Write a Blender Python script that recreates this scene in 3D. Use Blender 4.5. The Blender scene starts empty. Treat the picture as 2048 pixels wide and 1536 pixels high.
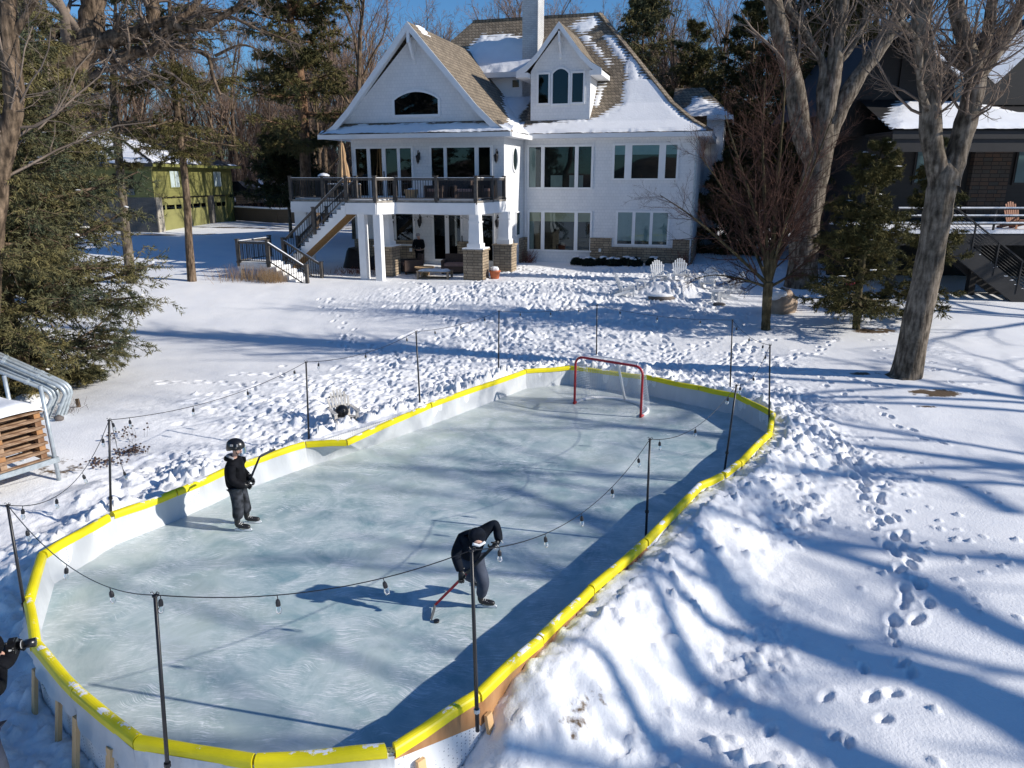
import bpy, math, random
import numpy as np
from mathutils import Vector, Matrix, Euler
random.seed(7); RNG = np.random.default_rng(11)
S = bpy.context.scene; COL = S.collection
# ---------------------------------------------------------------- camera
FPX, TILT, CAMH = 1460., math.radians(15.7), 5.4
cam = bpy.data.cameras.new('camera'); co = bpy.data.objects.new('camera', cam); COL.objects.link(co)
cam.sensor_width = 36; cam.lens = FPX/2048*36; cam.clip_end = 2000; cam.clip_start = .05
co.location = (0, 0, CAMH); co.rotation_euler = (math.radians(90)-TILT, 0, 0)
S.camera = co
# ---------------------------------------------------------------- sky, sun, exposure
SUN_AZ, SUN_EL = math.radians(13.0), math.radians(26.5)     # sun stands to the right, a little behind the camera
W = bpy.data.worlds.new('World'); S.world = W; W.use_nodes = True
wn = W.node_tree.nodes; wl = W.node_tree.links
sky = wn.new('ShaderNodeTexSky'); sky.sky_type = 'NISHITA'; sky.sun_disc = False
sky.sun_elevation = SUN_EL; sky.sun_rotation = math.radians(90)+SUN_AZ
sky.altitude = 0; sky.air_density = 1.1; sky.dust_density = 0.0; sky.ozone_density = 1.4
tint = wn.new('ShaderNodeMix'); tint.data_type = 'RGBA'; tint.blend_type = 'MULTIPLY'; tint.inputs[0].default_value = 1; tint.inputs[7].default_value = (.50, .90, 1.38, 1); wl.new(sky.outputs[0], tint.inputs[6]); wl.new(tint.outputs[2], wn['Background'].inputs[0]); wn['Background'].inputs[1].default_value = .074
sd = bpy.data.lights.new('sun', 'SUN'); sd.energy = 4.9; sd.angle = math.radians(.53); sd.color = (1, .94, .85)
so = bpy.data.objects.new('sun', sd); COL.objects.link(so)
SUNV = Vector((math.cos(SUN_EL)*math.cos(SUN_AZ), -math.cos(SUN_EL)*math.sin(SUN_AZ), math.sin(SUN_EL)))
so.rotation_euler = SUNV.to_track_quat('Z', 'Y').to_euler(); so.location = (40, -10, 30)
S.view_settings.view_transform = 'Standard'; S.view_settings.look = 'None'
S.view_settings.exposure = 0.19; S.view_settings.gamma = 1.0
# ---------------------------------------------------------------- measuring helpers (survey of the place)
_c, _s = math.cos(TILT), math.sin(TILT)
def ray(u, v):
    a = (u-1024)/FPX; b = (v-768)/FPX
    return (a, _c-b*_s, -_s-b*_c)
def P(u, v, z=0.):
    r = ray(u, v); t = (z-CAMH)/r[2]; return Vector((r[0]*t, r[1]*t, z))
def D(u, v, Y):
    r = ray(u, v); t = Y/r[1]; return Vector((r[0]*t, Y, CAMH+r[2]*t))
def G(u, v):
    z = .3
    for _ in range(60):
        p = P(u, v, z); z = .5*z+.5*ground(p.x, p.y)
    return Vector((p.x, p.y, z))
# ---------------------------------------------------------------- materials
def mat(name, col, rough=.7, var=.0, scale=3., bump=0., bscale=30., metal=0., spec=.4, col2=None, detail=4., stretch=None):
    m = bpy.data.materials.new(name); m.use_nodes = True; nt = m.node_tree; b = nt.nodes['Principled BSDF']
    b.inputs['Base Color'].default_value = (*col, 1); b.inputs['Roughness'].default_value = rough
    b.inputs['Metallic'].default_value = metal; b.inputs['Specular IOR Level'].default_value = spec
    tc = nt.nodes.new('ShaderNodeTexCoord'); vec = tc.outputs['Object']
    if stretch:
        mp = nt.nodes.new('ShaderNodeMapping'); mp.inputs['Scale'].default_value = stretch
        nt.links.new(vec, mp.inputs[0]); vec = mp.outputs[0]
    n = nt.nodes.new('ShaderNodeTexNoise'); n.inputs['Scale'].default_value = scale; n.inputs['Detail'].default_value = detail
    nt.links.new(vec, n.inputs['Vector'])
    r = nt.nodes.new('ShaderNodeValToRGB')
    c2 = col2 if col2 else tuple(min(1, c*(1+var)) for c in col)
    c1 = col if col2 else tuple(c*(1-var) for c in col)
    r.color_ramp.elements[0].color = (*c1, 1); r.color_ramp.elements[1].color = (*c2, 1)
    r.color_ramp.elements[0].position = .35; r.color_ramp.elements[1].position = .65
    nt.links.new(n.outputs[0], r.inputs[0]); nt.links.new(r.outputs[0], b.inputs['Base Color'])
    if bump:
        n2 = nt.nodes.new('ShaderNodeTexNoise'); n2.inputs['Scale'].default_value = bscale; n2.inputs['Detail'].default_value = 5
        nt.links.new(vec, n2.inputs['Vector'])
        bp = nt.nodes.new('ShaderNodeBump'); bp.inputs['Strength'].default_value = bump; bp.inputs['Distance'].default_value = .02
        nt.links.new(n2.outputs[0], bp.inputs['Height']); nt.links.new(bp.outputs[0], b.inputs['Normal'])
    return m
def brickmat(name, c1, c2, mortar, bw, rh, ms=.01, rough=.8, bump=.5, mix=.55, dist=.02, off=.5, squash=1.):
    m = mat(name, c1, rough); nt = m.node_tree; b = nt.nodes['Principled BSDF']
    tc = nt.nodes.new('ShaderNodeTexCoord'); sp = nt.nodes.new('ShaderNodeSeparateXYZ'); cb = nt.nodes.new('ShaderNodeCombineXYZ')
    ad = nt.nodes.new('ShaderNodeMath'); ad.operation = 'ADD'
    nt.links.new(tc.outputs['Object'], sp.inputs[0]); nt.links.new(sp.outputs[0], ad.inputs[0]); nt.links.new(sp.outputs[1], ad.inputs[1])
    nt.links.new(ad.outputs[0], cb.inputs[0]); nt.links.new(sp.outputs[2], cb.inputs[1])
    br = nt.nodes.new('ShaderNodeTexBrick'); nt.links.new(cb.outputs[0], br.inputs['Vector'])
    br.inputs['Scale'].default_value = 1; br.inputs['Brick Width'].default_value = bw; br.inputs['Row Height'].default_value = rh
    br.inputs['Mortar Size'].default_value = ms; br.inputs['Mortar Smooth'].default_value = .3; br.inputs['Bias'].default_value = 0
    br.offset = off; br.squash = squash
    br.inputs['Color1'].default_value = (*c1, 1); br.inputs['Color2'].default_value = (*c2, 1); br.inputs['Mortar'].default_value = (*mortar, 1)
    ns = nt.nodes.new('ShaderNodeTexNoise'); ns.inputs['Scale'].default_value = 1.3; ns.inputs['Detail'].default_value = 6
    nt.links.new(tc.outputs['Object'], ns.inputs['Vector'])
    mx = nt.nodes.new('ShaderNodeMix'); mx.data_type = 'RGBA'; mx.blend_type = 'MULTIPLY'; mx.inputs[0].default_value = mix
    rp = nt.nodes.new('ShaderNodeValToRGB'); rp.color_ramp.elements[0].color = (.55, .55, .55, 1); rp.color_ramp.elements[0].position = .3
    rp.color_ramp.elements[1].position = .7
    nt.links.new(ns.outputs[0], rp.inputs[0])
    nt.links.new(br.outputs[0], mx.inputs[6]); nt.links.new(rp.outputs[0], mx.inputs[7]); nt.links.new(mx.outputs[2], b.inputs['Base Color'])
    bp = nt.nodes.new('ShaderNodeBump'); bp.inputs['Strength'].default_value = bump; bp.inputs['Distance'].default_value = dist
    inv = nt.nodes.new('ShaderNodeMath'); inv.operation = 'SUBTRACT'; inv.inputs[0].default_value = 1
    nt.links.new(br.outputs[1], inv.inputs[1])
    n3 = nt.nodes.new('ShaderNodeTexNoise'); n3.inputs['Scale'].default_value = 14; nt.links.new(tc.outputs['Object'], n3.inputs['Vector'])
    a2 = nt.nodes.new('ShaderNodeMath'); a2.operation = 'MULTIPLY_ADD'; a2.inputs[1].default_value = .6
    nt.links.new(n3.outputs[0], a2.inputs[0]); nt.links.new(inv.outputs[0], a2.inputs[2])
    nt.links.new(a2.outputs[0], bp.inputs['Height']); nt.links.new(bp.outputs[0], b.inputs['Normal'])
    return m
def glassmat(name, tint=(.75, .85, .85), refl=.35, gc=(.72, .86, .95)):
    m = bpy.data.materials.new(name); m.use_nodes = True; nt = m.node_tree; nt.nodes.clear()
    o = nt.nodes.new('ShaderNodeOutputMaterial'); t = nt.nodes.new('ShaderNodeBsdfTransparent'); t.inputs[0].default_value = (*tint, 1)
    g = nt.nodes.new('ShaderNodeBsdfGlossy'); g.inputs['Roughness'].default_value = .02; g.inputs['Color'].default_value = (*gc, 1)
    f = nt.nodes.new('ShaderNodeFresnel'); f.inputs[0].default_value = 1.5
    a = nt.nodes.new('ShaderNodeMath'); a.operation = 'MULTIPLY_ADD'; a.inputs[1].default_value = 1.; a.inputs[2].default_value = refl*.06
    nt.links.new(f.outputs[0], a.inputs[0]); a.use_clamp = True
    mx = nt.nodes.new('ShaderNodeMixShader'); nt.links.new(a.outputs[0], mx.inputs[0]); nt.links.new(t.outputs[0], mx.inputs[1]); nt.links.new(g.outputs[0], mx.inputs[2])
    nt.links.new(mx.outputs[0], o.inputs[0]); return m
M = {}
M['white'] = mat('white_paint', (.80, .80, .80), .55, .03, 2)
M['shake'] = brickmat('white_cedar_shakes', (.80, .80, .80), (.75, .755, .76), (.64, .65, .66), .17, .155, .006, .75, .35, mix=.14, dist=.016)
M['stone'] = brickmat('ledge_stone', (.47, .37, .255), (.29, .225, .155), (.13, .105, .08), .34, .12, .012, .9, 1., dist=.04, off=.37, squash=.7)
M['shingle'] = brickmat('cedar_roof_shingles', (.33, .265, .19), (.20, .16, .115), (.085, .07, .055), .20, .17, .014, .9, 1., dist=.05)
M['snow_roof'] = mat('roof_snow', (.85, .855, .87), .7, .02, 3, .5, 12, spec=.25)
M['black_metal'] = mat('black_metal', (.012, .012, .014), .45, .2, 8)
M['pole_black'] = mat('pole_black', (.012, .012, .015), .4, .2, 8, spec=.5)
M['rail_post'] = mat('weathered_composite_post', (.085, .075, .066), .7, .25, 6)
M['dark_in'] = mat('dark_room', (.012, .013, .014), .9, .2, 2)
M['glass'] = glassmat('window_glass')
M['glass_dark'] = glassmat('tinted_glass', (.35, .42, .45), .3)
M['blind'] = mat('beige_blind', (.50, .44, .30), .8, .05, 4)
M['blind_grey'] = mat('grey_blind', (.42, .50, .50), .8, .05, 4)
M['curtain'] = mat('pale_curtain', (.35, .38, .35), .8, .15, 14, stretch=(6, 6, .2))
M['yellow'] = None
M['wood'] = mat('pine_lumber', (.62, .40, .20), .7, .2, 4, .3, 30, stretch=(1, 1, .25))
M['ply'] = mat('plywood', (.30, .14, .055), .75, .25, 5, .3, 20, col2=(.46, .25, .11), stretch=(1, 1, .3))
M['grey_wood'] = mat('grey_deck_boards', (.30, .27, .23), .8, .25, 5)
M['stair_soffit'] = mat('stained_cedar_soffit', (.25, .145, .055), .7, .3, 4, .3, 12, stretch=(1, 6, 6))
M['galv'] = mat('galvanised_steel', (.42, .47, .50), .42, .16, 9, metal=.35, spec=.6)
M['red'] = mat('red_steel', (.42, .012, .02), .4, .1, 5, spec=.6)
M['netting'] = mat('white_netting', (.78, .78, .78), .8)
# ---------------------------------------------------------------- mesh builder
ROOTM = {}
class MB:
    def __init__(s): s.v = []; s.f = []; s.mi = []; s.m = 0
    def add(s, vs, fs):
        o = len(s.v); s.v.extend([tuple(p) for p in vs]); s.f.extend([tuple(i+o for i in f) for f in fs]); s.mi.extend([s.m]*len(fs)); return s
    def box(s, x0, x1, y0, y1, z0, z1):
        return s.add([(x0,y0,z0),(x1,y0,z0),(x1,y1,z0),(x0,y1,z0),(x0,y0,z1),(x1,y0,z1),(x1,y1,z1),(x0,y1,z1)],
                     [(0,3,2,1),(4,5,6,7),(0,1,5,4),(1,2,6,5),(2,3,7,6),(3,0,4,7)])
    def beam(s, a, b, w, h, up=(0,0,1)):
        a = Vector(a); b = Vector(b); d = (b-a).normalized(); x = d.cross(Vector(up))
        if x.length < 1e-4: x = Vector((1,0,0))
        x.normalize(); y = x.cross(d); x = x*(w/2); y = y*(h/2)
        vs = [a-x-y, a+x-y, a+x+y, a-x+y, b-x-y, b+x-y, b+x+y, b-x+y]
        return s.add(vs, [(0,1,2,3),(4,7,6,5),(0,4,5,1),(1,5,6,2),(2,6,7,3),(3,7,4,0)])
    def tube(s, pts, rad, n=6, cap=True):
        pts = [Vector(p) for p in pts]
        if not hasattr(rad, '__len__'): rad = [rad]*len(pts)
        vs = []; fs = []; prev = None
        for i, p in enumerate(pts):
            d = (pts[min(i+1, len(pts)-1)]-pts[max(i-1, 0)])
            if d.length < 1e-9: d = Vector((0,0,1))
            d.normalize()
            if prev is None:
                x = d.cross(Vector((0,0,1)))
                if x.length < .05: x = Vector((1,0,0))
            else: x = prev-d*prev.dot(d)
            x.normalize(); prev = x; y = d.cross(x)
            for k in range(n):
                a = 2*math.pi*k/n; vs.append(p+(x*math.cos(a)+y*math.sin(a))*rad[i])
        for i in range(len(pts)-1):
            for k in range(n):
                fs.append((i*n+k, i*n+(k+1)%n, (i+1)*n+(k+1)%n, (i+1)*n+k))
        if cap: fs.append(tuple(range(n))[::-1]); fs.append(tuple(range((len(pts)-1)*n, len(pts)*n)))
        return s.add(vs, fs)
    def lathe(s, prof, c=(0,0,0), n=12):
        vs = []; fs = []
        for r, z in prof:
            for k in range(n):
                a = 2*math.pi*k/n; vs.append((c[0]+r*math.cos(a), c[1]+r*math.sin(a), c[2]+z))
        for i in range(len(prof)-1):
            for k in range(n): fs.append((i*n+k, i*n+(k+1)%n, (i+1)*n+(k+1)%n, (i+1)*n+k))
        return s.add(vs, fs)
    def prism(s, poly, z0, z1):
        n = len(poly); vs = [(x, y, z0) for x, y in poly]+[(x, y, z1) for x, y in poly]
        return s.add(vs, [tuple(range(n))[::-1], tuple(range(n, 2*n))]+[(i, (i+1)%n, n+(i+1)%n, n+i) for i in range(n)])
    def vprism(s, poly, y0, y1):      # polygon in x-z, extruded in y
        n = len(poly); vs = [(x, y0, z) for x, z in poly]+[(x, y1, z) for x, z in poly]
        return s.add(vs, [tuple(range(n)), tuple(range(n, 2*n))[::-1]]+[(i, n+i, n+(i+1)%n, (i+1)%n) for i in range(n)])
    def grid(s, fn, nu, nv):
        vs = [fn(i/nu, j/nv) for j in range(nv+1) for i in range(nu+1)]
        return s.add(vs, [(j*(nu+1)+i, j*(nu+1)+i+1, (j+1)*(nu+1)+i+1, (j+1)*(nu+1)+i) for j in range(nv) for i in range(nu)])
    def blob(s, c, r, n=8, m=6, jit=.0, rz=0):
        vs = []; fs = []; rr = r if hasattr(r, '__len__') else (r, r, r)
        for j in range(m+1):
            t = math.pi*j/m
            for k in range(n):
                a = 2*math.pi*k/n+rz; q = 1+random.uniform(-jit, jit)
                vs.append((c[0]+rr[0]*math.sin(t)*math.cos(a)*q, c[1]+rr[1]*math.sin(t)*math.sin(a)*q, c[2]+rr[2]*math.cos(t)*q))
        for j in range(m):
            for k in range(n): fs.append((j*n+k, (j+1)*n+k, (j+1)*n+(k+1)%n, j*n+(k+1)%n))
        return s.add(vs, fs)
    def build(s, name, m, parent=None, world=True, smooth=False):
        me = bpy.data.meshes.new(name)
        vs = s.v
        if parent is not None:
            R = ROOTM[parent.name]
            if world:
                Ri = R.inverted(); vs = [tuple(Ri @ Vector(p)) for p in vs]
            else:
                z = R.translation.z; vs = [(p[0], p[1], p[2]-z) for p in vs]
        me.from_pydata(vs, [], s.f)
        for mm in (m if isinstance(m, (list, tuple)) else [m]): me.materials.append(mm)
        if any(s.mi): me.polygons.foreach_set('material_index', s.mi)
        if smooth: me.polygons.foreach_set('use_smooth', [True]*len(s.f))
        me.update()
        o = bpy.data.objects.new(name, me); COL.objects.link(o)
        if parent is not None: o.parent = parent; ROOTM[o.name] = ROOTM[parent.name]
        return o
def tag(o, label=None, cat=None, group=None, kind=None):
    if label: o['label'] = label
    if cat: o['category'] = cat
    if group: o['group'] = group
    if kind: o['kind'] = kind
    return o
def empty(name, loc, rz=0, label=None, cat=None, group=None):
    o = bpy.data.objects.new(name, None); COL.objects.link(o); o.location = loc; o.rotation_euler = (0, 0, rz)
    o.empty_display_size = .2
    ROOTM[o.name] = Matrix.Translation(loc) @ Matrix.Rotation(rz, 4, 'Z')
    return tag(o, label, cat, group)
def rootm(o, M4=None):
    ROOTM[o.name] = M4 or (Matrix.Translation(o.location) @ o.rotation_euler.to_matrix().to_4x4()); return o
CH = {}
def copy_tree(o, parent=None, loc=None, rz=None, label=None, scale=None):
    c = o.copy(); COL.objects.link(c); c.parent = parent
    if loc is not None: c.location = loc
    if rz is not None: c.rotation_euler = (0, 0, rz)
    if scale is not None: c.scale = scale if hasattr(scale, '__len__') else (scale,)*3
    if label: c['label'] = label
    for ch in list(o.children):
        if parent is None or True: copy_tree(ch, c)
    return c
def npmesh(name, v, f, m, parent=None, smooth=False, world=True):
    """v (n,3) array, f (k,3|4) array"""
    me = bpy.data.meshes.new(name); v = np.asarray(v, dtype=np.float64)
    if parent is not None:
        R = ROOTM[parent.name]
        if world:
            A = np.array(R.inverted()); v = v @ A[:3, :3].T+A[:3, 3]
        else: v = v-np.array([0, 0, R.translation.z])
    k = f.shape[1]
    me.vertices.add(len(v)); me.vertices.foreach_set('co', v.astype(np.float32).ravel())
    me.loops.add(f.size); me.loops.foreach_set('vertex_index', f.astype(np.int32).ravel())
    me.polygons.add(len(f)); me.polygons.foreach_set('loop_start', np.arange(0, f.size, k, dtype=np.int32))
    if smooth: me.polygons.foreach_set('use_smooth', np.ones(len(f), dtype=bool))
    me.materials.append(m); me.update(calc_edges=True)
    o = bpy.data.objects.new(name, me); COL.objects.link(o)
    if parent is not None: o.parent = parent; ROOTM[o.name] = ROOTM[parent.name]
    return o
# ---------------------------------------------------------------- ground shape
_gy = np.array([-200, -20, 0, 4, 6.5, 9, 13, 18, 22, 26, 30, 35, 45, 60, 100, 200, 600])
_gz = np.array([-1.6, -1.5, -.8, -.5, -.32, -.05, .08, .18, .38, .72, 1.08, 1.32, 1.5, 1.65, 2.4, 6, 20.])
_ty = np.linspace(-200, 600, 4001); _tz = np.interp(_ty, _gy, _gz)
_k = np.hanning(17); _k /= _k.sum(); _tz = np.convolve(np.pad(_tz, 8, 'edge'), _k, 'valid')
def ground_np(x, y):
    z = np.interp(y, _ty, _tz)
    z = z+.25*np.exp(-((x-13)**2/30+(y-26)**2/40))+.12*np.sin(x*.35+1)*np.sin(y*.28)*np.clip((y-8)/10, 0, 1)
    z = z+.35*np.exp(-((x+9.5)**2/6+(y-13)**2/20))
    return z
def ground(x, y): return float(ground_np(np.array([float(x)]), np.array([float(y)]))[0])
def vnoise(x, y, sc, seed=0):
    """smooth value noise, vectorised"""
    xs = x*sc+seed*17.13; ys = y*sc+seed*7.7
    xi = np.floor(xs).astype(np.int64); yi = np.floor(ys).astype(np.int64); fx = xs-xi; fy = ys-yi
    fx = fx*fx*(3-2*fx); fy = fy*fy*(3-2*fy)
    def h(a, b):
        n = (a*374761393+b*668265263+seed*974634777) & 0x7fffffff
        n = ((n ^ (n >> 13))*1274126177) & 0x7fffffff
        return ((n ^ (n >> 16)) & 0xffff)/65535.
    a = h(xi, yi)*(1-fx)+h(xi+1, yi)*fx; b = h(xi, yi+1)*(1-fx)+h(xi+1, yi+1)*fx
    return a*(1-fy)+b*fy
def fbm(x, y, sc, oct=4, seed=0):
    s = 0; a = .5
    for o in range(oct): s = s+a*vnoise(x, y, sc*2**o, seed+o); a *= .5
    return s
def worley(x, y, sc, seed=0):
    xs = x*sc; ys = y*sc; xi = np.floor(xs).astype(np.int64); yi = np.floor(ys).astype(np.int64); f1 = np.full(x.shape, 9.); f2 = np.full(x.shape, 9.); cv = np.zeros(x.shape)
    def h(a, b, k):
        n = (a*374761393+b*668265263+(seed+k)*974634777) & 0x7fffffff; n = ((n ^ (n >> 13))*1274126177) & 0x7fffffff; return ((n ^ (n >> 16)) & 0xffff)/65535.
    for dx in (-1, 0, 1):
        for dy in (-1, 0, 1):
            a = xi+dx; b = yi+dy; d = np.hypot(a+h(a, b, 1)-xs, b+h(a, b, 2)-ys); m = d < f1
            f2 = np.where(m, f1, np.minimum(f2, d)); cv = np.where(m, h(a, b, 3), cv); f1 = np.where(m, d, f1)
    return cv, f2-f1
# ---------------------------------------------------------------- rink outline (top of the boards, z .45)
BZ = .45
RPX = [(1140,735),(1290,754),(1400,776),(1475,792),(1545,828),(1540,866),(1478,926),(1445,950),(1400,972),(1290,1085),(1180,1178),(1080,1278),(955,1390),
       (785,1497),(510,1522),(275,1484),(155,1382),(72,1290),(55,1200),(85,1110),(217,1034),(350,985),(470,934),(610,888),(692,884),(860,810),(1050,743)]
RINK = [P(u, v, BZ) for u, v in RPX]
_rs = list(RINK); _rs[24] = RINK[22].lerp(RINK[25], .57); RXY = np.array([(p.x, p.y) for p in _rs])
def rink_dist(x, y):
    """signed distance to the rink outline, negative inside"""
    d = np.full(x.shape, 1e9); ins = np.zeros(x.shape, bool); n = len(RXY)
    for i in range(n):
        ax, ay = RXY[i]; bx, by = RXY[(i+1) % n]; ex, ey = bx-ax, by-ay
        t = np.clip(((x-ax)*ex+(y-ay)*ey)/(ex*ex+ey*ey), 0, 1)
        d = np.minimum(d, np.hypot(x-ax-t*ex, y-ay-t*ey))
        c = ((ay > y) != (by > y)) & (x < (bx-ax)*(y-ay)/((by-ay) if by != ay else 1e-9)+ax)
        ins ^= c
    return np.where(ins, -d, d)
# ================================================================ SNOW GROUND
def axis(lo, hi, step, far_lo, far_hi, grow=1.06):
    a = list(np.arange(lo, hi, step)); st = step; x = lo; L = []
    while x > far_lo: st *= grow; x -= st; L.append(x)
    st = step; x = a[-1]; Rr = []
    while x < far_hi: st *= grow; x += st; Rr.append(x)
    return np.array(L[::-1]+a+Rr)
gx = axis(-10.5, 11.0, .037, -500, 500, 1.035)
_y1 = list(np.arange(3.4, 20.5, .037)); st = .037; yy = _y1[-1]
while yy < 36: st = min(st*1.012, .11); yy += st; _y1.append(yy)
while yy < 600: st *= 1.05; yy += st; _y1.append(yy)
st = .037; yy = 3.4; _y0 = []
while yy > -400: st *= 1.12; yy -= st; _y0.append(yy)
gyv = np.array(_y0[::-1]+_y1)
NX, NY = len(gx), len(gyv)
X, Y = np.meshgrid(gx, gyv)
Z = ground_np(X, Y)
near = (X > -20) & (X < 24) & (Y > 0) & (Y < 50)
rd = np.full(X.shape, 99.); rd[near] = rink_dist(X[near], Y[near])
Z += .10*(fbm(X, Y, .35, 3, 3)-.45)+.03*(fbm(X, Y, 1.3, 3, 9)-.45)
# --- ploughed banks round the boards
n1 = fbm(X, Y, 1.1, 4, 21); n2 = fbm(X, Y, 5., 4, 33); n3 = vnoise(X, Y, 9., 5)
bank = np.zeros_like(Z)
def sstep(a, b, t): t = np.clip((t-a)/(b-a), 0, 1); return t*t*(3-2*t)
wl_ = sstep(7.5, 10, Y)*(X < 1)                                    # left and far side
wr_ = sstep(4.7, 6.9, Y)*sstep(-.9, .1, X)                                     # right side
ww = np.maximum(wl_, wr_)
target = .34+np.where(X > 0, .09, .20)*(n1-.42)+.05*(n2-.5)
width = np.where(X > 0, 1.75, 1.5)+np.where(X > 0, .35, .9)*(n1-.5)
prof = 1-sstep(.05, 1., np.clip(rd, 0, 9)/width)
bank = np.clip(target-Z+ (.10 if True else 0)*sstep(0, .4, rd), -.05, 1)*prof*ww
Z += bank
rough = np.exp(-np.clip(rd-.25, 0, 9)/np.where(X > 1, .48, .75))*np.maximum(ww, .55)*(rd > -.02)
rg1 = 1-np.abs(2*fbm(X, Y, 3.4, 4, 77)-.95); rg2 = 1-np.abs(2*fbm(X, Y, 7., 3, 88)-.85)
c1_, e1_ = worley(X+.15*n1, Y+.15*n2, 4.2, 3); c2_, e2_ = worley(X+.08*n2, Y, 9., 7); chunk = (c1_-.45)*np.clip(e1_*5, 0, 1)*.20+(c2_-.45)*np.clip(e2_*4, 0, 1)*.10
smooth_z = 1-.8*np.exp(-(((X-1.3)/.7)**2+((Y-6.9)/1.0)**2))
rough = rough*smooth_z*np.where((X > -.5) & (Y < 12), .45, 1.)
Z += np.where(chunk > 0, chunk, chunk*.4)*rough*np.clip((n1-.30)*5, 0, 1)
Z += rough*(.10*(n2-.5)+.12*(rg1-.75)+.09*(rg2-.75)+.06*(vnoise(X, Y, 11., 5)-.5)+.05*(vnoise(X, Y, 19., 8)-.5))
# churned snow left of the rink by the chair and right along the boards
def patch(cx, cy, rx, ry, a=0):
    ca, sa = math.cos(a), math.sin(a); u = (X-cx)*ca+(Y-cy)*sa; v = -(X-cx)*sa+(Y-cy)*ca
    return np.clip(1.3-np.sqrt((u/rx)**2+(v/ry)**2), 0, 1)
ch = np.maximum.reduce([patch(-3.6, 15.3, 2.2, 1.5, .5), patch(-5.9, 12.6, 1.3, 1.2, .7), patch(6.3, 13.6, .9, 1.7, .2), .6*patch(2.9, 7.6, .5, 1.0, -.7),
                        patch(-1.2, 18.3, 1.8, 1.4, .6), patch(3.8, 19.4, 3.2, 1.2, -.3), patch(6.8, 16.8, 1.0, 1.2, 0), patch(4.6, 11.0, .5, 1.1, -.7)])*(rd > .05)
rid = 1-np.abs(2*fbm(X, Y, 2.6, 4, 51)-.95)
Z += ch*.8*np.where(chunk > 0, chunk, chunk*.3)
Z += ch*(.10*(rid-.72)+.08*(rg2-.7)+.06*(n2-.5)+.06*(vnoise(X, Y, 12., 15)-.5)+.05*(vnoise(X, Y, 20., 16)-.5))
# slabs beside the left boards and front-left heap, front-right bank
Z += .22*patch(-6.9, 11.6, .9, .5, .75)*sstep(.25, .5, n1)
Z += .30*np.exp(-(((X+6.6)/1.5)**2+((Y-5.0)/1.5)**2)**2)
hl = patch(-6.1, 5.1, 1.7, 1.3, -.6); Z += .8*hl*np.where(chunk > 0, chunk, chunk*.4)+hl*(.04+.30*(rid-.7)+.10*(n2-.5))
Z -= .16*np.exp(-((X+6.9)**2+(Y-6.0)**2)/.9)
# fire-pit heap by the white chairs
fp = D(1345, 592, 29.2)
Z += .42*np.exp(-(((X-fp.x)/1.3)**2+((Y-fp.y)/.9)**2)**1.5)
# --- footprints: real pits pressed into the sheet
def stamp(px, py, ang, L=.15, Wd=.065, dep=.07, rim=.015):
    r = L*1.9
    i0, i1 = np.searchsorted(gx, (px-r, px+r)); j0, j1 = np.searchsorted(gyv, (py-r, py+r))
    if i1-i0 < 2 or j1-j0 < 2: return
    xs = X[j0:j1, i0:i1]-px; ys = Y[j0:j1, i0:i1]-py; ca, sa = math.cos(ang), math.sin(ang)
    u = (xs*ca+ys*sa)/L; v = (-xs*sa+ys*ca)/Wd; q = u*u+v*v
    sub = Z[j0:j1, i0:i1]; sub += -dep*np.exp(-q**3)*(1+.25*np.sin(xs*31+ys*17))+rim*np.exp(-(np.sqrt(q)-1.5)**2*5)
rs = random.Random(5)
def inside_ok(x, y): return rink_dist(np.array([x]), np.array([y]))[0] > .12
# trampled yard between rink and house
cnt = 0
trample = [(-2.5, 17.5, 3.0, 1.6), (0.5, 21.5, 3.2, 2.2), (2.5, 25, 3.8, 2.4), (1.0, 29, 4.2, 2.2), (5.0, 30.5, 3.5, 2.0), (3.8, 20.2, 3.2, 1.3), (-1.0, 20, 3.0, 1.6),
           (5.5, 27, 3.0, 1.6), (-5, 16, 2.4, 1.3), (-3, 28, 3., 2.), (-0.5, 34, 3, 1.5), (6.3, 18.8, .8, 1.2), (7.5, 33, 3, 2)]
for cx, cy, rx, ry in trample:
    for _ in range(int(rx*ry*(3.4 if cy < 24 else 2.2))):         # people wandering about
        x = rs.gauss(cx, rx*.6); y = rs.gauss(cy, ry*.6); an = rs.gauss(.9, 1.0); dp = rs.uniform(.02, .07); ln = rs.uniform(.10, .15)
        for k in range(rs.randint(5, 22)):
            an += rs.gauss(0, .22); x += .27*math.cos(an); y += .27*math.sin(an); sd_ = .09 if k % 2 else -.09; big = 1 if y < 23 else 1.3
            if abs(x-cx) > 2.4*rx or abs(y-cy) > 2.4*ry or not inside_ok(x, y): break
            stamp(x-sd_*math.sin(an)+rs.gauss(0, .03), y+sd_*math.cos(an)+rs.gauss(0, .03), an+rs.gauss(0, .25), ln*big*rs.uniform(.8, 1.5), .05*big*rs.uniform(.8, 1.3), dp*rs.uniform(.6, 1.3)*big, .012)
    for _ in range(int(rx*ry*14)):
        x = rs.gauss(cx, rx*.65); y = rs.gauss(cy, ry*.65)
        if inside_ok(x, y): stamp(x, y, rs.uniform(0, 3), rs.uniform(.04, .16), rs.uniform(.03, .10), rs.choice([-1, 1, 1])*rs.uniform(.015, .06), .008)
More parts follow.
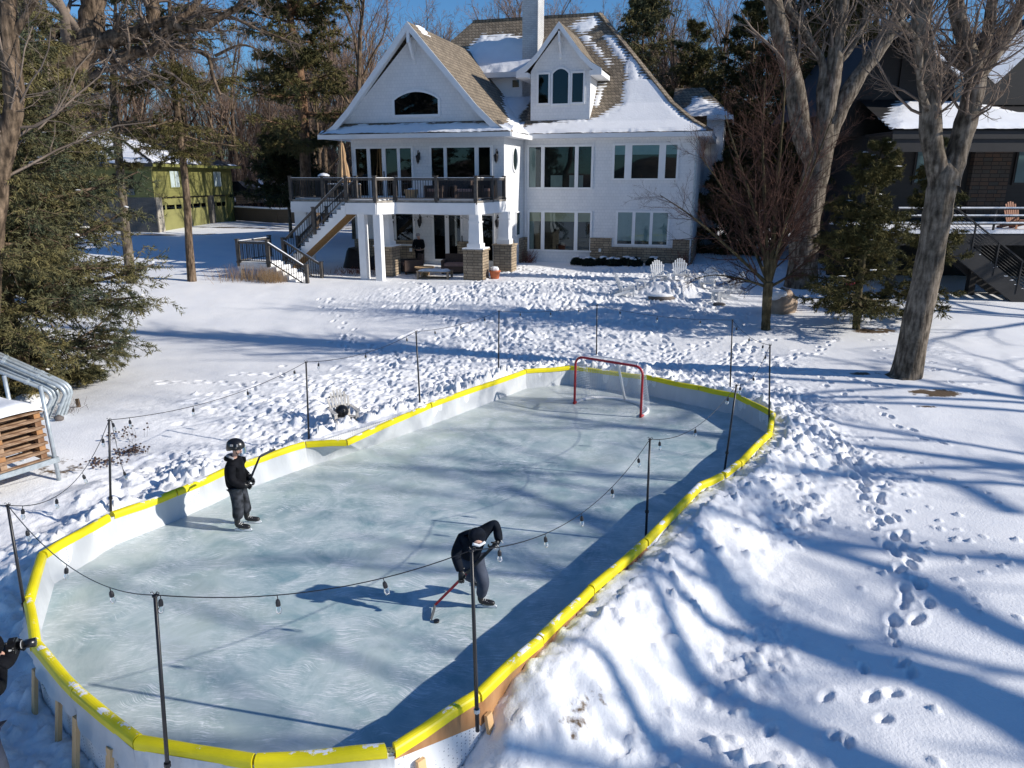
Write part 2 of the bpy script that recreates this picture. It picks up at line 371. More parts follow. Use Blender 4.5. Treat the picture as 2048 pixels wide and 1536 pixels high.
def trail(pts, step=.32, gauge=.13, L=.14, Wd=.06, dep=.08, jit=.04, stride=None):
    k = 0
    for a, b in zip(pts[:-1], pts[1:]):
        d = Vector((b.x-a.x, b.y-a.y)); n = max(1, int(d.length/step)); an = math.atan2(d.y, d.x)
        for i in range(n):
            t = i/n; s = gauge if k % 2 else -gauge; k += 1
            x = a.x+d.x*t-math.sin(an)*s+rs.gauss(0, jit); y = a.y+d.y*t+math.cos(an)*s+rs.gauss(0, jit)
            stamp(x, y, an+rs.gauss(0, .25), L*rs.uniform(.85, 1.15), Wd, dep*rs.uniform(.8, 1.1), .012)
main = [G(u, v) for u, v in [(1590,800),(1640,850),(1700,930),(1745,1000),(1790,1075),(1815,1140),(1830,1200),(1800,1265)]]
trail(main, .20, .10, .12, .06, .07, .05); trail(main, .27, .12, .13, .06, .07, .05)
trail([G(u, v) for u, v in [(1800,1265),(1790,1310),(1720,1375),(1640,1455),(1560,1490),(1450,1520)]], .34, .15, .105, .05, .065, .03)
trail([G(u, v) for u, v in [(1800,1290),(1800,1395),(1760,1425),(1705,1490),(1690,1536)]], .42, .10, .09, .05, .06, .03)
trail([G(u, v) for u, v in [(1500,690),(1475,740),(1530,760),(1600,800)]], .25, .15, .13, .06, .06, .08)
trail([G(u, v) for u, v in [(1640,860),(1780,900),(1900,960),(2040,1020)]], .3, .05, .05, .03, .04, .02)
trail([G(u, v) for u, v in [(1490,690),(1700,790),(1800,850),(1900,900)]], .3, .10, .11, .05, .06, .06)
trail([G(u, v) for u, v in [(640,600),(700,660),(760,720),(800,790)]], .5, .14, .14, .06, .05, .06)
trail([G(u, v) for u, v in [(470,870),(560,800),(700,740),(860,690),(960,640)]], .28, .2, .16, .06, .06, .12)
trail([G(u, v) for u, v in [(600,830),(700,770),(800,720),(900,690)]], .25, .25, .16, .06, .07, .15)
trail([G(u, v) for u, v in [(1900,620),(1880,700),(1930,780),(2040,800)]], .3, .2, .07, .05, .04, .2)
for _ in range(260):
    x = rs.gauss(14.5, 2.5); y = rs.gauss(21.5, 3.2)
    stamp(x, y, rs.uniform(0, 3), .07, .05, .035, .006)
for _ in range(110):       # clods tossed over the right-hand snow
    x = rs.gauss(6.2, 1.0); y = rs.gauss(10.8, 2.6)
    if inside_ok(x, y): stamp(x, y, rs.uniform(0, 3), rs.uniform(.03, .07), rs.uniform(.03, .05), -rs.uniform(.02, .05), 0)
for _ in range(700):       # clods on the banks
    t = rs.random()*len(RXY); i = int(t) % len(RXY); q = t-int(t); a = RXY[i]; b = RXY[(i+1) % len(RXY)]
    x = a[0]+(b[0]-a[0])*q+rs.gauss(0, .7); y = a[1]+(b[1]-a[1])*q+rs.gauss(0, .7)
    if (y > 7.5 or x < -3) and inside_ok(x, y): stamp(x, y, rs.uniform(0, 3), rs.uniform(.03, .11), rs.uniform(.03, .08), -rs.uniform(.02, .08), 0)
for _ in range(500):       # lumps in front-left and front-right
    x = rs.gauss(-6.0, .8) if rs.random() < .6 else rs.gauss(1.8, 1.0); y = rs.gauss(5.6, .8)
    if inside_ok(x, y): stamp(x, y, rs.uniform(0, 3), rs.uniform(.04, .12), rs.uniform(.03, .09), -rs.uniform(.01, .05), 0)
tmask = 1.1*sstep(.36, .50, fbm(X, Y, 1.2, 3, 97)+.1)*np.exp(-np.clip(rd, 0, 9)/1.5)*(X > -8)*(rd > .1)
for cx, cy, rx, ry in trample: tmask = np.maximum(tmask, np.exp(-((X-cx)/(rx*1.1))**2-((Y-cy)/(ry*1.1))**2))
crumb = (vnoise(X, Y, 12., 91)-.5)*.034+(vnoise(X, Y, 21., 92)-.5)*.038+(vnoise(X, Y, 6., 93)-.5)*.03
Z += crumb*np.clip(tmask*1.3, 0, 1)*np.where((X > -.5) & (Y < 12), .55, 1.)*(rd > .1)
# keep under the ice and clear of the boards
Z = np.where(rd < .02, -.45, Z)
Z = np.where((rd >= .02) & (rd < .30), np.minimum(Z, .40+.06*(n2-.5)*(rd > .12)), Z)
# --- bare earth showing through
dirt = np.zeros_like(Z)
def soil(u, v, rx, ry, k=1.):
    p = G(u, v); dirt[:] = np.maximum(dirt, k*np.clip(1.4-np.sqrt(((X-p.x)/rx)**2+((Y-p.y)/ry)**2), 0, 1)*sstep(.3, .62, fbm(X, Y, 3., 4, 61)+.12))
soil(1868, 788, .62, .30, 1.2); soil(1730, 748, .45, .16, .9); soil(1750, 662, .8, .3); soil(1000, 478, 1, .5)
soil(560, 458, 9, .8, .9); soil(330, 470, 6, .5, .9); soil(1855, 815, .3, .08, .7); soil(120, 935, .6, .5, .55)
soil(1330, 1210, .0, .0, 0); 
dirt = np.maximum(dirt, .48*patch(.75, 6.35, .75, .22, .8)*sstep(.35, .6, fbm(X, Y, 4., 4, 71)))
idx = np.arange(NX*NY).reshape(NY, NX)
F = np.stack([idx[:-1, :-1], idx[:-1, 1:], idx[1:, 1:], idx[1:, :-1]], -1).reshape(-1, 4)
def snowmat():
    m = bpy.data.materials.new('snow'); m.use_nodes = True; nt = m.node_tree; b = nt.nodes['Principled BSDF']
    b.inputs['Roughness'].default_value = .62; b.inputs['Specular IOR Level'].default_value = .25
    tc = nt.nodes.new('ShaderNodeTexCoord'); L = nt.links.new
    at = nt.nodes.new('ShaderNodeAttribute'); at.attribute_name = 'dirt'
    n = nt.nodes.new('ShaderNodeTexNoise'); n.inputs['Scale'].default_value = .8; n.inputs['Detail'].default_value = 6; L(tc.outputs['Object'], n.inputs['Vector'])
    r = nt.nodes.new('ShaderNodeValToRGB'); r.color_ramp.elements[0].color = (.80, .81, .835, 1); r.color_ramp.elements[1].color = (.875, .875, .88, 1)
    r.color_ramp.elements[0].position = .3; r.color_ramp.elements[1].position = .65; L(n.outputs[0], r.inputs[0])
    n3 = nt.nodes.new('ShaderNodeTexNoise'); n3.inputs['Scale'].default_value = 14; n3.inputs['Detail'].default_value = 8; L(tc.outputs['Object'], n3.inputs['Vector'])
    r3 = nt.nodes.new('ShaderNodeValToRGB'); r3.color_ramp.elements[0].color = (.06, .04, .022, 1); r3.color_ramp.elements[1].color = (.19, .13, .08, 1); L(n3.outputs[0], r3.inputs[0])
    ad = nt.nodes.new('ShaderNodeMath'); ad.operation = 'MULTIPLY_ADD'; ad.inputs[1].default_value = .9; L(n3.outputs[0], ad.inputs[0]); ad.inputs[2].default_value = -.45
    a2 = nt.nodes.new('ShaderNodeMath'); a2.operation = 'ADD'; L(ad.outputs[0], a2.inputs[0]); L(at.outputs['Fac'], a2.inputs[1])
    mr = nt.nodes.new('ShaderNodeMapRange'); mr.inputs[1].default_value = .38; mr.inputs[2].default_value = .6; L(a2.outputs[0], mr.inputs[0])
    mx = nt.nodes.new('ShaderNodeMix'); mx.data_type = 'RGBA'; L(mr.outputs[0], mx.inputs[0]); L(r.outputs[0], mx.inputs[6]); L(r3.outputs[0], mx.inputs[7]); L(mx.outputs[2], b.inputs['Base Color'])
    n2 = nt.nodes.new('ShaderNodeTexNoise'); n2.inputs['Scale'].default_value = 26; n2.inputs['Detail'].default_value = 8; n2.inputs['Roughness'].default_value = .62; L(tc.outputs['Object'], n2.inputs['Vector'])
    bp = nt.nodes.new('ShaderNodeBump'); bp.inputs['Strength'].default_value = .5; bp.inputs['Distance'].default_value = .025; L(n2.outputs[0], bp.inputs['Height']); L(bp.outputs[0], b.inputs['Normal'])
    return m
M['snow'] = snowmat()
g = npmesh('snow_ground', np.stack([X, Y, Z], -1).reshape(-1, 3), F, M['snow'], smooth=True)
at = g.data.attributes.new('dirt', 'FLOAT', 'POINT'); at.data.foreach_set('value', dirt.ravel().astype(np.float32))
tag(g, kind='structure')
GZ = Z; 
def gz(x, y):
    i = int(np.clip(np.searchsorted(gx, x), 0, NX-1)); j = int(np.clip(np.searchsorted(gyv, y), 0, NY-1)); return float(GZ[j, i])
# ================================================================ ICE
def icemat():
    m = bpy.data.materials.new('rink_ice'); m.use_nodes = True; nt = m.node_tree; b = nt.nodes['Principled BSDF']; L = nt.links.new
    N = nt.nodes.new; tc = N('ShaderNodeTexCoord')
    def noise(sc, det, vec=None, rough=.55, dist=0):
        n = N('ShaderNodeTexNoise'); n.inputs['Scale'].default_value = sc; n.inputs['Detail'].default_value = det; n.inputs['Roughness'].default_value = rough
        n.inputs['Distortion'].default_value = dist; L(vec or tc.outputs['Object'], n.inputs['Vector']); return n.outputs[0]
    def ramp(fac, stops):
        r = N('ShaderNodeValToRGB'); e = r.color_ramp.elements
        while len(e) < len(stops): e.new(.5)
        for el, (p, c) in zip(e, stops): el.position = p; el.color = (*c, 1)
        L(fac, r.inputs[0]); return r.outputs[0]
    def mix(f, a, bb, mode='MIX'):
        x = N('ShaderNodeMix'); x.data_type = 'RGBA'; x.blend_type = mode
        if hasattr(f, 'default_value') or not isinstance(f, (int, float)): L(f, x.inputs[0])
        else: x.inputs[0].default_value = f
        L(a, x.inputs[6]); L(bb, x.inputs[7]); return x.outputs[2]
    base = ramp(noise(.42, 5, dist=.6), [(.34, (.13, .27, .32)), (.5, (.29, .42, .44)), (.66, (.44, .53, .50))])
    cloud = ramp(noise(1.1, 10, rough=.74, dist=1.2), [(.38, (0, 0, 0)), (.66, (1, 1, 1))])
    frost = N('ShaderNodeRGB'); frost.outputs[0].default_value = (.60, .68, .68, 1)
    c = mix(cloud, base, frost.outputs[0])
    # milky rim near the boards
    at = N('ShaderNodeAttribute'); at.attribute_name = 'rim'
    rimc = N('ShaderNodeRGB'); rimc.outputs[0].default_value = (.47, .50, .49, 1)
    c = mix(at.outputs['Fac'], c, rimc.outputs[0])
    # skate scratches: stretched noises at several angles, bent
    scr = None
    for k, (ang, sc, st) in enumerate([(.3, 3.2, 16), (-.5, 4., 18), (1.2, 3., 14), (2.3, 4.5, 18), (.9, 8., 26), (-1.1, 9., 28)]):
        nz = N('ShaderNodeTexNoise'); nz.inputs['Scale'].default_value = .9; L(tc.outputs['Object'], nz.inputs['Vector'])
        vm = N('ShaderNodeVectorMath'); vm.operation = 'MULTIPLY_ADD'; L(nz.outputs[1], vm.inputs[0]); vm.inputs[1].default_value = (.9, .9, 0); L(tc.outputs['Object'], vm.inputs[2])
        mp = N('ShaderNodeMapping'); mp.inputs['Rotation'].default_value = (0, 0, ang); mp.inputs['Scale'].default_value = (1, st, 1); mp.inputs['Location'].default_value = (k*3.1, k*1.7, 0)
        L(vm.outputs[0], mp.inputs[0])
        s = ramp(noise(sc, 3, mp.outputs[0], .6), [(.565, (0, 0, 0)), (.66, (1, 1, 1))])
        scr = s if scr is None else mix(1., scr, s, 'ADD')
    msk = ramp(noise(1.7, 5, rough=.65, dist=.5), [(.44, (.03, .03, .03)), (.62, (.8, .8, .8))])
    sm = mix(1., scr, msk, 'MULTIPLY')
    wht = N('ShaderNodeRGB'); wht.outputs[0].default_value = (.84, .88, .90, 1)
    c = mix(sm, c, wht.outputs[0]); L(c, b.inputs['Base Color'])
    rr = N('ShaderNodeMapRange'); rr.inputs[3].default_value = .28; rr.inputs[4].default_value = .6; L(sm, rr.inputs[0]); L(rr.outputs[0], b.inputs['Roughness'])
    b.inputs['Specular IOR Level'].default_value = .45
    bp = N('ShaderNodeBump'); bp.inputs['Strength'].default_value = .25; bp.inputs['Distance'].default_value = .01; L(sm, bp.inputs['Height']); L(bp.outputs[0], b.inputs['Normal'])
    return m
M['ice'] = icemat()
ix = np.arange(-6.9, 6.3, .06); iy = np.arange(4.6, 20.2, .06); IX, IY = np.meshgrid(ix, iy)
ird = rink_dist(IX, IY); idm = ird < .06
quad = idm[:-1, :-1] & idm[1:, 1:] & idm[1:, :-1] & idm[:-1, 1:]
ii = np.arange(IX.size).reshape(IX.shape)
IF = np.stack([ii[:-1, :-1][quad], ii[:-1, 1:][quad], ii[1:, 1:][quad], ii[1:, :-1][quad]], -1)
ice = npmesh('ice', np.stack([IX, IY, IX*0], -1).reshape(-1, 3), IF, M['ice'])
rim = np.clip(1-(-ird)/.9, 0, 1)*np.clip(fbm(IX, IY, 1.4, 4, 12)*1.3, 0, 1)
rim = np.maximum(rim, .75*np.clip((IY-14.5)/3.5, 0, 1))
a_ = ice.data.attributes.new('rim', 'FLOAT', 'POINT'); a_.data.foreach_set('value', rim.ravel().astype(np.float32))
tag(ice, kind='structure')
# ================================================================ RINK BOARDS
def yellowmat():
    m = mat('yellow_foam', (.78, .66, .01), .45, .06, 3, .15, 14, spec=.35); nt = m.node_tree; b = nt.nodes['Principled BSDF']; L = nt.links.new; N = nt.nodes.new
    src = b.inputs['Base Color'].links[0].from_socket
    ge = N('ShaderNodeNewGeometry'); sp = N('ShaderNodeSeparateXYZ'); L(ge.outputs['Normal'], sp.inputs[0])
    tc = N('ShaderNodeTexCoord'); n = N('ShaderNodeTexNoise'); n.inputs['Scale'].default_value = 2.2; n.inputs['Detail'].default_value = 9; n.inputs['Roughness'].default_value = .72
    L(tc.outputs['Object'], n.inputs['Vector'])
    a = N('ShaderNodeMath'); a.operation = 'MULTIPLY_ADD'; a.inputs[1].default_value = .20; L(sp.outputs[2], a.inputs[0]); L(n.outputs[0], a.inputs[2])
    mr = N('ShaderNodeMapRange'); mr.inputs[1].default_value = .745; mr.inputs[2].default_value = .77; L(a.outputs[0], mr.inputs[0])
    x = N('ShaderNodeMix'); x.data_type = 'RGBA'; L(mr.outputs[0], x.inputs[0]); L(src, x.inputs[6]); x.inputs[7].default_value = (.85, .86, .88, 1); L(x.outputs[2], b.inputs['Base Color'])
    return m
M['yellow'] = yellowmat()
M['liner'] = mat('white_liner', (.54, .56, .58), .42, .07, 3, 1.0, 5, spec=.4, stretch=(1, 1, .4))
M['panel'] = mat('white_board', (.72, .74, .76), .5, .06, 4)
def dotmat():
    m = mat('pegboard_wrap', (.70, .72, .74), .6); nt = m.node_tree; b = nt.nodes['Principled BSDF']; L = nt.links.new; N = nt.nodes.new
    tc = N('ShaderNodeTexCoord'); sp = N('ShaderNodeSeparateXYZ'); L(tc.outputs['Object'], sp.inputs[0]); ad = N('ShaderNodeMath'); ad.operation = 'SUBTRACT'
    L(sp.outputs[0], ad.inputs[0]); L(sp.outputs[1], ad.inputs[1]); cb = N('ShaderNodeCombineXYZ'); L(ad.outputs[0], cb.inputs[0]); L(sp.outputs[2], cb.inputs[1])
    v = N('ShaderNodeTexVoronoi'); v.inputs['Scale'].default_value = 26; v.inputs['Randomness'].default_value = .25; L(tc.outputs['Object'], v.inputs['Vector'])
    r = N('ShaderNodeValToRGB'); r.color_ramp.elements[0].color = (.22, .24, .3, 1); r.color_ramp.elements[1].color = (.70, .72, .74, 1)
    r.color_ramp.elements[0].position = .20; r.color_ramp.elements[1].position = .26; L(v.outputs[0], r.inputs[0]); L(r.outputs[0], b.inputs['Base Color']); return m
M['dots'] = dotmat()
rk = empty('rink_boards', (0, 12, 0), 0, 'low white rink boards topped with bright yellow foam bumpers round the whole sheet of ice', 'rink boards')
n = len(RINK)
cen = Vector((sum(p.x for p in RINK)/n, sum(p.y for p in RINK)/n, 0))
def offs(i, d):     # mitred offset point (outwards d)
    a = RINK[i-1]; b = RINK[i]; c = RINK[(i+1) % n]
    d1 = Vector((b.x-a.x, b.y-a.y, 0)).normalized(); d2 = Vector((c.x-b.x, c.y-b.y, 0)).normalized()
    n1_ = Vector((-d1.y, d1.x, 0)); n2_ = Vector((-d2.y, d2.x, 0)); m_ = (n1_+n2_).normalized()
    m_ *= d/max(.5, m_.dot(n1_)); return Vector((b.x, b.y, 0))+m_*1.0
# orientation: outward sign
RXYk = RXY
ar = sum(RINK[i].x*RINK[(i+1) % n].y-RINK[(i+1) % n].x*RINK[i].y for i in range(n)); SG = -1 if ar > 0 else 1
RTOP = list(RINK); RINK[24] = RINK[22].lerp(RINK[25], .57)
inner = [offs(i, -.03*SG) for i in range(n)]; outer = [offs(i, .03*SG) for i in range(n)]; out2 = [offs(i, .045*SG) for i in range(n)]
_sv = RINK; RINK = RTOP; itop = [offs(i, -.03*SG) for i in range(n)]; RINK = _sv
lin = MB(); 
for i in range(n):         # liner hangs inside, wrinkled, tucked on the ice
    a, b = inner[i], inner[(i+1) % n]; d = (b-a); L_ = d.length; nn = max(4, int(L_/.05)); nrm = Vector((-d.y, d.x, 0)).normalized()*(-SG); ta, tb = itop[i], itop[(i+1) % n]
    ph = random.uniform(0, 9)
    def fn(s, t, a=a, d=d, nrm=nrm, L_=L_, ph=ph, ta=ta, tb=tb):
        x = s*L_; fold = (math.sin(x*9+ph+2*math.sin(x*2.3+ph))*.5+math.sin(x*21+ph*3)*.25)*.019*(1+math.sin(x*.9+ph*2))
        fold *= min(1, s*L_/.1, (1-s)*L_/.1)*(.4+.6*math.sin(t*3.1))
        flare = .05*(1-t)**3
        p = (a+d*s).lerp(ta+(tb-ta)*s, t)+nrm*(fold+flare+.004); return (p.x, p.y, -.02+.46*t)
    lin.grid(fn, nn, 5)
lin.build('liner', M['liner'], rk, smooth=True)
pan = MB(); ply = MB()
for i in range(n):
    a, b, c, d = inner[i], inner[(i+1) % n], outer[(i+1) % n], outer[i]
    pan.add([(q.x, q.y, z) for z in (-.42, .43) for q in (a, b, c, d)], [(0,1,2,3),(4,7,6,5),(0,4,5,1),(1,5,6,2),(2,6,7,3),(3,7,4,0)])
pan.build('board_panel', M['dots'], rk)
for i in (9, 10, 11, 12):          # bare plywood band showing outside, front right
    a = outer[i]; b = outer[i+1]; nr = (out2[i]-outer[i]); nb = (out2[i+1]-outer[i+1])
    za, zb = {9: (.30, .24), 10: (.24, .18), 11: (.18, .10), 12: (.12, .36)}[i]
    k = .15
    q = [a+nr*k, b+nb*k, b+nb*.6, a+nr*.6]
    ply = MB(); ply.add([(q[0].x, q[0].y, za), (q[1].x, q[1].y, zb), (q[2].x, q[2].y, zb), (q[3].x, q[3].y, za), (q[0].x, q[0].y, .42), (q[1].x, q[1].y, .42), (q[2].x, q[2].y, .42), (q[3].x, q[3].y, .42)],
            [(0,1,2,3),(4,7,6,5),(0,4,5,1),(1,5,6,2),(2,6,7,3),(3,7,4,0)])
    ply.build('plywood_strip', M['ply'], rk)
# white liner skirt folded over the outside on the near side
for i in (13, 14, 15, 16, 17, 18):
    a, b = out2[i], out2[(i+1) % n]; d = b-a; L_ = d.length; nrm = (out2[i]-inner[i]).normalized()
    def fn(s, t, a=a, d=d, nrm=nrm, L_=L_, i=i):
        x = s*L_; w = math.sin(x*7+i)*.5+math.sin(x*17+i*2)*.3; dep = .18+.09*math.sin(x*3+i*1.7)
        p = a+d*s+nrm*(.006+t*t*(.07+.05*w)*min(1, s*8, (1-s)*8)); return (p.x, p.y, .41-dep*t)
    m_ = MB(); m_.grid(fn, max(6, int(L_/.07)), 4); m_.build('liner_flap', M['liner'], rk, smooth=True)
# yellow foam bumpers, one per board
RINK = RTOP
for i in range(n):
    a = Vector(RINK[i]); b = Vector(RINK[(i+1) % n]); d = (b-a).normalized(); g0 = .012
    if i in (6,): a = a; b = b-d*.02
    if i == 7: a = a+d*.05
    if i in (13, 20): a = a+d*.05
    a = a+d*g0; b = b-d*g0; a.z = b.z = .455
    # bullet section, flat below
    nr = Vector((-d.y, d.x, 0)); sec = []
    for k in range(9):
        t = math.pi*k/8; sec.append((math.cos(t)*.056, math.sin(t)*.050))
    sec += [(-.056, -.055), (-.045, -.066), (.045, -.066), (.056, -.055)]
    L_ = (b-a).length; ns = max(2, int(L_/.25)); vs = []; fs = []; m_ = len(sec)
    da = (Vector(RINK[i-1])-Vector(RINK[i])).normalized(); db = (Vector(RINK[(i+2) % n])-Vector(RINK[(i+1) % n])).normalized()
    ma = (d-da); mb_ = (db+d); 
    na = Vector((-ma.y, ma.x, 0)).normalized(); nb2 = Vector((-mb_.y, mb_.x, 0)).normalized(); na /= max(.6, na.dot(nr)); nb2 /= max(.6, nb2.dot(nr))
    for j in range(ns+1):
        t = j/ns; p = a+(b-a)*t+Vector((0, 0, .008*math.sin(t*math.pi*2+i)))+nr*(.010*math.sin(t*math.pi+i*2))
        nn_ = na if j == 0 else nb2 if j == ns else nr
        for q in sec: vs.append(p+nn_*q[0]+Vector((0, 0, q[1])))
    for j in range(ns):
        for k in range(m_): fs.append((j*m_+k, j*m_+(k+1) % m_, (j+1)*m_+(k+1) % m_, (j+1)*m_+k))
    fs += [tuple(range(m_))[::-1], tuple(range(ns*m_, (ns+1)*m_))]
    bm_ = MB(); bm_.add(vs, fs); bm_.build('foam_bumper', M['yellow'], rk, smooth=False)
# lumber stakes outside the near boards
for (u, v, hh) in [(1008,1360,.30),(925,1420,.42),(820,1520,.3),(250,1500,.42),(182,1440,.4),(142,1405,.36),(92,1350,.36)]:
    p = P(u, v, .1); j = int(np.argmin(np.hypot(RXY[:, 0]-p.x, RXY[:, 1]-p.y)))
    # nearest point on outline
    best = None
    for i in range(n):
        a = RXY[i]; b = RXY[(i+1) % n]; e_ = b-a; t = np.clip(np.dot([p.x-a[0], p.y-a[1]], e_)/np.dot(e_, e_), 0, 1); q = a+e_*t; dd = np.hypot(q[0]-p.x, q[1]-p.y)
        if best is None or dd < best[0]: best = (dd, q, e_/np.linalg.norm(e_))
    q = best[1]; e_ = best[2]; o_ = Vector((e_[1], -e_[0], 0)); 
    if o_.dot(Vector((q[0], q[1], 0))-cen) < 0: o_ = -o_
    s_ = MB(); c0 = Vector((q[0], q[1], 0))+o_*.075
    s_.beam(c0+o_*.10+Vector((0, 0, -.40)), c0+Vector((0, 0, .22)), .085, .04, up=o_)
    s_.build('lumber_stake', M['wood'], rk)
# ================================================================ GOAL
gl = P(1149, 808); gr = P(1281, 835); gc = (gl+gr)/2; gd = (gr-gl); GW = gd.length; ga = math.atan2(gd.y, gd.x)
goal = empty('hockey_goal', (gc.x, gc.y, 0), ga, 'red steel hockey goal with white net standing at the far end of the ice', 'hockey goal')
hw = GW/2; GH = 1.22
def arc(c, r, a0, a1, k, ax):      # in xz
    return [Vector((c[0]+r*math.cos(a0+(a1-a0)*i/k), ax, c[1]+r*math.sin(a0+(a1-a0)*i/k))) for i in range(k+1)]
fr = MB()
path = [Vector((-hw, 0, 0)), Vector((-hw, 0, GH-.22))]+arc((-hw+.2, GH-.2), .2, math.pi, math.pi/2, 6, 0)+[Vector((hw-.22, 0, GH))]+arc((hw-.2, GH-.2), .2, math.pi/2, 0, 6, 0)+[Vector((hw, 0, 0))]
fr.tube(path, .03, 8); fr.tube([(-hw-.01, -.02, .03), (-hw-.01, .12, .03)], .032, 6); fr.tube([(hw+.01, -.02, .03), (hw+.01, .12, .03)], .032, 6)
fr.build('goal_frame', M['red'], goal, world=False, smooth=True)
bs = MB(); DP = .95; TD = .45
base = [Vector((-hw, .08, .03))]+[Vector((-hw*math.cos(t)*1.0-.0, .25+DP*.75*math.sin(t), .03)) for t in np.linspace(.12, math.pi-.12, 14)]+[Vector((hw, .08, .03))]
bs.tube(base, .04, 7); bs.build('goal_base', M['netting'], goal, world=False, smooth=True)
sp_ = MB(); sp_.tube([(.0, TD, GH-.03), (.0, DP, .03)], .03, 7); sp_.tube([(-hw+.15, .0, GH), (-hw+.35, TD, GH-.03), (hw-.35, TD, GH-.03), (hw-.15, .0, GH)], .014, 5)
sp_.build('goal_support', M['netting'], goal, world=False, smooth=True)
nt_ = MB()
def netpt(s, t):      # s across, t from top front over the back to the base
    x = -hw+.06+(GW-.12)*s; sq = math.sin(s*math.pi); back = .25+DP*.75*max(0, sq)**.6
    if t < .3:
        q = t/.3; return Vector((x*(1-.12*q), (TD*q)*(.35+.65*sq**.3), GH-.03*q))
    q = (t-.3)/.7; y0 = TD*(.35+.65*sq**.3); return Vector((x*(.88+.12*q), y0+(back-y0)*q**1.1, (GH-.03)*(1-q)+.04*q))
NS, NT = 46, 44
for i in range(NS+1): nt_.tube([netpt(i/NS, j/22) for j in range(23)], .0024, 3, False)
for j in range(NT+1): nt_.tube([netpt(i/24, j/NT) for i in range(25)], .0024, 3, False)
for sx in (-1, 1):    # side netting
    for k in range(18):
        z = .05+(GH-.1)*k/17; w_ = (.28+.45*(1-z/GH))
        nt_.tube([(sx*hw, .02, z), (sx*(hw-.02), w_*.6, z), (sx*(hw-.10), w_, z)], .0024, 3, False)
    for k in range(9):
        q = k/8; nt_.tube([(sx*(hw-.1*q), .02+.26*q, GH-.04), (sx*(hw-.1*q), .02+.70*q, .05)], .0024, 3, False)
nt_.build('goal_netting', M['netting'], goal, world=False)
# ================================================================ LIGHT POLES AND STRING LIGHTS
PL = [((55,1250),(15,1010)),((222,1040),(218,840)),((618,880),(612,724)),((840,810),(832,663)),((997,745),(998,622)),((1193,706),(1194,610)),
      ((1460,781),(1465,640)),((1538,852),(1540,690)),((1447,955),(1473,770)),((1292,1068),(1300,878)),((955,1462),(943,1100)),((335,1530),(310,1190))]
plab = ['black light pole at the left edge of the ice, leaning left beside the yellow corner', 'black light pole beside the gap in the yellow bumpers left of the standing child',
        'black light pole just left of the weathered lawn chair', 'black light pole behind the left boards between the lawn chair and the goal', 'thin black light pole in the trampled snow left of the goal',
        'thin black light pole in the snow right behind the goal', 'black light pole in the snow behind the far right corner of the boards', 'black light pole at the outermost right corner of the boards',
        'black light pole leaning right where the yellow bumpers stop at a snow lump', 'black light pole at the middle of the right-hand boards', 'black light pole in front of the bending skater, foot outside the boards',
        'tall black light pole at the near left, standing in front of the ice']
tops = []
for k, ((bu, bv), (tu, tv)) in enumerate(PL):
    b = P(bu, bv, .25 if 1 <= k <= 7 else .15 if k in (0, 8, 9) else -.3)
    if k in (2, 3, 4, 5, 6): b = P(bu, bv, .35)
    t = D(tu, tv, b.y)
    if k == 10: b = D(955, 1462, 5.90); t = D(tu, tv, 5.90)
    if k == 11: b = D(335, 1530, 5.31); t = D(tu, tv, 5.31)
    zb = min(ground(b.x, b.y)-.1, b.z-.1) if k != 10 else b.z
    b0 = b+(t-b)*((zb-b.z)/(t.z-b.z))
    po = MB(); po.tube([b0-b0*0, t], [.021, .016], 8)
    po.lathe([(0, -.012), (.026, -.012), (.026, .0), (.019, .003), (0, .003)], (t.x, t.y, t.z), 8)
    e = empty('light_pole', tuple(b0), 0, plab[k], 'light pole', 'poles carrying the string lights round the rink')
    po.build('pole', M['pole_black'], e, smooth=True)
    hk = MB(); hk.tube([t, t+Vector((.02, 0, .03)), t+Vector((.035, 0, .02)), t+Vector((.03, 0, -.01))], .004, 4); hk.tube([t, t+Vector((-.02, 0, .03)), t+Vector((-.035, 0, .02))], .004, 4)
    hk.build('hook', M['pole_black'], e)
    if k >= 8 or k in (0, 1):
        cl = MB(); mid = b0+(t-b0)*(.12 if k == 10 else .35); cl.lathe([(.0, -.02), (.03, -.02), (.03, .02), (0, .02)], tuple(mid), 8); cl.build('clamp', M['galv'] if k == 10 else M['pole_black'], e)
    tops.append(t)
M['bulb_glass'] = glassmat('clear_bulb', (.9, .92, .92), 1.2, (1, 1, 1))
sl = empty('string_lights', (0, 12, 1.5), 0, 'black string light cable with clear bulbs slung from pole to pole round the rink', 'string lights')
cab = MB(); bulbs = []
def span(a, b, sag, nb, first=.12, skip=False):
    pts = [a+(b-a)*(i/20)+Vector((0, 0, -4*sag*(i/20)*(1-i/20))) for i in range(21)]
    cab.tube(pts, .0055, 4)
    for t in (first if isinstance(first, list) else [first+(1-2*first)*i/max(1, nb-1) for i in range(nb)]):
        bulbs.append(a+(b-a)*t+Vector((0, 0, -4*sag*t*(1-t))))
sags = [(.42, 4, .1), (.20, 4, .08), (.16, 3, .1), (.1, 3, .2), (.1, 3, .2), (.12, 3, .2), (.12, 3, .15), (.25, 3, .12), (.3, 3, .1), (.42, 5, .1), (.18, 3, [.30, .64, .985]), (.30, 4, [.26, .55, .85])]
for k in range(12):
    q = sags[k]; span(tops[k], tops[(k+1) % 12], q[0], q[1], q[2])
cab.tube([tops[0], tops[0]+Vector((-.8, .1, -.12)), tops[0]+Vector((-1.6, .2, -.1))], .0055, 4)
t1 = tops[1]; cab.tube([t1+Vector((.03, 0, 0)), t1+Vector((.06, 0, -.5)), t1+Vector((.10, 0, -.85))], .005, 4); bulbs += [t1+Vector((.10, 0, -.80)), t1+Vector((.03, .02, -.02))]
cab.build('cable', M['pole_black'], sl)
pro = None
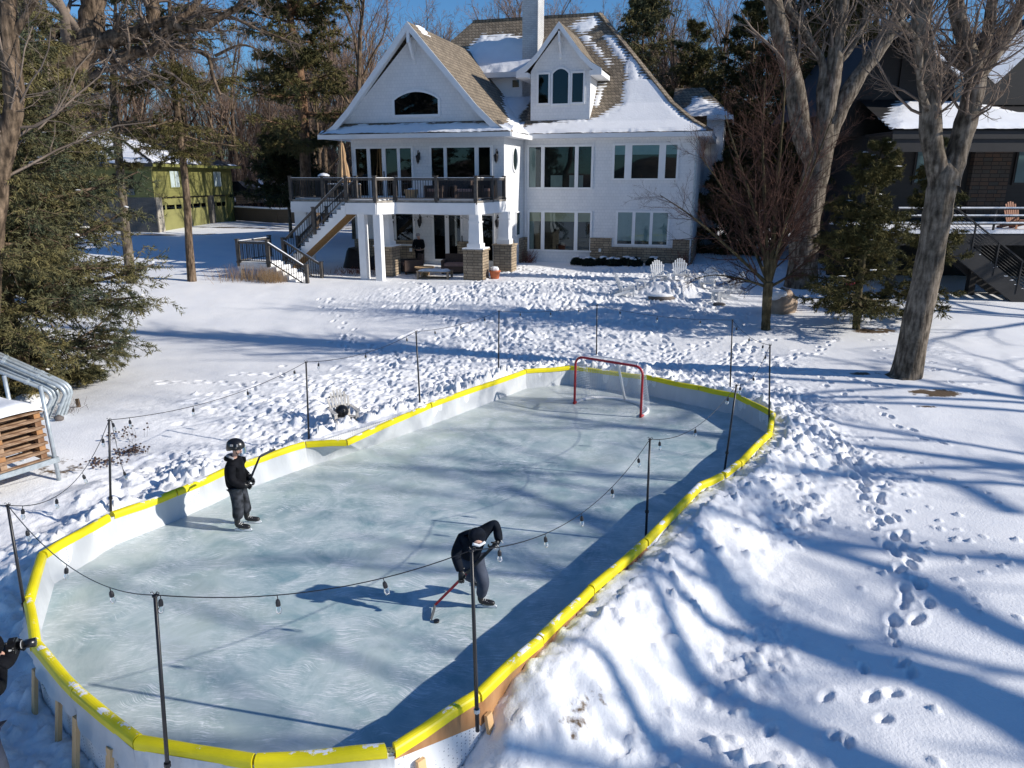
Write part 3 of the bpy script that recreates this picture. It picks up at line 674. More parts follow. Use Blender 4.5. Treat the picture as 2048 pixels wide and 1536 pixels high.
for p in bulbs:
    so_ = MB(); so_.tube([(0, 0, 0), (.004, 0, -.045)], .004, 4, False); so_.lathe([(.006, -.035), (.016, -.045), (.021, -.065), (.021, -.095), (.017, -.10), (0, -.10)], (0, 0, 0), 8)
    if pro is None:
        mo = so_.build('socket', M['pole_black']); ROOTM[mo.name] = Matrix.Identity(4)
        gb = MB(); gb.lathe([(.012, -.10), (.024, -.125), (.027, -.145), (.020, -.165), (.0, -.172)], (0, 0, 0), 8); gbo = gb.build('bulb', M['bulb_glass'], mo, smooth=True)
        pro = mo; c = mo
        c.parent = sl
    else: c = copy_tree(pro, sl)
    c.location = p-sl.location; c.rotation_euler = (random.uniform(-.15, .15), random.uniform(-.15, .15), random.uniform(0, 6))
# ================================================================ WHITE HOUSE (local frame: x along the facade, y back, z up)
HR = -math.radians(16.5)
hs = empty('white_house', (8.75, 36.0, 1.3), HR, 'large white two storey house with brown shingle roof half covered in snow', 'house')
HM = Matrix.Translation((8.75, 36.0, 0)) @ Matrix.Rotation(HR, 4, 'Z')
def HL(x, y, z): return HM @ Vector((x, y, z))
def B(name, mb, m, par=hs, smooth=False): return mb.build(name, M[m] if isinstance(m, str) else m, par, world=False, smooth=smooth)
_pd = ([0, .9, 2, 6.5], [0, .55, 1.45, 6.5])
def prof(d): return 7.5+float(np.interp(d, *_pd))
DS = [0, .3, .6, .9, 1.2, 1.6, 2, 3, 4, 5, 6.5]
# walls
w = MB(); w.box(-8.5, 0, 0, 12, 1.0, 7.32); B('wall', w, 'shake')
w = MB(); w.box(-16.3, -8.5, -3.4, 9, 1.0, 7.3); w.vprism([(-16.9, 7.3), (-8.7, 7.3), (-8.9, 7.9), (-12.8, 11.75), (-16.7, 7.9)], -3.4, -3.1); B('gable_wall', w, 'shake')
w = MB()
for x0, x1, zt in [(-5.0, -3.92, 2.5), (-3.92, -.92, 2.12), (-.92, .07, 2.5)]: w.box(x0, x1, -.07, -.001, .9, zt)
w.box(.0, .07, 0, 12.05, .9, 2.5); w.box(-8.46, -8.28, -.07, -.001, .9, 2.5)
w.box(-8.44, -8.499, -3.47, -1.9, .9, 2.5); w.box(-8.44, -8.499, -.0, -.9, .9, 2.5)
w.box(-16.37, -12.62, -3.47, -3.402, .9, 2.5); w.box(-10.85, -10.2, -3.47, -3.402, .9, 2.5)

for q_ in range(0, len(w.v), 8): w1_ = MB(); w1_.add(w.v[q_:q_+8], w.f[:6]); B('stone_base', w1_, 'stone')
c = MB()
for x0, x1, zt in [(-5.0, -3.92, 2.5), (-.92, .1, 2.5)]: c.box(x0, x1, -.10, 0, zt, zt+.05)
B('stone_cap', c, 'stone')
# ---- windows on any wall: W(a0,a1,z0,z1, wall, panes, backing, blind)
def WP(wall, a, d, z):       # wall coordinates -> local;  d outward
    k, q = wall
    return (a, q-d, z) if k == 'f' else (q+d, a, z)
def wbox(mb, wall, a0, a1, d0, d1, z0, z1):
    p = WP(wall, a0, d0, z0); q = WP(wall, a1, d1, z1)
    mb.box(min(p[0], q[0]), max(p[0], q[0]), min(p[1], q[1]), max(p[1], q[1]), z0, z1)
def window(wall, lights, z0, z1, trim=.10, blind=None, bm='blind', cur=None, door=False, sill=True, glass='glass', name='window', par=hs, wm='white'):
    a0 = lights[0][0]; a1 = lights[-1][1]
    f = MB(); wbox(f, wall, a0-trim, a1+trim, .0, .06, z1, z1+trim); wbox(f, wall, a0-trim, a1+trim, .0, .075 if sill else .06, z0-trim*.8, z0)
    xs = [a0-trim]+[x for l in lights for x in l]+[a1+trim]
    for i in range(0, len(xs), 2): wbox(f, wall, xs[i], xs[i+1], .0, .058, z0, z1)
    fo = B(name, f, wm, par)
    for l0, l1 in lights:
        bk = MB(); wbox(bk, wall, l0, l1, .002, .005, z0, z1); B('room_dark_panel', bk, 'dark_in', fo)  # near-black sheet on the wall imitates the unlit room behind the pane
        if blind:
            b_ = MB(); wbox(b_, wall, l0+.01, l1-.01, .012, .018, z1-(z1-z0)*blind, z1-.005); B('blind', b_, bm, fo)
        p_ = MB(); p_.add([WP(wall, l0, .033, z0), WP(wall, l1, .033, z0), WP(wall, l1, .033, z1), WP(wall, l0, .033, z1)], [(0, 1, 2, 3)]); B('pane', p_, glass, fo)
    if cur:
        for c0, c1, zc in cur:
            b_ = MB(); wbox(b_, wall, c0, c1, .010, .016, z0+.01, z0+(z1-z0)*zc); B('curtain', b_, 'curtain', fo)
    if door:
        h = MB(); 
        for a in door: wbox(h, wall, a-.02, a+.02, .06, .11, z0+.85, z0+1.15)
        B('handle', h, 'black_metal', fo)
    return fo
F0 = ('f', 0.); FW = ('f', -3.4); SR = ('s', -8.5)
window(F0, [(-8.22, -7.60), (-7.42, -5.88), (-5.70, -5.06)], 4.99, 6.92, cur=[(-8.2, -7.88, 1), (-7.1, -6.5, .3), (-6.15, -5.9, .3), (-5.68, -5.45, .3)])
window(F0, [(-3.92, -3.42), (-3.08, -1.80), (-1.48, -.96)], 5.42, 6.95, blind=.28, bm='blind_grey')
window(F0, [(-8.18, -7.57), (-7.38, -5.84), (-5.66, -5.03)], 1.90, 3.76, blind=.24, cur=[(-8.15, -7.95, 1)])
window(F0, [(-3.64, -2.94), (-2.78, -2.08), (-1.93, -1.22)], 2.28, 3.81, blind=.9, bm='blind_grey')
window(FW, [(-16.05, -15.45), (-15.27, -14.65), (-14.45, -13.85), (-13.70, -13.12)], 4.60, 6.80, door=[-14.56], glass='glass_dark', name='patio_door')
window(FW, [(-12.08, -11.46), (-11.30, -9.92), (-9.72, -9.16)], 4.60, 6.80, door=[-12.0], glass='glass_dark', name='patio_door')
window(FW, [(-12.05, -11.48), (-11.28, -10.68)], 1.62, 3.72, door=[-10.6], glass='glass_dark', name='patio_door')
window(FW, [(-9.70, -9.06)], 1.62, 3.72, glass='glass_dark', name='patio_door')
window(FW, [(-14.05, -13.15)], 2.3, 3.75, glass='glass_dark')
window(FW, [(-14.9, -14.4)], 1.5, 3.7, glass='glass_dark', name='patio_door')
window(SR, [(-1.45, -.80)], 2.70, 3.78, trim=.07)
window(('f', 3.6), [(-10.16, -9.78)], 10.15, 10.52, trim=.07)
# oval window in the side of the gable wing
ov = MB(); c0 = (-1.7, 6.3)
def ring(mb, r0, r1, k0, k1):
    n_ = 20; vs = []; fs = []
    for r, k in ((r0, k0), (r1, k0), (r1, k1), (r0, k1)):
        for i in range(n_): a = 2*math.pi*i/n_; vs.append((-8.5+k, c0[0]+r[0]*math.cos(a), c0[1]+r[1]*math.sin(a)))
    for j in range(4):
        for i in range(n_): fs.append((j*n_+i, j*n_+(i+1) % n_, ((j+1) % 4)*n_+(i+1) % n_, ((j+1) % 4)*n_+i))
    mb.add(vs, fs)
ring(ov, (.40, .52), (.50, .62), 0, .06); f = B('oval_window', ov, 'white')
for k, mt, nm in ((.004, 'dark_in', 'room_dark_panel'), (.03, 'glass', 'pane')):  # dark disc stands in for the room's darkness, glass in front
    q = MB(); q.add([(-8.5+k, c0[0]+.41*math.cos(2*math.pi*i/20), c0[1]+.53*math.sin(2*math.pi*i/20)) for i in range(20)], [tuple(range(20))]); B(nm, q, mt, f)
# arched gable window
def archwin(wall_y, x0, x1, z0, zs, rise, trim, glass='glass_dark'):
    n_ = 12
    def arch(e): return [(x0-e, z0-e), (x1+e, z0-e)]+[(x1+e-(x1-x0+2*e)*i/n_, zs+(rise+e)*math.sin(math.pi*(i/n_))**.8 if i not in (0, n_) else zs) for i in range(n_+1)]
    o_ = arch(trim); i_ = arch(0); m_ = MB(); k = len(o_)
    vs = [(x, wall_y-.06, z) for x, z in o_]+[(x, wall_y-.06, z) for x, z in i_]+[(x, wall_y, z) for x, z in o_]+[(x, wall_y, z) for x, z in i_]
    fs = []
    for i in range(k):
        j = (i+1) % k; fs += [(i, j, k+j, k+i), (2*k+i, i, k+i-k, 2*k+i)] if False else [(i, k+i, k+j, j), (i, j, 2*k+j, 2*k+i), (k+i, 3*k+i, 3*k+j, k+j)]
    m_.add(vs, fs); fo = B('arched_window', m_, 'white')
    for d, mt, nm in ((.004, 'dark_in', 'room_dark_panel'), (.03, glass, 'pane')):  # indoor darkness painted as a black sheet under the glass
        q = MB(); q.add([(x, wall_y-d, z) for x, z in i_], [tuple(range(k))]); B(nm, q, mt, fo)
archwin(-3.4, -13.88, -11.68, 8.30, 8.95, .34, .12)
# ---- eaves, soffits, fascias
e = MB(); e.box(-8.4, .5, -.5, -.001, 7.30, 7.46); e.box(.001, .5, 0, 12.4, 7.30, 7.46); B('soffit', e, 'white')
e = MB(); e.box(-8.3, .56, -.60, -.502, 7.30, 7.50); e.box(.502, .60, -.60, 12.5, 7.30, 7.50); B('gutter', e, 'white')
e = MB(); e.box(-17.5, -8.05, -4.15, -3.402, 7.24, 7.38); e.box(-17.6, -7.95, -4.25, -4.152, 7.22, 7.42); e.box(-8.498, -8.0, -3.4, -.62, 7.24, 7.38); e.box(-7.998, -7.9, -4.2, -.62, 7.22, 7.42); e.box(-17.5, -16.302, -3.4, 9, 7.24, 7.38); B('soffit', e, 'white')
d_ = MB(); d_.tube([(-8.38, -.09, 7.3), (-8.38, -.09, 2.6)], .035, 6); B('downspout', d_, 'white'); d_ = MB(); d_.tube([(-.07, -.12, 7.25), (-.07, -.12, 1.4)], .05, 6); B('downspout', d_, 'galv')
# ---- roofs
def strip(mb, pts_fn, ds): 
    for a, b in zip(ds[:-1], ds[1:]): 
        L0, R0 = pts_fn(a); L1, R1 = pts_fn(b); mb.add([L0, R0, R1, L1], [(0, 1, 2, 3)])
rf = MB()
strip(rf, lambda d: ((-8.6, d-.5, prof(d)), (.55-d, d-.5, prof(d))), DS)                                 # front slope
strip(rf, lambda d: ((.55-d, d-.5, prof(d)), (.55-d, 12.5-d, prof(d))), DS)                                # right hip
strip(rf, lambda d: ((-13.2-(6.5-d), 12.5-d, prof(d)), (.55-d, 12.5-d, prof(d))), DS)                      # back
strip(rf, lambda d: ((-13.2-(6.5-d), d-.5, prof(d)), (-8.6, d-.5, prof(d))), [3.6, 4, 5, 6.5])             # upper front-left
strip(rf, lambda d: ((-13.2-(6.5-d), d-.5, prof(d)), (-13.2-(6.5-d), 12.5-d, prof(d))), DS)                # left hip
rf.add([(-13.5, -.5, 7.5), (-8.6, -.5, 7.5), (-8.6, 3.6, 9.62), (-13.5, 3.6, 9.62)], [(0, 1, 2, 3)])       # low roof in the valley
rf.box(-13.2, -5.95, 5.93, 6.07, 13.95, 14.06)
B('roof', rf, 'shingle')
hc = MB()
for xs, sg in ((.55, -1),):
    for a, b in zip(DS[:-1], DS[1:]): hc.beam((.55-a, a-.5, prof(a)+.03), (.55-b, b-.5, prof(b)+.03), .26, .07)
B('hip_ridge', hc, 'shingle')
w = MB(); w.box(-13.5, -8.6, 3.6, 3.9, 9.4, 10.95); w.box(-13.5, -8.6, 3.0, 3.6, 10.62, 10.72); w.box(-13.8, -8.55, 2.93, 3.0, 10.60, 10.86); B('upper_wall', w, 'white')
gr_ = MB(); GP = ([0, .7, 1.5, 4.75], [0, .42, 1.15, 4.75])
def gp(d): return 7.42+float(np.interp(d, *GP))
GD = [0, .35, .7, 1.1, 1.5, 2.5, 3.5, 4.75]
strip(gr_, lambda d: ((-8.05-d, 6, gp(d)), (-8.05-d, -4.05 if d > .5 else -4.2, gp(d))), GD)
strip(gr_, lambda d: ((-17.55+d, -4.05 if d > .5 else -4.2, gp(d)), (-17.55+d, 9, gp(d))), GD)
gr_.add([(-17.6, -4.25, 7.42), (-7.95, -4.25, 7.42), (-8.7, -3.38, 7.98), (-16.9, -3.38, 7.98)], [(0, 1, 2, 3)])
B('gable_roof', gr_, 'shingle')
bg = MB()      # barge boards
for sx in (-1, 1):
    for a, b in zip(GD[1:-1], GD[2:]):
        xa = -12.8+sx*(4.75-a); xb = -12.8+sx*(4.75-b)
        bg.add([(xa, y, z) for y in (-4.10, -4.02) for z in (gp(a)-.36, gp(a)-.01)]+[(xb, y, z) for y in (-4.10, -4.02) for z in (gp(b)-.36, gp(b)-.01)], [(0,1,5,4),(2,6,7,3),(0,4,6,2),(1,3,7,5),(0,2,3,1),(4,5,7,6)])
        bg.add([(xa, -4.02, gp(a)-.10), (xb, -4.02, gp(b)-.10), (xb, -3.4, gp(b)-.10), (xa, -3.4, gp(a)-.10)], [(0, 1, 2, 3)])
B('barge_board', bg, 'white')
br_ = MB(); br_.beam((-12.8, -4.0, 11.85), (-12.8, -4.0, 11.3), .14, .14); br_.tube([(-12.8, -3.95, 11.4), (-12.8, -3.7, 10.95), (-12.8, -3.5, 10.7)], .08, 6); br_.beam((-12.8, -3.42, 11.5), (-12.8, -3.42, 10.5), .16, .1); B('gable_bracket', br_, 'white')
# ---- dormer
dm = MB(); dm.vprism([(-8.33, 8.0), (-5.33, 8.0), (-5.33, 10.5), (-5.6, 10.9), (-6.83, 12.35), (-8.06, 10.9), (-8.33, 10.5)], .6, 4.8); B('dormer_wall', dm, 'shake')
dr = MB()
for sx in (-1, 1):
    pr_ = [(2.12, 10.48), (1.6, 10.78), (1.1, 11.25), (0, 12.62)]
    for (a, za), (b, zb) in zip(pr_[:-1], pr_[1:]):
        dr.add([(-6.83+sx*a, .15, za), (-6.83+sx*b, .15, zb), (-6.83+sx*b, 5.3, zb), (-6.83+sx*a, 5.3, za)], [(0, 1, 2, 3)] if sx < 0 else [(0, 3, 2, 1)])
B('dormer_roof', dr, 'shingle')
db = MB()
for sx in (-1, 1):
    pr_ = [(2.12, 10.46), (1.6, 10.76), (1.1, 11.23), (0, 12.60)]
    for (a, za), (b, zb) in zip(pr_[:-1], pr_[1:]):
        xa, xb = -6.83+sx*a, -6.83+sx*b
        db.add([(xa, y, z) for y in (.08, .15) for z in (za-.30, za)]+[(xb, y, z) for y in (.08, .15) for z in (zb-.30, zb)], [(0,1,5,4),(2,6,7,3),(0,4,6,2),(1,3,7,5),(0,2,3,1),(4,5,7,6)])
        db.add([(xa, .15, za-.1), (xb, .15, zb-.1), (xb, .6, zb-.1), (xa, .6, za-.1)], [(0, 1, 2, 3)])
db.box(-5.3, -4.72, .1, 2.6, 10.18, 10.40); db.box(-8.94, -8.36, .1, 2.6, 10.18, 10.40); B('dormer_trim', db, 'white')
br_ = MB(); br_.beam((-6.83, .2, 12.2), (-6.83, .2, 11.7), .1, .1); br_.beam((-6.83, .56, 12.0), (-6.83, .56, 11.05), .14, .1); br_.tube([(-6.83, .22, 11.8), (-6.83, .5, 11.3)], .06, 6); B('gable_bracket', br_, 'white')
window(('f', .6), [(-7.92, -7.42)], 9.02, 10.35, trim=.09, glass='glass_dark'); window(('f', .6), [(-6.22, -5.68)], 9.02, 10.35, trim=.09, glass='glass_dark')
archwin(.6, -7.20, -6.42, 8.98, 10.35, .22, .09)
# ---- chimney
cm = MB(); cm.box(-9.62, -8.78, 3.6, 4.9, 9.5, 15.9); cm.box(-9.72, -8.68, 3.5, 5.0, 15.9, 16.1)
B('chimney', cm, brickmat('painted_brick', (.72, .72, .71), (.62, .625, .63), (.45, .45, .45), .22, .09, .008, .7, .7, dist=.02))
# ---- rear right wing
rw = MB(); rw.box(.002, .95, 7.6, 12, 1.0, 8.6); B('rear_wall', rw, 'shake')
rr_ = MB()
rr_.add([(-2.0, 7.2, 8.75), (1.35, 7.2, 8.75), (-.35, 9.3, 10.45), (-2.0, 9.3, 10.45), (1.35, 12.3, 8.75), (-2, 12.3, 8.75), (-.35, 10.2, 10.45)], [(0, 1, 2, 3), (1, 4, 6, 2), (4, 5, 3, 6)])
B('rear_roof', rr_, 'shingle'); rr_ = MB(); rr_.box(.0, 1.38, 7.15, 7.2, 8.55, 8.78); rr_.box(1.35, 1.4, 7.2, 12.3, 8.55, 8.78); B('rear_fascia', rr_, 'white')
# ---- snow lying on the roofs
def sdpoly(px, py, poly):
    d = np.full(px.shape, 1e9); ins = np.zeros(px.shape, bool); k = len(poly)
    for i in range(k):
        ax, ay = poly[i]; bx, by = poly[(i+1) % k]; ex_, ey_ = bx-ax, by-ay
        t = np.clip(((px-ax)*ex_+(py-ay)*ey_)/(ex_*ex_+ey_*ey_+1e-9), 0, 1); d = np.minimum(d, np.hypot(px-ax-t*ex_, py-ay-t*ey_))
        ins ^= ((ay > py) != (by > py)) & (px < (bx-ax)*(py-ay)/((by-ay) if by != ay else 1e-9)+ax)
    return np.where(ins, d, -d)
def snow_on(name, x0, x1, d0, d1, surf, polys, par=hs, th=.10, step=.07, nz=.30, seed=1, m='snow_roof'):
    xs = np.arange(x0, x1+step, step); ds = np.arange(d0, d1+step, step); XX, DD = np.meshgrid(xs, ds)
    sdm = np.maximum.reduce([sdpoly(XX, DD, p) for p in polys])
    # shingle courses show through near the edges: snow holds on the butt of each course
    crs = ((DD*1.25) % .17)/.17
    q = sdm+nz*2*(fbm(XX, DD, 1.6, 4, seed)-.47)+.38*(crs-.5)*np.clip(1.2-sdm*.9, 0, 1)+.12*(vnoise(XX, DD, 7., seed+3)-.5)
    h = np.clip(q*.28, -.05, th)+.02*(fbm(XX, DD, 1.2, 3, seed+9)-.4)*(q > 0)
    pts = surf(XX, DD); nrm = pts[1]; V = pts[0]+nrm*h[..., None]
    k = np.arange(XX.size).reshape(XX.shape); ok = (h[:-1, :-1] > -.05) | (h[1:, 1:] > -.05) | (h[1:, :-1] > -.05) | (h[:-1, 1:] > -.05)
    ok &= pts[2][:-1, :-1] & pts[2][1:, 1:] & pts[2][1:, :-1] & pts[2][:-1, 1:] if len(pts) > 2 else True
    Fq = np.stack([k[:-1, :-1][ok], k[:-1, 1:][ok], k[1:, 1:][ok], k[1:, :-1][ok]], -1)
    used, inv = np.unique(Fq, return_inverse=True)
    return npmesh(name, V.reshape(-1, 3)[used], inv.reshape(-1, 4), M[m], par, smooth=True, world=False)
def front_surf(Xa, Da):
    z = 7.5+np.interp(Da, *_pd); V = np.stack([Xa, Da-.5, z], -1); n_ = np.zeros_like(V); n_[..., 1] = -.6; n_[..., 2] = .8; ok = Xa < .62-Da; return V, n_, ok
snow_on('roof_snow', -8.55, .6, -.02, 6.5, front_surf, [
    [(-8.6, -.05), (.55, -.05), (.3, .3), (-2.3, 2.95), (-2.98, 3.4), (-3.55, 4.0), (-3.89, 4.42), (-4.05, 3.58), (-3.95, 2.08), (-4.95, 1.25), (-8.6, .95)],
    [(-5.73, 5.55), (-5.35, 5.5), (-4.1, 4.35), (-4.0, 3.9), (-4.6, 4.2), (-5.2, 4.86)], [(-7.5, 5.9), (-6.2, 6.5), (-5.7, 6.02), (-6.17, 5.6), (-6.9, 5.6)],
    [(-6.66, 5.44), (-6.40, 5.46), (-4.72, 3.9), (-4.92, 3.7)], [(-5.25, 1.9), (-4.95, 2.0), (-4.95, 2.8), (-5.2, 2.8)]], seed=4, th=.06)
snow_on('roof_snow', -13.6, -8.6, 3.58, 6.5, front_surf, [[(-13.6, 3.5), (-8.5, 3.5), (-8.5, 4.5), (-9.5, 5.6), (-12.5, 5.7), (-13.2, 4.9)]], seed=9, th=.16)
def low_surf(Xa, Da):
    V = np.stack([Xa, Da-.5, 7.5+Da*2.12/4.1], -1); n_ = np.zeros_like(V); n_[..., 1] = -.45; n_[..., 2] = .89; return V, n_
snow_on('roof_snow', -13.2, -8.3, -.02, 4.1, low_surf, [[(-13.2, -.1), (-8.2, -.1), (-8.3, 1.2), (-9.0, 1.2), (-9.3, 2.2), (-8.9, 4.2), (-13, 4.2)]], seed=13, th=.16)
def gr_surf(Xa, Da):       # right slope of the gable roof; X = y, D = distance from eave
    V = np.stack([-8.05-Da, Xa, 7.42+np.interp(Da, *GP)], -1); n_ = np.zeros_like(V); n_[..., 0] = .6; n_[..., 2] = .8; return V, n_
snow_on('roof_snow', -4.2, 4, -.02, 4.7, gr_surf, [[(-3.2, -.1), (4, -.1), (4, 2.6), (1.5, 2.0), (-.8, 1.1), (-2.2, .5)], [(-3.0, 4.5), (-2.2, 4.5), (-2.2, 4.75), (-3, 4.75)]], seed=17, nz=.22)
def pent_surf(Xa, Da):
    V = np.stack([Xa, -4.27+Da*.88, 7.42+Da*.56], -1); n_ = np.zeros_like(V); n_[..., 1] = -.5; n_[..., 2] = .85; return V, n_
snow_on('roof_snow', -17.6, -8.0, -.02, .95, pent_surf, [[(-17.6, -.1), (-8, -.1), (-8.3, .6), (-10, .85), (-15.5, .9), (-17, .45)]], seed=23, th=.09, nz=.2)
def rear_surf(Xa, Da):
    V = np.stack([Xa, 7.2+Da, 8.75+Da*.81], -1); n_ = np.zeros_like(V); n_[..., 1] = -.6; n_[..., 2] = .8; return V, n_, Xa < 1.3-Da*.8
snow_on('roof_snow', -1.4, 1.35, -.02, 2.0, rear_surf, [[(-1.4, -.1), (1.3, -.1), (.3, 1.2), (-1, 1.5)]], seed=29, nz=.3)
def rh_surf(Xa, Da):
    V = np.stack([.55-Da, Xa, 7.5+np.interp(Da, *_pd)], -1); n_ = np.zeros_like(V); n_[..., 0] = .6; n_[..., 2] = .8; return V, n_, (Xa > Da-.6) & (Xa < 12.5-Da)
snow_on('roof_snow', -.5, 12, -.02, 3, rh_surf, [[(-.5, -.1), (12, -.1), (12, 1.6), (1, .8)]], seed=31, nz=.3, step=.1)
# ---- wall lanterns
ln0 = None
for (x, z) in [(-12.72, 6.38), (-8.83, 6.40), (-16.5, 6.45), (-12.75, 3.42), (-8.80, 3.45), (-14.25, 3.4)]:
    l_ = MB(); c_ = (x, -3.58, z); l_.lathe([(0, -.32), (.03, -.30), (.02, -.26), (.06, -.24), (.065, -.22)], c_, 6); l_.lathe([(.07, -.22), (.115, .02), (.12, .03), (.07, .10), (.02, .13), (.02, .18), (0, .2)], c_, 6)
    l_.tube([(x, -3.58, z+.18), (x, -3.58, z+.28), (x, -3.5, z+.32), (x, -3.41, z+.24), (x, -3.41, z-.05)], .018, 5); l_.box(x-.05, x+.05, -3.43, -3.402, z-.1, z+.22)
    B('wall_lantern', l_, 'black_metal')
o_ = MB(); o_.box(-4.55, -4.43, -.12, -.071, 1.86, 2.02); o_.box(-12.95-.4, -12.83-.4, -3.53, -3.471, 1.95, 2.12); B('outlet_box', o_, 'white')
# ================================================================ DECK
dk = empty('raised_deck', tuple(HL(-13, -6, 1.1)), HR, 'raised deck with grey railing on white posts and stone pillars, stairs at its left', 'deck')
ROOTM[dk.name] = Matrix.Translation(HL(-13, -6, 1.1)) @ Matrix.Rotation(HR, 4, 'Z')
class LB(MB):                # mesh builder in house-local coordinates -> world
    def build(s, name, m, parent=None, world=True, smooth=False):
        s.v = [tuple(HM @ Vector(p)) for p in s.v]; return MB.build(s, name, m, parent, True, smooth)
def DB(name, mb, m, par=dk, smooth=False): return mb.build(name, M[m], par, smooth=smooth)
deck_poly = [(-17.6, -3.42), (-17.6, -7.0), (-14.2, -7.0), (-14.2, -8.1), (-12.75, -8.1), (-12.3, -7.1), (-8.55, -7.1), (-8.25, -3.9), (-8.45, -3.42)]
def inset(poly, k):
    cx = sum(p[0] for p in poly)/len(poly); cy = sum(p[1] for p in poly)/len(poly); return [(p[0]+(cx-p[0])*k, p[1]+(cy-p[1])*k) for p in poly]
m_ = LB(); m_.prism(deck_poly, 4.42, 4.50); DB('deck_floor', m_, 'grey_wood')
m_ = LB()
edge = deck_poly
for i in range(1, 8):
    a, b = inset(edge, .012)[i-1] if i > 0 else 0, inset(edge, .012)[i]
    m_.beam((a[0], a[1], 4.17), (b[0], b[1], 4.17), .12, .48)
DB('deck_fascia', m_, 'white')
m_ = LB(); m_.prism(inset(deck_poly, .02), 3.98, 4.03); DB('deck_ceiling', m_, 'white')
sn = LB()
def deck_snow(s, t):
    return (0, 0, 0)
m_ = LB(); m_.box(-17.45, -8.7, -6.8, -6.1, 4.502, 4.56); m_.box(-14.1, -12.7, -7.9, -6.9, 4.502, 4.55); m_.box(-16.8, -13.9, -6.1, -4.9, 4.502, 4.55); m_.box(-11.9, -9.5, -6.0, -5.4, 4.502, 4.55); DB('deck_snow', m_, 'snow_roof')
def tcol(mb, x, y, z0, z1, w0, w1):
    mb.add([(x-w0/2, y-w0/2, z0), (x+w0/2, y-w0/2, z0), (x+w0/2, y+w0/2, z0), (x-w0/2, y+w0/2, z0), (x-w1/2, y-w1/2, z1), (x+w1/2, y-w1/2, z1), (x+w1/2, y+w1/2, z1), (x-w1/2, y+w1/2, z1)],
           [(0,3,2,1),(4,5,6,7),(0,1,5,4),(1,2,6,5),(2,3,7,6),(3,0,4,7)])
for x, y in [(-8.72, -6.85), (-8.25, -4.1), (-13.0, -6.7)]:
    z0 = .8; m_ = LB(); m_.box(x-.44, x+.44, y-.42, y+.42, z0, 2.42); p_ = DB('stone_pillar', m_, 'stone')
    m_ = LB(); m_.box(x-.49, x+.49, y-.47, y+.47, 2.421, 2.50); DB('pillar_cap', m_, 'stone', p_)
    if x < -8.6: m_ = LB(); m_.box(x-.47, x+.47, y-.45, y+.45, 2.501, 2.55); DB('cap_snow', m_, 'snow_roof', p_)
    m_ = LB(); m_.box(x-.30, x+.30, y-.30, y+.30, 2.50, 2.72); tcol(m_, x, y, 2.72, 3.95, .50, .42); m_.box(x-.26, x+.26, y-.26, y+.26, 3.6, 3.66); DB('white_column', m_, 'white')
m_ = LB(); m_.box(-17.5, -16.9, -6.9, -6.3, .9, 3.95); DB('white_column', m_, 'white')
for x, y in [(-13.55, -7.85), (-12.78, -7.9)]:
    m_ = LB(); m_.box(x-.16, x+.16, y-.16, y+.16, .7, 3.95); m_.box(x-.22, x+.22, y-.22, y+.22, .7, 1.12); DB('deck_post', m_, 'white')
# railing
def railsec(a, b, za, zb, name='railing', h=.92, vert=True):
    a = Vector((*a, za)); b = Vector((*b, zb)); m_ = LB(); m_.beam(a+Vector((0, 0, h)), b+Vector((0, 0, h)), .09, .045); m_.beam(a+Vector((0, 0, h-.06)), b+Vector((0, 0, h-.06)), .04, .05); m_.beam(a+Vector((0, 0, .10)), b+Vector((0, 0, .10)), .04, .045)
    L_ = (Vector((b.x, b.y))-Vector((a.x, a.y))).length; k = max(2, int(L_/.115))
    m2 = LB()
    for i in range(1, k):
        p = a+(b-a)*(i/k); m2.beam(p+Vector((0, 0, .10)), p+Vector((0, 0, h-.04)), .018, .018, up=(1, 0, 0))
    o = DB(name, m_, 'rail_post'); DB('balusters', m2, 'black_metal', o)
    m3 = LB(); m3.beam(a+Vector((0, 0, h+.03)), b+Vector((0, 0, h+.03)), .08, .02); DB('rail_snow', m3, 'snow_roof', o)
def rpost(x, y, z, h=1.0):
    m_ = LB(); m_.box(x-.065, x+.065, y-.065, y+.065, z-.15, z+h); m_.box(x-.085, x+.085, y-.085, y+.085, z+h, z+h+.03); m_.box(x-.085, x+.085, y-.085, y+.085, z-.0, z+.08); DB('rail_post', m_, 'rail_post')
RL = [[(-17.55, -3.6), (-17.55, -6.95), (-15.9, -6.95), (-14.25, -6.95)], [(-14.15, -8.05), (-12.78, -8.05), (-12.33, -7.05), (-10.4, -7.05), (-8.62, -7.05), (-8.45, -5.4), (-8.32, -4.0)]]
for seq in RL:
    for p in seq: rpost(p[0], p[1], 4.5)
    for a, b in zip(seq[:-1], seq[1:]): railsec(a, b, 4.5, 4.5)
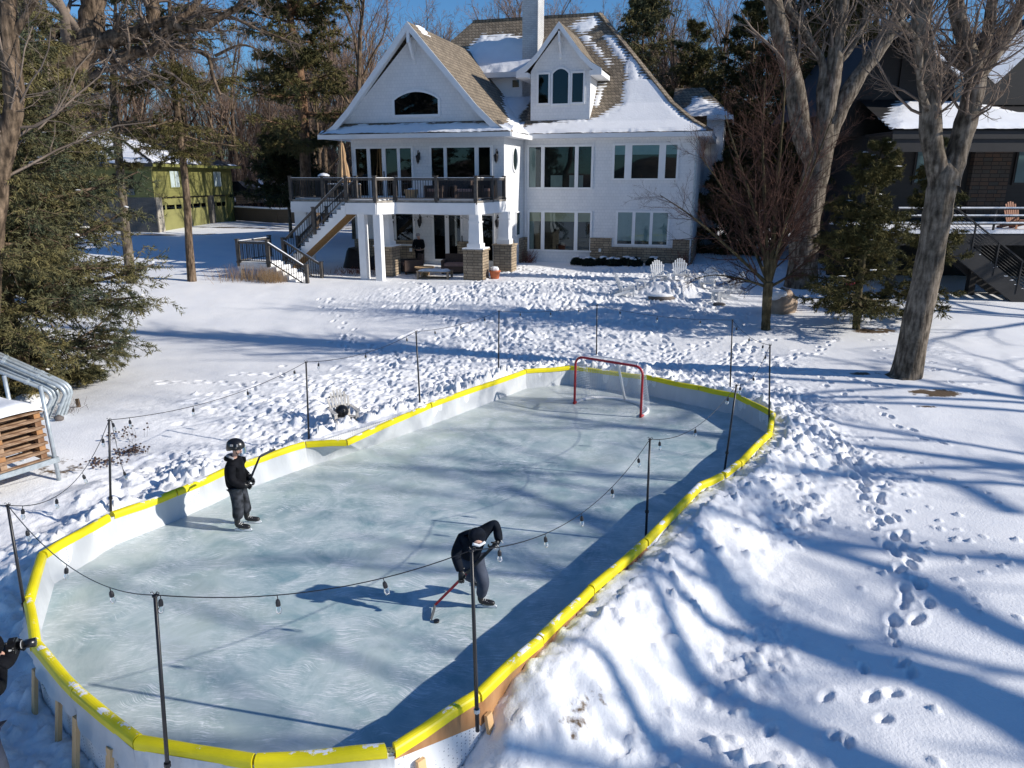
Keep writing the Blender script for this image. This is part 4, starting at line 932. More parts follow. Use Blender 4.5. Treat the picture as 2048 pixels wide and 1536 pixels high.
# stairs: upper flight, landing, lower flight
st = LB(); NS_ = 15; xa, xb = -14.2, -17.35; za, zb = 4.5, 1.85
stp = LB(); snw = LB()
for i in range(NS_):
    x1 = xa+(xb-xa)*i/NS_; x0 = xa+(xb-xa)*(i+1)/NS_; z = za+(zb-za)*(i+1)/NS_
    if i < NS_-1:
        stp.box(x0-.02, x1, -8.05, -7.08, z-.03, z+.0); snw.box(x0-.01, x1-.03, -7.95, -7.15, z+.001, z+.04)
for y in (-8.10, -7.05):
    vs = [(xa, za-.02), (xa, za-.62), (xb, zb-.45), (xb, zb-.02)]
    pts_ = []
    for i in range(NS_): pts_ += [(xa+(xb-xa)*i/NS_, za+(zb-za)*(i+1)/NS_-.03 if True else 0), (xa+(xb-xa)*(i+1)/NS_, za+(zb-za)*(i+1)/NS_-.03)]
    poly_ = [(xa, za-.62)]+pts_+[(xb, zb-.42)]
    for i in range(NS_):     # saw-tooth stringer as quads
        x1, x0 = xa+(xb-xa)*i/NS_, xa+(xb-xa)*(i+1)/NS_; zt = za+(zb-za)*(i+1)/NS_-.03; lo = lambda x: za-.62+(zb-.50+.62-za)*(x-xa)/(xb-xa)
        st.add([(x, yy_, zz) for yy_ in (y-.02, y+.02) for x, zz in ((x0, lo(x0)), (x1, lo(x1)), (x1, zt), (x0, zt))], [(0,1,2,3),(4,7,6,5),(0,4,5,1),(3,2,6,7),(1,5,6,2),(0,3,7,4)])
hv_ = len(st.v)//2; hf_ = len(st.f)//2
for q_ in (0, 1): s1_ = LB(); s1_.add(st.v[q_*hv_:(q_+1)*hv_], st.f[:hf_]); DB('stair_stringer', s1_, 'white')
False; DB('stair_treads', stp, 'grey_wood'); DB('stair_snow', snw, 'snow_roof')
so_ = LB(); lo = lambda x: za-.60+(zb-.50+.62-za)*(x-xa)/(xb-xa)
so_.add([(xa, -8.07, lo(xa)), (xa, -7.08, lo(xa)), (xb, -7.08, lo(xb)), (xb, -8.07, lo(xb)), (xa, -8.07, lo(xa)+.02), (xa, -7.08, lo(xa)+.02), (xb, -7.08, lo(xb)+.02), (xb, -8.07, lo(xb)+.02)], [(0,1,2,3),(4,7,6,5),(0,4,5,1),(1,5,6,2),(2,6,7,3),(3,7,4,0)]); DB('stair_soffit', so_, 'stair_soffit')
for y in (-8.13, -7.02):
    for i_, (xs0, xs1) in enumerate([(-14.2, -15.75), (-15.75, -17.35)]):
        f_ = lambda x: za+(zb-za)*(x-xa)/(xb-xa)
        railsec((xs0, y), (xs1, y), f_(xs0), f_(xs1), 'stair_railing', .9); rpost(xs1, y, f_(xs1), 1.0)
m_ = LB(); m_.box(-18.9, -17.3, -9.45, -7.0, 1.60, 1.85); 
for x, y in [(-18.8, -9.35), (-17.45, -9.35), (-18.8, -7.2)]: m_.box(x-.08, x+.08, y-.08, y+.08, .6, 1.6)
DB('stair_landing', m_, 'white'); m_ = LB(); m_.box(-18.8, -17.4, -9.35, -7.1, 1.851, 1.90); DB('landing_snow', m_, 'snow_roof')
for p in [(-18.85, -9.4), (-17.35, -9.4), (-18.85, -7.05), (-17.35, -8.2)]: rpost(*p, 1.85)
railsec((-18.85, -9.4), (-17.35, -9.4), 1.85, 1.85); railsec((-18.85, -9.4), (-18.85, -7.05), 1.85, 1.85)
ls = LB(); lsn = LB(); N2 = 6; xa2, xb2, za2, zb2 = -17.3, -15.5, 1.85, .85
for i in range(N2):
    x0 = xa2+(xb2-xa2)*i/N2; x1 = xa2+(xb2-xa2)*(i+1)/N2; z = za2+(zb2-za2)*(i+1)/N2; ls.box(x0, x1+.02, -9.42, -8.22, z-.16-.35, z); lsn.box(x0+.04, x1+.0, -9.35, -8.3, z+.001, z+.045)
DB('lower_steps', ls, 'white'); DB('step_snow', lsn, 'snow_roof')
for y in (-9.42, -8.22): railsec((-17.3, y), (-15.55, y), 1.85, .88, 'stair_railing', .9); rpost(-15.5, y, .9, .95)
# under-deck clutter and furniture ------------------------------------------------
M['wicker'] = mat('brown_wicker', (.075, .05, .04), .8, .35, 40, .4, 60); M['cushion'] = mat('faded_pink_cushion', (.26, .17, .15), .9, .15, 6); M['tan'] = mat('tan_canvas', (.44, .29, .16), .85, .15, 6, .3, 10, stretch=(3, 3, .6))
M['cover'] = mat('black_cover', (.014, .014, .016), .6, .3, 5, .4, 8); M['terracotta'] = mat('terracotta', (.42, .12, .05), .8, .15, 6); M['teak'] = mat('weathered_teak', (.24, .19, .14), .8, .25, 5)
def loce(name, x, y, z, label, cat, rz=0, group=None): 
    p = HL(x, y, z); return empty(name, tuple(p), HR+rz, label, cat, group)
um = loce('patio_umbrella', -15.75, -5.3, 4.5, 'closed tan patio umbrella standing on the raised deck at its left end', 'umbrella')
m_ = MB(); m_.tube([(0, 0, 4.5), (0, 0, 7.05)], .025, 6); m_.lathe([(.03, 7.05), (.0, 7.15)], (0, 0, 0), 6); m_.build('pole', M['teak'], um, world=False)
m_ = MB()
def umf(s, t):
    a = s*2*math.pi; r = (.05+.22*t**.8)*(1+.30*math.sin(a*8))*(1-.25*math.exp(-((t-.45)/.08)**2)); return (r*math.cos(a), r*math.sin(a), 7.0-1.75*t)
m_.grid(umf, 48, 12); m_.build('canopy', M['tan'], um, world=False, smooth=True)
m_ = MB(); m_.lathe([(.28, 4.52), (.28, 4.58), (.05, 4.62)], (0, 0, 0), 12); m_.build('base', M['black_metal'], um, world=False)
def wicker(x, y, z, rz, label, mt='wicker', w=.8, cat='armchair', nm='wicker_armchair', grp=None):
    e = loce(nm, x, y, z, label, cat, rz, grp); hwd = w/2
    m_ = MB(); m_.box(-hwd, hwd, -.40, .34, z+.10, z+.36); m_.build('seat', M[mt], e, world=False)
    m_ = MB(); m_.add([(-hwd, .30, z+.1), (hwd, .30, z+.1), (hwd, .42, z+.1), (-hwd, .42, z+.1), (-hwd, .42, z+.85), (hwd, .42, z+.85), (hwd, .52, z+.85), (-hwd, .52, z+.85)], [(0,3,2,1),(4,5,6,7),(0,1,5,4),(1,2,6,5),(2,3,7,6),(3,0,4,7)]); m_.build('backrest', M[mt], e, world=False)
    for sx in (-1, 1):
        m_ = MB(); m_.box(sx*hwd-.06, sx*hwd+.06, -.42, .42, z+.1, z+.62) if sx > 0 else m_.box(-hwd-.06, -hwd+.06, -.42, .42, z+.1, z+.62); m_.build('armrest', M[mt], e, world=False)
    m_ = MB(); m_.box(-hwd+.08, hwd-.08, -.38, .28, z+.362, z+.48); m_.build('cushion', M['cushion' if mt == 'wicker' else 'snow_roof'], e, world=False)
    m_ = MB(); [m_.box(a*hwd-.05, a*hwd+.05, b*.36-.03, b*.36+.03, z, z+.1) for a in (-1, 1) for b in (-1, 1)]; m_.build('feet', M[mt], e, world=False)
    return e
wicker(-9.6, -5.9, 4.5, .5, 'dark wicker armchair at the right end of the raised deck, by the corner railing')
wicker(-10.7, -6.0, 4.5, -.3, 'dark wicker armchair on the raised deck, in front of the right patio door', w=.9)
wicker(-9.2, -4.6, 4.5, 1.2, 'dark wicker armchair on the raised deck against the corner by the white wall')
gzp = 1.22
wicker(-9.9, -5.4, gzp, .2, 'wide brown wicker sofa on the patio, next to the stone pillar', w=1.7, cat='sofa', nm='wicker_sofa')
wicker(-12.2, -5.9, gzp, -.9, 'brown wicker armchair with pinkish cushion under the deck, left of the low table')
e = loce('potted_planter', -11.9, -6.3, 4.5, 'square tan planter standing on the deck behind the middle railing', 'planter'); m_ = MB(); tcol(m_, 0, 0, 4.55, 4.95, .36, .48); m_.build('pot', M['tan'], e, world=False); m_ = MB(); m_.blob((0, 0, 4.95), (.2, .2, .05), 8, 4, .1); m_.build('soil', M['snow_roof'], e, world=False)
e = loce('covered_grill', -16.6, -5.6, 4.5, 'black covered grill with a snow cap at the left end of the raised deck', 'grill'); m_ = MB(); m_.box(-.35, .35, -.28, .28, 4.52, 5.35); m_.build('cover', M['cover'], e, world=False); m_ = MB(); m_.blob((0, 0, 5.36), (.38, .3, .25), 10, 6, .04); m_.build('lid', M['cover'], e, world=False, smooth=True); m_ = MB(); m_.blob((0, 0, 5.50), (.30, .24, .16), 10, 5, .06); m_.build('snow_cap', M['snow_roof'], e, world=False, smooth=True)
e = loce('deck_table', -15.3, -6.1, 4.5, 'low slatted table dusted with snow on the deck beside the closed umbrella', 'table'); m_ = MB(); m_.box(-.65, .65, -.4, .4, 4.5+.62, 4.5+.66); m_.build('tabletop', M['teak'], e, world=False)
m_ = MB(); [m_.box(a*.6-.03, a*.6+.03, b*.35-.03, b*.35+.03, 4.5, 5.12) for a in (-1, 1) for b in (-1, 1)]; m_.build('legs', M['teak'], e, world=False); m_ = MB(); [m_.box(-.62+i*.16, -.50+i*.16, -.38, .38, 5.161, 5.20) for i in range(8)]; m_.build('snow_cap', M['snow_roof'], e, world=False)
e = loce('covered_grill', -9.3, -3.95, 4.5, 'low black covered box against the house wall at the right end of the deck', 'grill'); m_ = MB(); m_.box(-.55, .55, -.3, .3, 4.5, 5.45); m_.blob((0, 0, 5.45), (.55, .3, .12), 10, 5); m_.build('cover', M['cover'], e, world=False)
e = loce('coffee_table', -10.6, -7.0, gzp-.1, 'low weathered wooden table capped with snow on the patio left of the stone pillar', 'table', .1); z0 = gzp-.15
m_ = MB(); [m_.box(-.75+i*.19, -.58+i*.19, -.38, .38, z0+.40, z0+.44) for i in range(8)]; m_.build('tabletop', M['teak'], e, world=False)
for a in (-1, 1):
    for b in (-1, 1): m_ = MB(); m_.box(a*.68-.045, a*.68+.045, b*.33-.045, b*.33+.045, z0-.2, z0+.40); m_.build('leg', M['teak'], e, world=False)
m_ = MB(); m_.box(-.66, .66, -.31, .31, z0+.12, z0+.15); m_.build('shelf', M['teak'], e, world=False)
m_ = MB(); m_.grid(lambda s, t: ((s-.5)*1.4, (t-.5)*.7, z0+.43+.07*min(1, 8*s, 8*(1-s), 6*t, 6*(1-t))+.03*math.sin(s*17)*math.sin(t*9)), 16, 8); m_.build('snow_cap', M['snow_roof'], e, world=False, smooth=True)
e = loce('fire_bowl', -11.3, -6.5, gzp, 'shallow stone coloured bowl on the patio behind the low snowy table', 'bowl'); m_ = MB(); m_.lathe([(.2, gzp), (.25, gzp+.25), (.45, gzp+.34), (.45, gzp+.38), (.0, gzp+.33)], (0, 0, 0), 14); m_.build('bowl', M['tan'], e, world=False)
e = loce('terracotta_pot', -7.95, -6.6, 1.2, 'orange terracotta pot at the right foot of the front stone pillar', 'pot'); m_ = MB(); m_.lathe([(.16, 1.1), (.24, 1.5), (.26, 1.5), (.26, 1.56), (.0, 1.52)], (0, 0, 0), 12); m_.build('pot', M['terracotta'], e, world=False, smooth=True); m_ = MB(); m_.blob((0, 0, 1.62), (.2, .2, .12), 8, 5, .1); m_.build('snow_cap', M['snow_roof'], e, world=False)
e = loce('covered_furniture', -14.6, -5.4, gzp, 'pile of black covered patio furniture in the dark under the deck', 'furniture cover'); m_ = MB(); m_.grid(lambda s, t: ((s-.5)*2.6, (t-.5)*1.2, gzp-.15+(.95+.25*math.sin(s*9))*min(1, 7*s, 7*(1-s))*min(1, 5*t, 5*(1-t))), 24, 10); m_.build('cover', M['cover'], e, world=False, smooth=True)
# black string lights under the deck edge
e = loce('patio_string_lights', -10.5, -6.9, 3.8, 'thin string of small bulbs hanging under the deck above the patio', 'string lights'); m_ = MB(); g_ = MB()
for i in range(16):
    x = -4.0/2+i*.27; z = 3.82-.10*math.sin(i*1.1)**2-.05*(i % 3); m_.blob((x, .3*math.sin(i), z), .025, 5, 4)
    if i: m_.tube([(x-.27, .3*math.sin(i-1), 3.86-.05*((i-1) % 3)), (x, .3*math.sin(i), z+.03)], .006, 3)
m_.build('cable', M['pole_black'], e, world=False)
# ================================================================ TREES
def barkmat(name, c1, c2, sc=11., bump=1.):
    m = mat(name, c1, .9, .2, sc, bump, 22, col2=c2, detail=8, stretch=(1, 1, .22), spec=.15); nt = m.node_tree; N = nt.nodes.new; L = nt.links.new; b = nt.nodes['Principled BSDF']
    src = b.inputs['Base Color'].links[0].from_socket; tc = N('ShaderNodeTexCoord'); n = N('ShaderNodeTexNoise'); n.inputs['Scale'].default_value = 2.2; n.inputs['Detail'].default_value = 10; n.inputs['Roughness'].default_value = .72; L(tc.outputs['Object'], n.inputs['Vector'])
    r = N('ShaderNodeValToRGB'); r.color_ramp.elements[0].position = .38; r.color_ramp.elements[0].color = (.42, .40, .36, 1); r.color_ramp.elements[1].position = .62; r.color_ramp.elements[1].color = (1.15, 1.1, 1.05, 1); L(n.outputs[0], r.inputs[0])
    x = N('ShaderNodeMix'); x.data_type = 'RGBA'; x.blend_type = 'MULTIPLY'; x.inputs[0].default_value = 1; L(src, x.inputs[6]); L(r.outputs[0], x.inputs[7]); L(x.outputs[2], b.inputs['Base Color']); return m
M['bark_grey'] = barkmat('grey_bark', (.075, .062, .05), (.27, .235, .195)); M['bark_brown'] = barkmat('brown_bark', (.055, .042, .032), (.26, .195, .14))
M['bark_olive'] = barkmat('olive_bark', (.06, .052, .03), (.15, .125, .075)); M['bark_pine'] = barkmat('pine_bark', (.11, .065, .042), (.27, .17, .11))
M['twig_red'] = mat('reddish_twigs', (.085, .048, .038), .9, .3, 2, spec=.1); M['twig_grey'] = mat('grey_twigs', (.19, .15, .12), .9, .3, 2, spec=.1)
M['twig_far'] = mat('far_twigs', (.215, .15, .115), .9, .3, .35, spec=.1); M['twig_tan'] = mat('tan_twigs', (.20, .15, .115), .9, .3, 2, spec=.1)
M['needle_blue'] = mat('spruce_needles', (.058, .074, .046), .8, .0, .9, col2=(.18, .15, .058), spec=.2, detail=6)
M['needle_dark'] = mat('dark_needles', (.026, .036, .018), .85, 0, .8, col2=(.085, .072, .026), spec=.15, detail=6)
M['needle_olive'] = mat('olive_needles', (.050, .054, .022), .85, 0, 1.1, col2=(.13, .11, .04), spec=.15, detail=6)
M['needle_pine'] = mat('pine_needles', (.046, .052, .022), .85, 0, .6, col2=(.14, .115, .045), spec=.15, detail=6)
def nrm(v): return v/np.maximum(1e-9, np.linalg.norm(v, axis=-1, keepdims=True))
def polyl(P0, D0, L, R, K, wob, trop, tip, rg):
    n = len(P0); pts = np.zeros((n, K, 3)); rad = np.zeros((n, K)); pts[:, 0] = P0; rad[:, 0] = R; d = nrm(D0)
    for k in range(1, K):
        d = nrm(d+wob*rg.normal(size=(n, 3))+np.array([0, 0, 1.])*trop); pts[:, k] = pts[:, k-1]+d*(L/(K-1))[:, None]; rad[:, k] = R*(1-(1-tip)*(k/(K-1)))
    return pts, rad
def kids(pts, rad, L, nc, ang, lr, rr, t0, rg, t1=1., rmin=.0):
    n, K, _ = pts.shape; idx = np.repeat(np.arange(n), nc); t = rg.uniform(t0, t1, len(idx))*(K-1); k = np.minimum(t.astype(int), K-2); f = (t-k)[:, None]
    p = pts[idx, k]*(1-f)+pts[idx, k+1]*f; d = nrm(pts[idx, k+1]-pts[idx, k]); r = rad[idx, k]*(1-f[:, 0])+rad[idx, k+1]*f[:, 0]
    q = nrm(np.cross(d, rg.normal(size=(len(idx), 3)))); a = rg.normal(ang, ang*.25, len(idx))[:, None]
    D0 = d*np.cos(a)+q*np.sin(a); Ln = L[idx]*lr*rg.uniform(.6, 1.15, len(idx))*(1.15-.5*t/(K-1))
    return p, D0, Ln, np.maximum(rmin, r*rr)
class TM:            # tubes gathered as arrays
    def __init__(s): s.v = []; s.f = []; s.o = 0
    def add(s, pts, rad, n):
        N, K, _ = pts.shape
        if N == 0: return
        t = np.empty_like(pts); t[:, 1:-1] = pts[:, 2:]-pts[:, :-2]; t[:, 0] = pts[:, 1]-pts[:, 0]; t[:, -1] = pts[:, -1]-pts[:, -2]; t = nrm(t)
        ref = np.where(np.abs(t[:, :1, 2:3]) > .9, np.array([1., 0, 0]), np.array([0, 0, 1.])); x = nrm(np.cross(t, np.broadcast_to(ref, t.shape))); y = np.cross(t, x)
        a = 2*np.pi*np.arange(n)/n
        V = pts[:, :, None]+rad[:, :, None, None]*(x[:, :, None]*np.cos(a)[:, None]+y[:, :, None]*np.sin(a)[:, None])
        ii = np.arange(N*K*n).reshape(N, K, n); A = ii[:, :-1]; Bq = ii[:, 1:]
        Fq = np.stack([A, np.roll(A, -1, 2), np.roll(Bq, -1, 2), Bq], -1).reshape(-1, 4)+s.o
        s.v.append(V.reshape(-1, 3)); s.f.append(Fq); s.o += N*K*n
    def build(s, name, m, parent=None, world=True, smooth=False): return npmesh(name, np.concatenate(s.v), np.concatenate(s.f), M[m], parent, smooth, world)
def path(pts3, rads, K=None):
    """hand measured limb: list of Vectors + radii -> smooth (1,K,3)"""
    p = np.array([tuple(q) for q in pts3]); s = np.arange(len(p)); K = K or (len(p)-1)*4+1; t = np.linspace(0, len(p)-1, K)
    # catmull-rom
    out = np.zeros((K, 3)); pp = np.vstack([2*p[0]-p[1], p, 2*p[-1]-p[-2]])
    for i, u in enumerate(t):
        k = min(int(u), len(p)-2); f = u-k; a, b, c, d = pp[k], pp[k+1], pp[k+2], pp[k+3]
        out[i] = .5*((2*b)+(-a+c)*f+(2*a-5*b+4*c-d)*f*f+(-a+3*b-3*c+d)*f**3)
    return out[None], np.interp(t, s, rads)[None]
def limbs(tree, paths, bark, twig, spec, seed, crown='crown', n0=10, lump=.04):
    """paths: list of ([Vector..],[r..]); spec: child levels (nc, ang, lr, rr, t0, K, wob, trop, tip, sides)"""
    rg = np.random.default_rng(seed); T = TM(); Cc = TM()
    for pts3, rads, use in paths:
        p, r = path(pts3, rads); r = r*(1+rg.normal(0, lump, r.shape)); T.add(p, r, n0)
        if not use: continue
        P_, R_, L_ = p, r, np.array([np.linalg.norm(np.diff(p[0], axis=0), axis=1).sum()])
        for li, (nc, ang, lr, rr, t0, K, wob, trop, tip, sd_) in enumerate(spec):
            nn = max(1, int(round(nc*use))) if li == 0 else nc
            a, b, c, d = kids(P_, R_, L_, nn, ang, lr, rr, t0, rg, rmin=.0022)
            P_, R_ = polyl(a, b, c, d, K, wob, trop, tip, rg); L_ = c
            (T if li == 0 and sd_ > 4 else Cc).add(P_, R_, sd_)
    t = T.build('trunk', bark, tree, smooth=True); 
    if Cc.v: Cc.build(crown, twig, tree)
    return tree
def U(pts, Y):      # measured points (u, v, radius[, dY])
    return [D(q[0], q[1], Y+(q[3] if len(q) > 3 else 0)) for q in pts], [q[2] for q in pts]
def tree_at(name, base, label, cat='tree', group=None): return empty(name, tuple(base), 0, label, cat, group)
# ---- big trunk at the right
Yt = 18.65; b = D(1806, 770, Yt)
t1 = tree_at('bare_tree', b, 'thick grey leaning tree forking above head height, nearest trunk on the right of the yard')
tr = U([(1805,800,.66),(1806,780,.54),(1808,762,.46),(1815,738,.395),(1834,640,.345),(1852,560,.33),(1868,470,.32),(1880,395,.335),(1889,345,.32),(1892,318,.16)], Yt)
la = U([(1880,370,.27),(1872,325,.25),(1862,270,.25),(1860,200,.235),(1850,120,.22),(1842,50,.21),(1846,-60,.19),(1830,-260,.14),(1800,-480,.08)], Yt)
lb = U([(1894,370,.28),(1908,325,.26),(1926,265,.255),(1946,190,.235),(1950,150,.22),(1932,90,.19),(1914,20,.17),(1905,-100,.15),(1925,-300,.1)], Yt)
lc = U([(1950,160,.17),(1985,115,.15),(2025,50,.13),(2070,-60,.11),(2120,-220,.08)], Yt); ld = U([(1952,150,.14),(1972,80,.13),(1985,0,.12),(2005,-120,.09),(2030,-280,.06)], Yt)
le = U([(1860,230,.09,0),(1840,170,.07,-.6),(1838,90,.06,-1),(1800,40,.04,-1.4)], Yt)
sp1 = [(44, .7, .30, .16, .25, 6, .20, .05, .3, 4), (7, .8, .42, .5, .2, 5, .22, .10, .4, 3), (4, .7, .5, .6, .2, 4, .2, .12, .5, 3)]
limbs(t1, [(*tr, 0), (*la, 1.1), (*lb, 1.2), (*lc, 1.1), (*ld, 1), (*le, .5)], 'bark_grey', 'twig_tan', sp1, 3)
# root flare
m_ = MB(); 
for k in range(7):
    a = k*.9+.3; q = b+Vector((math.cos(a)*.35, math.sin(a)*.35, .35)); e2 = b+Vector((math.cos(a)*.85, math.sin(a)*.75, -.18)); m_.tube([q, (q+e2)/2+Vector((0, 0, .02)), e2], [.20, .16, .06], 7)
pass
m_ = MB(); c_ = D(1880, 335, Yt-.25); m_.blob((c_.x+.05, c_.y+.2, c_.z-.05), (.12, .10, .07), 8, 6, .25); m_.build('fork_snow', M['snow_roof'], t1, smooth=True)
# ---- tall multi-limb maple behind the small tree
Yt = 33.0; b = G(1602, 572); Yt = b.y
t2 = tree_at('bare_tree', b, 'tall bare tree with several heavy limbs rising behind the small maple')
k = Yt/33.
tr = U([(1600,585,.85*k),(1603,560,.68*k),(1608,500,.62*k),(1614,430,.60*k),(1632,350,.56*k),(1642,290,.55*k),(1645,250,.50*k)], Yt)
L_ = [([(1632,330,.45),(1606,272,.44),(1588,170,.40),(1562,70,.38),(1545,-10,.34),(1520,-160,.26),(1480,-350,.15)], 1), ([(1643,240,.20),(1641,185,.17),(1646,130,.16),(1612,70,.15),(1579,18,.14),(1560,-60,.11),(1550,-180,.07)], .8),
      ([(1646,260,.40),(1660,185,.36),(1672,110,.33),(1679,30,.31),(1692,-60,.26),(1690,-260,.16)], 1), ([(1650,290,.40),(1682,212,.36),(1722,145,.33),(1769,80,.30),(1808,0,.28),(1850,-130,.2),(1900,-300,.1)], 1),
      ([(1668,130,.14),(1700,100,.12),(1735,20,.11),(1740,-100,.08)], .6), ([(1600,420,.06),(1612,330,.05),(1618,270,.06)], 0)]
sp2 = [(20, .6, .30, .25, .3, 6, .16, .10, .3, 4), (7, .6, .45, .5, .2, 5, .2, .08, .4, 3), (4, .7, .5, .6, .2, 4, .2, .08, .5, 3)]
limbs(t2, [(*tr, 0)]+[(*U([(u, v, r*k) for u, v, r in q], Yt), c) for q, c in L_], 'bark_grey', 'twig_grey', sp2, 5)
# ---- small maple
b = G(1532, 660); Yt = b.y
t3 = tree_at('small_maple', b, 'small bare maple with dark olive trunk and fan of reddish twigs beside the white chairs')
tr = U([(1531,665,.17),(1532,640,.155),(1534,600,.15),(1537,565,.16)], Yt)
st_ = [[(1537,572,.10),(1530,520,.075),(1512,430,.055),(1480,330,.035),(1450,230,.015)], [(1538,570,.10),(1545,500,.085),(1552,400,.07),(1560,300,.05),(1568,200,.03),(1572,120,.012)], [(1539,570,.07),(1560,500,.055),(1600,400,.04),(1640,300,.025),(1670,220,.01)],
       [(1536,570,.07),(1505,540,.05),(1440,480,.04),(1380,430,.025),(1320,390,.01)], [(1537,560,.08),(1532,470,.06),(1528,370,.05),(1525,270,.035),(1530,160,.015)], [(1538,575,.05),(1580,550,.035),(1640,500,.025),(1690,470,.01)], [(1536,575,.05),(1490,560,.035),(1430,550,.02),(1380,560,.008)],
       [(1536,565,.06,.3),(1500,480,.05,.8),(1460,400,.03,1.2),(1400,310,.012,1.6)], [(1539,560,.05,-.2),(1570,450,.04,-.8),(1610,350,.025,-1.2),(1640,260,.01,-1.5)]]
sp3 = [(26, .62, .36, .42, .12, 6, .12, .03, .3, 4), (9, .65, .45, .55, .15, 5, .14, .02, .4, 3), (5, .6, .5, .6, .2, 4, .15, .02, .5, 3)]
limbs(t3, [(*tr, 0)]+[(*U(q, Yt), 1) for q in st_], 'bark_olive', 'twig_red', sp3, 8, n0=8)
# ---- gnarled oak at upper left
Yt = 27.
t4 = tree_at('gnarled_oak', Vector((D(110, 560, Yt).x, Yt, ground(D(110, 560, Yt).x, Yt))), 'gnarled old oak with thick twisting limbs at the upper left, behind the big spruce')
tr = U([(92,640,.62),(98,480,.6),(108,330,.6),(120,220,.62),(128,150,.66),(150,110,.62),(178,80,.50),(184,30,.40),(190,-40,.36),(210,-200,.25)], Yt)
Lq = [([(165,95,.36),(205,82,.30),(245,74,.27),(285,62,.25),(305,35,.22),(305,-30,.2),(330,-180,.12)], 1), ([(130,118,.26),(165,92,.20),(200,102,.17),(235,120,.17),(270,106,.18),(310,98,.17),(325,70,.15),(350,45,.13),(395,5,.10),(450,-80,.06)], 1.2),
      ([(295,52,.16),(340,42,.15),(365,58,.14),(410,52,.13),(445,32,.11),(480,8,.09),(540,-60,.05)], 1.2), ([(322,90,.11),(370,95,.09),(415,112,.08),(425,150,.06),(440,190,.05)], 1), ([(160,62,.18),(130,55,.17),(112,62,.17),(106,82,.16),(102,105,.12)], .5), ([(110,60,.12),(70,20,.1),(30,-30,.08)], 1),
      ([(340,42,.08),(420,20,.06),(520,60,.05),(600,90,.03)], 1), ([(430,112,.05),(480,90,.04),(520,100,.02)], .6)]
sp4 = [(18, .8, .34, .35, .15, 7, .30, .02, .3, 4), (6, .8, .5, .5, .15, 5, .26, .0, .4, 3), (5, .8, .5, .6, .2, 4, .25, 0, .5, 3)]
limbs(t4, [(*tr, .4)]+[(*U(q, Yt), c) for q, c in Lq], 'bark_brown', 'twig_grey', sp4, 12, lump=.07)
# ---- trunk at the left edge
Yt = 15.; t5 = tree_at('bare_tree', Vector((D(-20, 800, Yt).x, Yt, .1)), 'smooth curving trunk cut by the left edge of the photo, in front of the spruce')
limbs(t5, [(*U([(-40,860,.30),(-30,640,.26),(-18,480,.23),(0,330,.2),(24,240,.18),(28,180,.18),(18,90,.17),(14,0,.16),(0,-120,.13),(-30,-300,.08)], Yt), .5), (*U([(10,100,.08),(40,50,.07),(75,-10,.05),(120,-120,.03)], Yt), .8)], 'bark_brown', 'twig_grey', sp1, 14)
# ---- conifers
def needles(pts, per, ln, wd, rg, droop=.0, snow=None):
    """pts (N,K,3) twig polylines -> many small blades round them"""
    N, K, _ = pts.shape; t = rg.uniform(.0, 1, (N, per))*(K-1); k = np.minimum(t.astype(int), K-2); f = (t-k)[..., None]; ii = np.arange(N)[:, None]
    p = pts[ii, k]*(1-f)+pts[ii, k+1]*f; d = nrm(pts[ii, k+1]-pts[ii, k]); q = nrm(np.cross(d, rg.normal(size=d.shape)))
    dirn = nrm(d*rg.uniform(.5, 1.2, d.shape[:2])[..., None]+q*.9+np.array([0, 0, -droop])); side = nrm(np.cross(dirn, rg.normal(size=d.shape)))
    l = ln*rg.uniform(.6, 1.2, (N, per, 1)); w_ = wd*rg.uniform(.7, 1.3, (N, per, 1))
    A = p-side*w_*.5; Bp = p+side*w_*.5; Cp = p+dirn*l
    V = np.stack([A, Bp, Cp], 2).reshape(-1, 3); return V, np.arange(len(V)).reshape(-1, 3)
